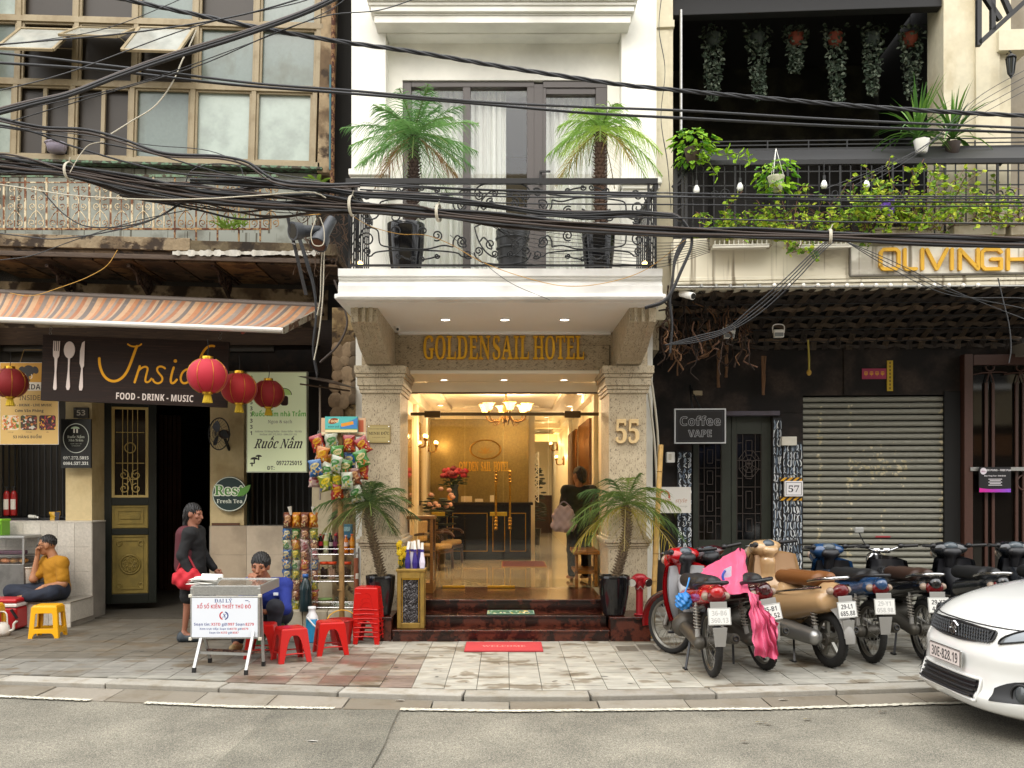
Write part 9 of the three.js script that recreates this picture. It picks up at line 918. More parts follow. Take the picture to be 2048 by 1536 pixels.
sdf('seat',[[V(-0.05,0.755,0.06),V(-0.06,0.775,-0.5),0.065,0.06],[V(0.05,0.755,0.06),V(0.06,0.775,-0.5),0.065,0.06],[V(0,0.78,-0.45),V(0,0.8,-0.62),0.065,0.05]],0.05,seatM,t,0.12,0.013);mb().tube([V(-0.11,0.76,-0.45),V(-0.12,0.8,-0.66),V(-0.06,0.815,-0.79),V(0.06,0.815,-0.79),V(0.12,0.8,-0.66),V(0.11,0.76,-0.45)],0.016,7,26).build('grab_rail',o.rail??BKM.dk,t);
mb().sph(V(0,0.695,-0.765),0.085,0.95,0.75,0.5,18).build('tail_lamp',BKM.red,t);for(const s of[-1,1])mb().sph(V(s*0.085,0.7,-0.74),0.045,0.8,0.75,0.8,12).build('indicator',BKM.clear,t);
// engine, swing arm, shocks, exhaust, stand
sdf('engine',[[V(-0.08,0.36,0.0),V(0.08,0.36,0.0),0.11],[V(0,0.38,0.1),V(0,0.42,0.28),0.075,0.065],[V(-0.12,0.34,0.02),V(0.12,0.34,0.02),0.085]],0.03,BKM.eng,t,0.14,0.015);for(let i=0;i<5;i++)mb().box(-0.09,0.09,0.31,0.5,0.14+i*0.03,0.148+i*0.03,0.003).build('cooling_fin',BKM.eng,t);
for(const s of[-1,1]){mb().bar(V(s*0.085,0.36,-0.08),V(s*0.085,R,rz),0.03,0.045).build('swing_arm',BKM.grey,t);const a=V(s*0.11,R+0.02,rz+0.02),b=V(s*0.1,0.62,rz+0.1),h=[];mb().rod(a,b,0.013,0.013,8).rod(a,a.clone().lerp(b,0.3),0.022,0.022,8).build('shock_absorber',BKM.grey,t);for(let i=0;i<=80;i++){const p=a.clone().lerp(b,0.28+0.64*i/ 80), g = i * 0.62; h.push(V(p.x + Math.cos(g) * 0.026, p.y, p.z + Math.sin(g) * 0.026)); } mb().tube(h, 0.0055, 5, 160).build('spring', mat(o.spring ?? 0x9a948a, 0.4, { metal: 0.5 }), t); }
  if (!sc) sdf('chain_case', [[V(0.1, R, rz), V(0.1, 0.35, -0.05), 0.055, 0.06]], 0.02, BKM.eng, t, 0.1, 0.013); mb().rod(V(0.1, R, rz), V(0.13, R, rz), 0.03).build('axle_nut', M.steel, t);
  mb().tube([V(-0.06, 0.32, 0.26), V(-0.12, 0.25, 0.12), V(-0.14, 0.25, -0.15)], 0.017, 7, 14).build('exhaust_pipe', M.steel, t); mb().rod(V(-0.14, 0.25, -0.15), V(-0.15, 0.27, -0.28), 0.02, 0.04, 14).rod(V(-0.15, 0.27, -0.28), V(-0.165, 0.335, -0.7), 0.04, 0.046, 16).rod(V(-0.165, 0.335, -0.7), V(-0.166, 0.34, -0.73), 0.046, 0.034, 16).build('muffler', BKM.eng, t); mb().torus(V(-0.166, 0.342, -0.735), 0.02, 0.007, V(0, 0.15, -1), 16, 6).build('tail_pipe', BKM.dk, t);
  for (const s of [-1, 1]) mb().bar(V(s * 0.06, 0.3, -0.12), V(s * 0.15, 0.0, -0.26), 0.018, 0.018).bar(V(s * 0.15, 0.008, -0.28), V(s * 0.15, 0.008, -0.2), 0.03, 0.012).build('stand_leg', BKM.dk, t); mb().rod(V(-0.24, 0.29, 0.02), V(0.24, 0.29, 0.02), 0.013).build('foot_peg', BKM.dk, t);
  //mudguard and plate
sheet('mudguard',sc?BKM.grey:BKM.dk,t,(u,v)=>{const a=lerp(0.2,sc?1.9:1.0,u),r=R+0.05+0.02*Math.sin(v*PI),x=(v-0.5)*(0.13-0.04*u);return V(x,R+Math.cos(a-0.35)*r,rz-Math.sin(a-0.35)*r-0.0);},0.006,16,6);mb().ext([[-0.06,0.455],[0.06,0.455],[0.042,0.3],[-0.042,0.3]],0.008,new THREE.Matrix4().setPosition(0,0,-0.865),0.002).build('mud_flap',BKM.grey,t);
if(o.plate){const p=canvas(190,140,(k,W,H)=>{k.fillStyle='#d6d5d0';k.fillRect(0,0,W,H);k.strokeStyle='#55554f';k.lineWidth=3;k.strokeRect(4,4,W-8,H-8);k.fillStyle=o.faint?'#a9a9a6':'#2a2b2d';k.textAlign='center';k.font='bold 58px sans-serif';k.save();k.translate(W/ 2, 62); k.scale(0.86, 1); k.fillText(o.plate[0], 0, 0); k.restore(); k.save(); k.translate(W /2,122);k.scale(0.86,1);k.fillText(o.plate[1],0,0);k.restore();});const g=new THREE.Group();g.name='number_plate';g.position.set(0,0.545,-0.85);g.rotation.set(0.18,PI,0);t.add(g);mb().box(-0.095,0.095,-0.07,0.07,-0.006,0,0.004).build('plate_back',M.alu,g);const f=new THREE.PlaneGeometry(0.186,0.136);f.translate(0,0,0.002);mesh('plate_print',f,new THREE.MeshStandardMaterial({map:p,roughness:0.35}),g);mb().box(-0.07,0.07,0.06,0.12,-0.012,-0.004,0.004).build('plate_bracket',BKM.grey,g);}
// stand it so that the rear tyre meets the ground where the photo has it and the headset falls in its column
const Zr=Gd(o.rear[1]),xr=X(o.rear[0],Zr);let best=0,be=1e9;for(let a=-60;a<=60;a+=0.25){const s=Math.sin(a*D),c=Math.cos(a*D),lx=(o.lean??0)*D;const hx=xr+0.98*s-Math.sin(lx)*c*0.98,hz=Zr+0.98*c;const e=Math.abs(CX+hx/ hz * FOC - o.head); if (e < be) { be = e; best = a; } }
  t.rotation.set(0, PI - best * D, o.lean ? -o.lean * D : 0, 'YXZ'); t.position.set(0, 0, 0); const q = V(0, 0, rz).applyEuler(t.rotation); t.position.set(xr - q.x, 0.002, -Zr - q.z); t.updateMatrixWorld(true); return t;
}
const b1 = bike('bright red motorbike nearest the hotel with a blue bag tied under its bars', { c: 0xa80c14, inner: 0xa8a8aa, rear: [1424, 1354], head: 1366, lean: 1, steer: 0.6, plate: ['36-B6', '360.13'], faint: 1 });
const b2 = bike('dark red motorbike draped with a pink raincoat', { c: 0x3a0a10, c2: 0x111114, rear: [1530, 1340], head: 1412, lean: 8, steer: 0.3, plate: ['35-B1', '161.52'] });
bike('beige scooter with a brown seat and tilted plate beside the pink raincoat', { scooter: 1, c: 0xb8966c, inner: 0xb09070, seat: 0x7a4a1c, rear: [1660, 1335], head: 1532, lean: 2, steer: 0.35, plate: ['29-L1', '685.88'], rail: M.chrome });
bike('blue motorbike with a black seat between the beige scooter and the black one', { c: 0x1e3f66, c2: 0x16202c, rear: [1742, 1326], head: 1654, lean: 0, steer: 0.3, plate: ['29-Y1', '058.98'], faint: 1 });
bike('black motorbike with chrome bars and a brown seat behind the blue one', { c: 0x0c0c0e, naked: 1, seat: 0x3a2418, rear: [1850, 1322], head: 1764, lean: 0, steer: 0.25, plate: ['29-X3', '412.7'], mirror: [1], rail: M.chrome });
bike('black and silver motorbike half hidden behind the white car', { c: 0x1a1c1f, c2: 0x9a9a9c, inner: 0x16161a, rear: [1985, 1318], head: 1898, lean: 0, steer: 0.2, rail: M.chrome }); bike('dark motorbike at the right edge behind the bonnet of the white car', { c: 0x14171c, rear: [2120, 1315], head: 2028, lean: 0, steer: 0.2 }); 
//what hangs on them
{
const t=thing('pink_raincoat','bright pink raincoat spread over the dark red motorbike','raincoat'),pm=new THREE.MeshPhysicalMaterial({color:0xcf5578,roughness:0.5,side:THREE.DoubleSide,transmission:0.12,thickness:0}),wob=(u,v,k)=>0.028*Math.sin(u*15+v*3+k)*(0.3+v)+0.012*Math.sin(u*31+v*9)+0.016*Math.sin(v*17+u*4+k);
const sh=(name,q,nu,nv,k,amp=1)=>mb().grid(nu,nv,(u,v)=>{const a=P(...q[0]).lerp(P(...q[1]),u),b=P(...q[3]).lerp(P(...q[2]),u),p=a.lerp(b,v);p.z+=wob(u,v,k)*amp+0.06*Math.sin(PI*u)*Math.sin(PI*v);p.x+=0.3*wob(v,u,k)*amp;return p;},0.003).build(name,pm,t);
sh('front_cloth',[[1402,1138,8.75],[1482,1096,8.8],[1500,1186,8.12],[1412,1192,8.12]],30,26,1);sh('side_fold',[[1482,1096,8.8],[1488,1100,8.9],[1500,1188,8.4],[1470,1184,8.25]],10,20,3,0.6);sh('collar_fold',[[1398,1146,8.6],[1430,1142,8.6],[1428,1156,8.5],[1402,1158,8.5]],10,6,2,0.8);
sh('hanging_tail',[[1498,1183,7.92],[1512,1190,7.98],[1556,1318,7.72],[1505,1312,7.66]],22,34,5,1.2);sh('hanging_flap',[[1508,1190,7.95],[1530,1218,7.95],[1556,1246,7.8],[1554,1326,7.74]],16,26,7,1.1);const lg=P(1441,1147,8.42);mb().grid(8,8,(u,v)=>P(lerp(1448,1463,u),lerp(1138,1168,v)-6*u,8.36+0.02*v),0.002).build('white_print',mat(0xc9d0e0,0.5),t);mb().tube([P(1450,1141,8.34),P(1445,1152,8.33),P(1450,1166,8.32)],0.012,5,10).build('blue_print',mat(0x2a4aa0,0.5),t);
const bb=thing('blue_plastic_bag','crumpled light blue plastic bag hung on the red motorbike','plastic bag'),c=P(1368,1202,8.2);mb().add(nets((x,y,z)=>ell(c,0.075,0.075,0.06)(x,y,z)-0.01*Math.sin(x*90+y*40)*Math.sin(y*110+z*60),c.clone().subScalar(0.14),c.clone().addScalar(0.14),0.008)).build('bag',mat(0x2a7ac0,0.35),bb);mb().tube([V(c.x,c.y+0.05,c.z),V(c.x+0.03,c.y+0.13,c.z),V(c.x+0.05,c.y+0.2,c.z-0.02)],0.008,5,8).build('knot',mat(0x3a8ad0,0.35),bb);
}
// ---------- white hatchback ----------
{
const t=thing('white_car','white hatchback parked at the kerb, its front cut by the right edge','car',{fixed:true}),wm=mat(0xdcdcd8,0.2,{phys:{clearcoat:1,clearcoatRoughness:0.04}});t.position.set(3.1,ROAD,-6.68);
// body: one profile from lip to roof, swept across with rounded corners; local x runs back along the car
const pr=[[0.1,0.16],[0.0,0.2],[-0.03,0.27],[0.0,0.32],[0.02,0.44],[0.02,0.54],[0.06,0.63],[0.1,0.71],[0.17,0.78],[0.34,0.865],[0.65,0.945],[0.98,0.99],[1.1,1.01],[1.45,1.28],[1.72,1.42],[2.1,1.5],[2.9,1.5],[3.4,1.42],[3.72,1.1],[3.82,0.8],[3.82,0.3]],pc=new THREE.CatmullRomCurve3(pr.map(([x,y])=>V(x,y,0)),false,'centripetal'),HW=0.845;
const S=(s,u,o=0)=>{const q=pc.getPoint(clamp(s,0,1)),a=Math.abs(u),back=q.x>3?(3.85-q.x):9,top=sstep(q.y,1.02,1.4),hd=sstep(q.y,0.7,0.95)*(1-top),ang=clamp(u,-1,1)*PI/ 2, z = Math.sign(u) * Math.pow(Math.abs(Math.sin(ang)), 0.8) * HW * (1 - 0.2 * top - 0.06 * hd * a), nose = 0.7 * Math.pow(1 - Math.cos(ang), 1.25) * (1 - sstep(q.x, 0.6, 1.6)), y = q.y - 0.1 * hd * Math.pow(a, 3) - 0.14 * top * Math.pow(a, 4); return V(q.x + nose - o * (q.y < 0.8 ? 1 : 0.3), y + (q.y > 0.75 ? o : 0), z); };
  const sOf = (y0) => { let b = 0, e = 9; for (let i = 0; i < 500; i++) { const d = Math.abs(pc.getPoint(i /1000).y-y0);if(d<e){e=d;b=i/ 1000; } } return b; };
  const g = mb(); g.grid(110, 260, (u, v) => S(v, u * 2 - 1)); g.build('body', wm, t); const sd = (k) => mb().grid(40, 12, (u, v) => { const x = lerp(0.75, 3.75, u), yt = lerp(0.86, 0.92, u); return V(x, lerp(0.2, yt, v), k * (HW - 0.012 + 0.02 * Math.sin(v * PI))); }, 0.02).build('side_panel', wm, t); sd(1); sd(-1); mb().box(0.75, 3.7, 0.16, 0.3, -HW + 0.12, HW - 0.12).build('underbody', M.dark, t);
  const pat = (name, m, u0, u1, lo, hi, o = 0.006, nu = 40, nv = 10) => mb().grid(nu, nv, (u, v) => { const uu = lerp(u0, u1, u); return S(lerp(sOf(lo(u)), sOf(hi(u)), v), uu, o); }, 0.012).build(name, m, t);
  const edge = (name, m, u0, u1, lo, hi, r, o = 0.01) => { const p = []; for (let i = 0; i <= 24; i++) p.push(S(sOf(lo(i /24)),lerp(u0,u1,i/ 24), o)); for (let i = 24; i >= 0; i--) p.push(S(sOf(hi(i /24)),lerp(u0,u1,i/ 24), o)); return mb().tube(p, r, 6, 120, true).build(name, m, t); };
  const dk = mat(0x101113, 0.45), gl = [(u) => 0.645 - 0.035 * Math.sin(u * PI), (u) => 0.705 + 0.012 * Math.sin(u * PI)]; pat('upper_grille', dk, -0.29, 0.29, ...gl); edge('grille_rim', mat(0x2a2b2d, 0.3), -0.29, 0.29, ...gl, 0.007); const ms = mb(); for (let i = -13; i < 14; i++) for (const k of [-1, 1]) { const a = S(sOf(0.625), clamp(i * 0.021, -0.275, 0.275), 0.016), b = S(sOf(0.705), clamp(i * 0.021 + k * 0.04, -0.275, 0.275), 0.016); ms.rod(a, b, 0.004, 0.004, 4); } ms.build('grille_mesh', mat(0x35373a, 0.4), t);
  const lgp = [(u) => 0.245 + 0.015 * Math.sin(u * PI), (u) => 0.385]; pat('lower_grille', dk, -0.25, 0.25, ...lgp, 0.005); for (let i = 0; i < 4; i++) { const p = []; for (let k = 0; k <= 12; k++) p.push(S(sOf(0.272 + i * 0.031), lerp(-0.24, 0.24, k /12),0.014));mb().tube(p,0.008,5,24).build('grille_slat',mat(0x222326,0.4),t);}edge('lower_rim',wm,-0.26,0.26,...lgp,0.012,0.004);
// badge: a slanted letter-like mark in chrome
{const c=S(sOf(0.67),0,0.03),q=(y,z)=>V(c.x+(y>0?0.008:0),c.y+y*0.78,c.z+z*0.9),b=mb(),Xn=V(-1,0,0);for(const[p0,p1]of[[[0.05,0.0],[0.015,0.055]],[[0.05,0.0],[0.02,-0.045]],[[0.024,-0.045],[-0.024,0.045]],[[-0.02,0.045],[-0.05,0.0]],[[-0.05,0.0],[-0.015,-0.055]]])b.bar(q(...p0),q(...p1),0.022,0.012,Xn);b.build('badge',M.chrome,t);}
const npx=S(sOf(0.5),0,0.02).x-0.012,plt=canvas(470,110,(k,w,h)=>{k.fillStyle='#d8cdc8';k.fillRect(0,0,w,h);k.strokeStyle='#3a3432';k.lineWidth=4;k.strokeRect(4,4,w-8,h-8);k.fillStyle='#33302f';k.font='bold 96px sans-serif';k.textAlign='center';k.save();k.translate(w/ 2, 90); k.scale(0.84, 1); k.fillText('30E-828.19', 0, 0); k.restore(); }); { const n = new THREE.Group(); n.name = 'number_plate'; n.position.set(npx, 0.485, 0); n.rotation.y = -PI /2;t.add(n);mb().box(-0.238,0.238,-0.058,0.058,-0.014,0,0.006).build('plate_frame',M.chrome,n);const f=new THREE.PlaneGeometry(0.46,0.108);f.translate(0,0,0.002);mesh('plate_print',f,new THREE.MeshStandardMaterial({map:plt,roughness:0.35}),n);}
for(const k of[-1,1]){const U=(u)=>k*u,hl=[(u)=>0.635+0.1*u,(u)=>lerp(0.66,0.86,Math.pow(u,0.7))];pat('headlamp',mat(0x7d8184,0.08,{metal:0.5}),U(0.34),U(0.74),...hl,0.007,26,10);edge('headlamp_rim',dk,U(0.34),U(0.74),...hl,0.006,0.012);const lp=S(sOf(0.72),U(0.52),0.012);mb().sph(lp,0.05,0.6,0.9,1).build('lamp_lens',mat(0x2a2d30,0.05),t);const fl=[(u)=>0.27+0.02*u,(u)=>0.3+0.12*Math.pow(Math.sin(PI*(0.1+0.6*u)),0.7)];pat('fog_lamp_recess',dk,U(0.36),U(0.66),...fl,0.005,20,8);const fp=S(sOf(0.34),U(0.53),0.014);mb().sph(fp,0.055,0.5,1,1,16).build('fog_lamp',mat(0x4a4e50,0.08),t);mb().torus(fp,0.06,0.008,V(-1,0,k*0.8),22,6).build('fog_lamp_ring',M.black,t);}
{const p=[];for(let i=0;i<=30;i++)p.push(S(sOf(0.725+0.012*Math.abs(i/ 15 - 1)), lerp(-0.86, 0.86, i /30),-0.001));mb().tube(p,0.0055,5,60).build('bonnet_gap',dk,t);}
pat('windscreen',mat(0x14181a,0.03),-0.78,0.78,()=>0,()=>0,0.01).geometry.copy(mb().grid(30,12,(u,v)=>S(lerp(0.535,0.625,v),lerp(-0.72,0.72,u),0.012),0.004).geo());for(const k of[-1,1]){mb().box(1.5,3.2,0.98,1.36,k*0.70,k*0.715,0.004).build('side_window',mat(0x14181a,0.05),t);for(const x of[0.72,3.15]){const wg=new THREE.Group();wg.name='wheel';wg.position.set(x,0.3,k*0.76);t.add(wg);mb().add(new THREE.TorusGeometry(0.235,0.075,12,36).scale(1,1,1.25)).build('tyre',BKM.tyre,wg);mb().add(new THREE.CylinderGeometry(0.18,0.18,0.1,24).rotateX(PI/ 2)).build('rim', BKM.rim, wg); } }
}
//----------overhead cables----------
function cable(parent,name,pts,Z,r,m,o={}){const v=pts.map(([x,y,dz])=>P(x,y,Z+(dz??0)));return mb().tube(v,r,o.n??6,Math.max(12,v.length*(o.k??7))).build(name,m,parent);}
function bundle(name,label,path,Z,n,spread,r,ms,seed,o={}){
const t=thing(name,label,'cable bundle');reseed(seed);
for(let i=0;i<n;i++){const a=rnd(6.28),q=Math.sqrt(rnd()),oy=Math.sin(a)*q,oz=Math.cos(a)*q,ph=rnd(6.28),wob=rnd(0.2,1);cable(t,'cable',path.map(([x,y,s],k)=>[x,y+(oy+0.4*wob*Math.sin(k*1.7+ph))*spread*(s??1),oz*0.05]),Z,r*rnd(0.55,1.25),ms[Math.floor(rnd(ms.length))]);}
for(const[x,y,h]of o.ties??[]){const b=mb(),c=P(x,y,Z),R=h*Z/ FOC; const g = new THREE.TorusGeometry(R, 0.006, 5, 20); g.scale(1, 1, 2.5); g.rotateY(PI /2-0.2);g.translate(c.x,c.y,c.z);b.add(g);b.rod(V(c.x,c.y+R,c.z+0.02),V(c.x+0.015,c.y+R+0.04,c.z+0.03),0.005);b.build('cable_tie',M.cableW,t);}
return t;
}
const CM=[M.cable,M.cable,M.cableG,M.cableBr];
{
const t=thing('twisted_power_line','thick twisted black power line crossing the street front from top left to right','power line'),path=[[200,-12],[320,14],[396,30],[495,51],[615,73],[700,86],[824,103],[1002,133],[1138,154],[1241,169],[1360,181],[1482,192],[1665,208],[1847,221],[2060,232],[2300,240]].map(([x,y])=>P(x,y,8.4)),cv=new THREE.CatmullRomCurve3(path);for(let s=0;s<3;s++){const pts=[];for(let i=0;i<=240;i++){const p=cv.getPointAt(i/ 240), a = i * 0.42 + s * 2.094; pts.push(V(p.x, p.y + Math.cos(a) * 0.011, p.z + Math.sin(a) * 0.011)); } mb().tube(pts, 0.0105, 6, 480).build('strand', M.cable, t); } }
const line = (label, pts, Z, r, m = M.cable) => { const t = thing('overhead_cable', label, 'cable'); cable(t, 'cable', pts, Z, r, m); };
line('upper of two parallel black cables running under the twisted power line', [[-60, 100], [100, 117], [205, 130], [342, 146], [513, 167], [700, 181], [950, 203], [1173, 214], [1360, 221], [1665, 239], [2048, 256], [2200, 262]], 8.45, 0.011); line('lower of two parallel black cables running under the twisted power line', [[-60, 122], [205, 140], [450, 168], [700, 187], [950, 207], [1173, 226], [1360, 236], [1665, 252], [2048, 265], [2200, 270]], 8.5, 0.012);
bundle('diagonal_cable_bundle', 'bundle of black cables rising steeply to the upper left house corner', [[-60, 238], [60, 206], [137, 188], [239, 150], [342, 113], [478, 70], [615, 22], [690, -14]], 8.3, 5, 6, 0.013, CM, 301);
['first', 'second', 'third', 'fourth', 'fifth'].forEach((n, i) => line(`${n} thin wire from the top among those slanting up across the aluminium windows`, [[[-40, 92], [85, 82], [273, 64], [478, 31], [640, -14]], [[-40, 190], [120, 150], [393, 52], [620, -2], [680, -30]], [[-40, 96], [200, 60], [330, 12], [420, -30]], [[20, 243], [200, 190], [400, 130], [560, 62], [660, 30], [760, 20], [840, -6]], [[20, 224], [260, 170], [450, 105], [660, 20], [700, -10]]][i], 8.2 + i * 0.06, [0.007, 0.005, 0.0035, 0.005, 0.004][i], i % 2 ? M.cableG : M.cable));
bundle('sagging_cable_bundle', 'heavy black cables sagging down past the aluminium windows to the wall corner', [[-60, 226], [0, 240], [85, 258], [171, 264], [239, 281], [325, 309], [444, 317], [496, 330], [547, 362], [640, 372], [720, 372]], 8.5, 4, 5, 0.012, CM, 303); line('black cable slanting down to the right below the sagging bundle', [[-60, 240], [60, 262], [137, 290], [342, 345], [480, 356], [547, 366], [700, 370], [860, 376], [1340, 393], [1700, 402], [2100, 405]], 8.55, 0.009); line('second thin cable slanting down to the right across the windows', [[-40, 248], [137, 275], [300, 306], [420, 340], [560, 372], [640, 392], [760, 396]], 8.6, 0.007); line('thin dark wire hanging loosely in front of the window sill', [[-40, 250], [120, 264], [300, 290], [420, 302], [520, 340], [640, 362]], 8.7, 0.004, M.cableG);
bundle('main_cable_bundle', 'thickest dark bundle of communication cables crossing in front of both balconies', [[-80, 322, 1.5], [0, 328, 1.5], [60, 334, 1.2], [137, 345, 0.7], [273, 372, 1.2], [410, 392, 1.1], [547, 404, 1.2], [640, 410, 1.1], [730, 416, 0.7], [836, 424, 0.8], [880, 428, 0.6], [1000, 441, 0.8], [1166, 455, 0.7], [1340, 464, 0.7], [1500, 468, 0.7], [1658, 473, 0.5], [1850, 480, 0.8], [2060, 486, 0.8], [2300, 490, 0.8]], 8.6, 26, 16, 0.0105, CM, 305, { ties: [[140, 343, 18], [705, 412, 20], [877, 426, 17], [1660, 473, 14]] });
bundle('upper_cable_bundle', 'looser bundle of cables just above the main bundle at the hotel railing', [[380, 352, 2], [520, 362, 1.6], [640, 376, 1], [720, 386, 1], [810, 391, 1], [900, 398, 1], [1000, 412, 0.9], [1100, 424, 1], [1180, 428, 1.4], [1260, 425, 1], [1320, 427, 0.8], [1352, 432, 0.6], [1372, 450, 0.6], [1384, 480, 0.6], [1362, 540, 0.6], [1330, 600, 0.4], [1290, 615, 0.3]], 8.65, 6, 8, 0.011, CM, 306); bundle('looping_cables', 'dark cables looping below the main bundle in front of the rusty railing', [[-60, 322, 1.4], [60, 340], [150, 352], [205, 372], [273, 396], [342, 408], [410, 400], [470, 386], [540, 372], [600, 368, 1.4], [700, 376]], 8.75, 5, 8, 0.009, CM, 307); bundle('lower_cable_tangle', 'tangle of thin cables joining at the wall corner above the speakers', [[240, 380, 2], [380, 396, 3], [480, 410, 3], [560, 416, 2.4], [640, 414, 2], [700, 416, 1]], 8.7, 12, 10, 0.008, CM, 308);
line('pale white cable running level in front of the rusty railing', [[-60, 360], [60, 378], [137, 390], [308, 399], [420, 397], [513, 391], [632, 386], [652, 396]], 8.55, 0.006, M.cableW); line('pale cable dropping in a curve from the open window to the bundle', [[393, 60], [375, 100], [365, 120], [345, 165], [310, 212], [262, 243], [222, 268]], 8.5, 0.006, M.cableW); line('thin pale cord trailing from the cable tie at the window sill', [[210, 283], [178, 290], [160, 310], [148, 330], [140, 345]], 8.5, 0.004, M.cableW);
[[[85, 383], [130, 430], [171, 452], [250, 452], [320, 432], [380, 392], [400, 360]], [[-40, 462], [60, 474], [103, 478], [205, 466], [308, 438], [380, 392]], [[366, 392], [380, 345], [410, 330], [450, 328], [480, 334], [490, 358], [540, 378]], [[0, 520], [60, 512], [150, 480], [280, 440], [420, 412]]].forEach((p, i) => line(['deep black loop drooping across the rusty railing panels', 'long shallow black loop hanging along the concrete ledge', 'thin arching wire standing above the main bundle', 'thin wire rising from the ledge to the main bundle'][i], p, 8.7, [0.006, 0.006, 0.005, 0.004][i], i % 2 ? M.cableG : M.cable));
[[380, 386, 393], [393, 394, 397], [406, 409, 412], [430, 436, 447]].forEach(([a, b, c], i) => line(`${['first', 'second', 'third', 'fourth'][i]} thin level cable from the top crossing the planted balcony`, [[720, a - 14], [1000, a], [1340, b], [1665, (b + c) / 2 + 2], [2060, c], [2250, c]], 8.5 + i * 0.03, 0.007));
{ const t = thing('thin_wire_fan', 'fan of fine grey wires below the main bundle at the hotel railing', 'wires'); for (let i = 0; i < 9; i++) cable(t, 'wire', [[930 + i * 12, 432 + i * 4], [1050, 458 + i * 8], [1180, 474 + i * 7], [1320, 486 + i * 6], [1420, 480 + i * 3]], 8.7, 0.0028, M.cableG); }
{ const t = thing('slanting_cables', 'three cables slanting down left from the balcony to the woven canopy', 'cables'); for (let i = 0; i < 4; i++) cable(t, 'cable', [[1662 + i * 5, 476], [1630 + i * 6, 500], [1572 + i * 7, 556 + i], [1500 + i * 6, 618 + i * 3], [1455, 655 + i * 3], [1395, 672 + i * 4], [1330, 690]], 9.2, 0.006, CM[i % 3]); } { const t = thing('slanting_cables', 'thin cables slanting down right across the yellow letter sign', 'cables'); for (let i = 0; i < 3; i++) cable(t, 'cable', [[1690, 482], [1780, 520 + i * 8], [1900, 578 + i * 6], [2060, 642 - i * 22], [2200, 690 - i * 30]], 9.2, 0.004, M.cableG); } { const t = thing('slanting_cables', 'thin wires rising to the upper right corner over the strap leaved plants', 'cables'); for (let i = 0; i < 4; i++) cable(t, 'cable', [[1650 + i * 30, 378 - i * 4], [1800 + i * 15, 318 - i * 6], [1950, 235 - i * 12], [2100, 155 - i * 14]], 9.0, 0.003, M.cableG); } line('single grey wire hanging down past the brown gate', [[1996, 556], [2006, 600], [2018, 650], [2022, 700], [2018, 726]], 9.6, 0.006, M.cableG);
[['yellow wire sagging across the hotel balcony edge', [[705, 432], [740, 452], [800, 468], [850, 470], [900, 488], [960, 522], [1040, 552], [1130, 572], [1210, 566], [1290, 540], [1370, 480]]], ['yellow wire hanging loosely under the left balcony', [[235, 500], [215, 530], [180, 552], [120, 575], [60, 592], [20, 586]]]].forEach(([l, p]) => line(l, p, 8.75, 0.0032, M.cableY)); line('thin dark wire crossing the white balcony slab', [[900, 470], [960, 520], [1020, 565], [1100, 600]], 8.7, 0.0028, M.cableG);
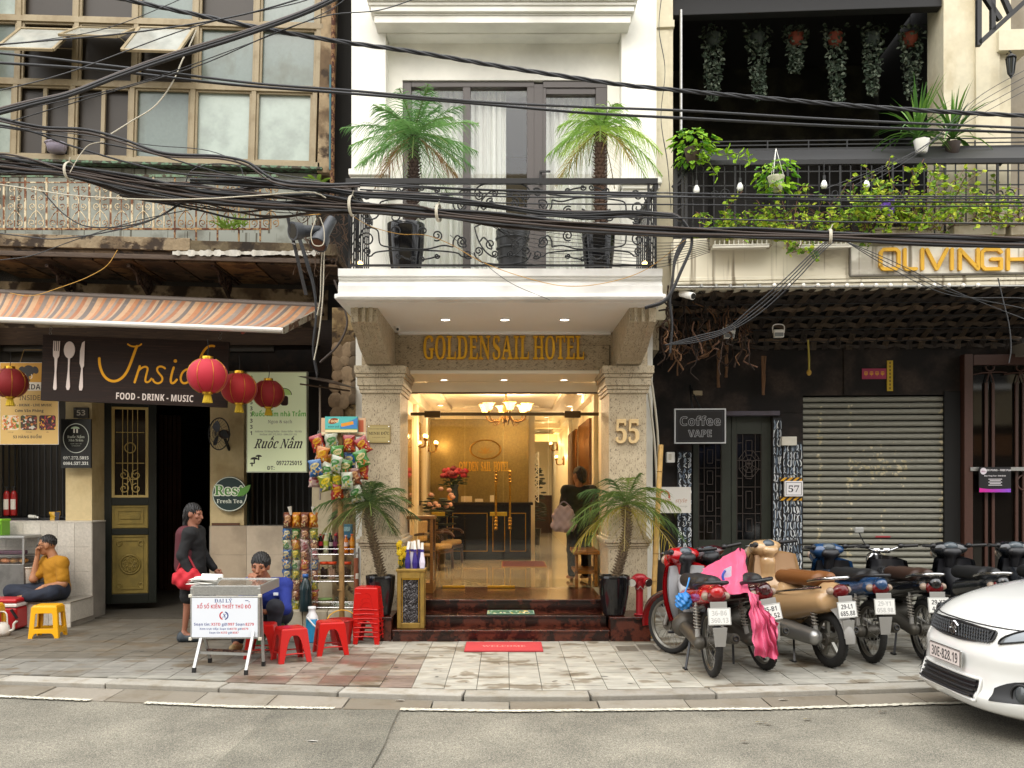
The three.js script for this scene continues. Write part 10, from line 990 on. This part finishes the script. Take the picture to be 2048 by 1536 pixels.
//cables running down the wall corners
bundle('vertical_cables','black cables running down the wall corner between restaurant and hotel',[[596,470],[612,520],[628,580],[632,640],[626,700],[634,750]],10.4,8,9,0.011,CM,320);line('stout dark cable curving from the slab corner down to the restaurant wall',[[668,560],[690,620],[694,650],[676,690],[640,725]],10.2,0.012,M.cableBr);line('pale cable hanging straight down beside the awning end',[[650,465],[648,520],[645,600],[636,680],[628,720]],10.1,0.007,M.cableW);line('second pale cable hanging beside the awning end',[[646,480],[642,540],[640,600],[634,630]],10.15,0.006,M.cableW);
{const t=thing('cable_loops','pale wire loops dangling round the two black speakers','cables');cable(t,'cable',[[632,436],[622,470],[628,490],[645,490],[648,460],[640,434]],9.6,0.005,M.cableW);cable(t,'cable',[[575,395],[570,410],[590,430],[640,425],[650,400],[630,390]],9.6,0.005,M.cableG);cable(t,'cable',[[590,430],[640,428],[665,420],[700,425]],9.6,0.005,M.cableY);}
bundle('vertical_cables','black cables dropping between the hotel slab and the cream fascia',[[1372,470],[1350,520],[1345,560],[1340,600],[1344,650],[1340,700]],9.4,9,10,0.01,CM,330);bundle('column_wires','loose thin wires hanging down the cream column right of the hotel',[[1325,-20],[1318,60],[1330,140],[1322,240],[1335,330],[1342,420]],10.4,5,7,0.004,[M.cableG],331);
[[1292,740,1310,900,1318,1120],[1300,738,1316,880,1310,1190]].forEach(([a,b,c,d,e,f],i)=>line(['white conduit pipe sloping down beside the right hotel pillar','second white conduit running down to the red hydrant'][i],[[a,b],[c,d],[e,f]],11.0,0.014,M.cableW));
// two tube shaped black speakers on the corner
[[[585,462],[632,462],'horizontal black tube shaped lamp housing on the wall corner above the awning'],[[636,490],[660,446],'tilted black tube shaped lamp housing pointing down on the wall corner']].forEach(([a,b,l],i)=>{const t=thing('tube_lamp',l,'lamp'),A=P(a[0],a[1],9.9),B=P(b[0],b[1],10.1),Dv=B.clone().sub(A);mb().rod(A,A.clone().addScaledVector(Dv,0.35),0.098,0.085,20).build('head',mat(0x3a3d42,0.45),t);mb().rod(A.clone().addScaledVector(Dv,0.36),B.clone().addScaledVector(Dv,0.15),0.062,0.055,18).build('body',mat(0x34373c,0.45),t);const e=A.clone().addScaledVector(Dv,-0.01);mb().rod(e,A.clone().addScaledVector(Dv,0.02),0.08).build('lens',mat(i?0x5a3a2a:0x1a1a1a,0.15),t);mb().rod(B,P(650,500,10.4),0.015).build('arm',M.black,t);});
mb();{const t=thing('leaning_pipe','grey steel pipe leaning at the corner beside the awning','pipe');mb().rod(P(575,432,9.9),P(612,590,10.1),0.018).build('pipe',mat(0x3a3a3c,0.5,{metal:0.4}),t);mb().torus(P(588,488,9.92),0.022,0.006,UPV,14,5).build('clamp',M.steel,t);}
for(const t of[...things])rebase(t);
scene.traverse((o)=>{if(o.isMesh){o.castShadow=true;o.receiveShadow=true;}});
renderer.render(scene,camera);
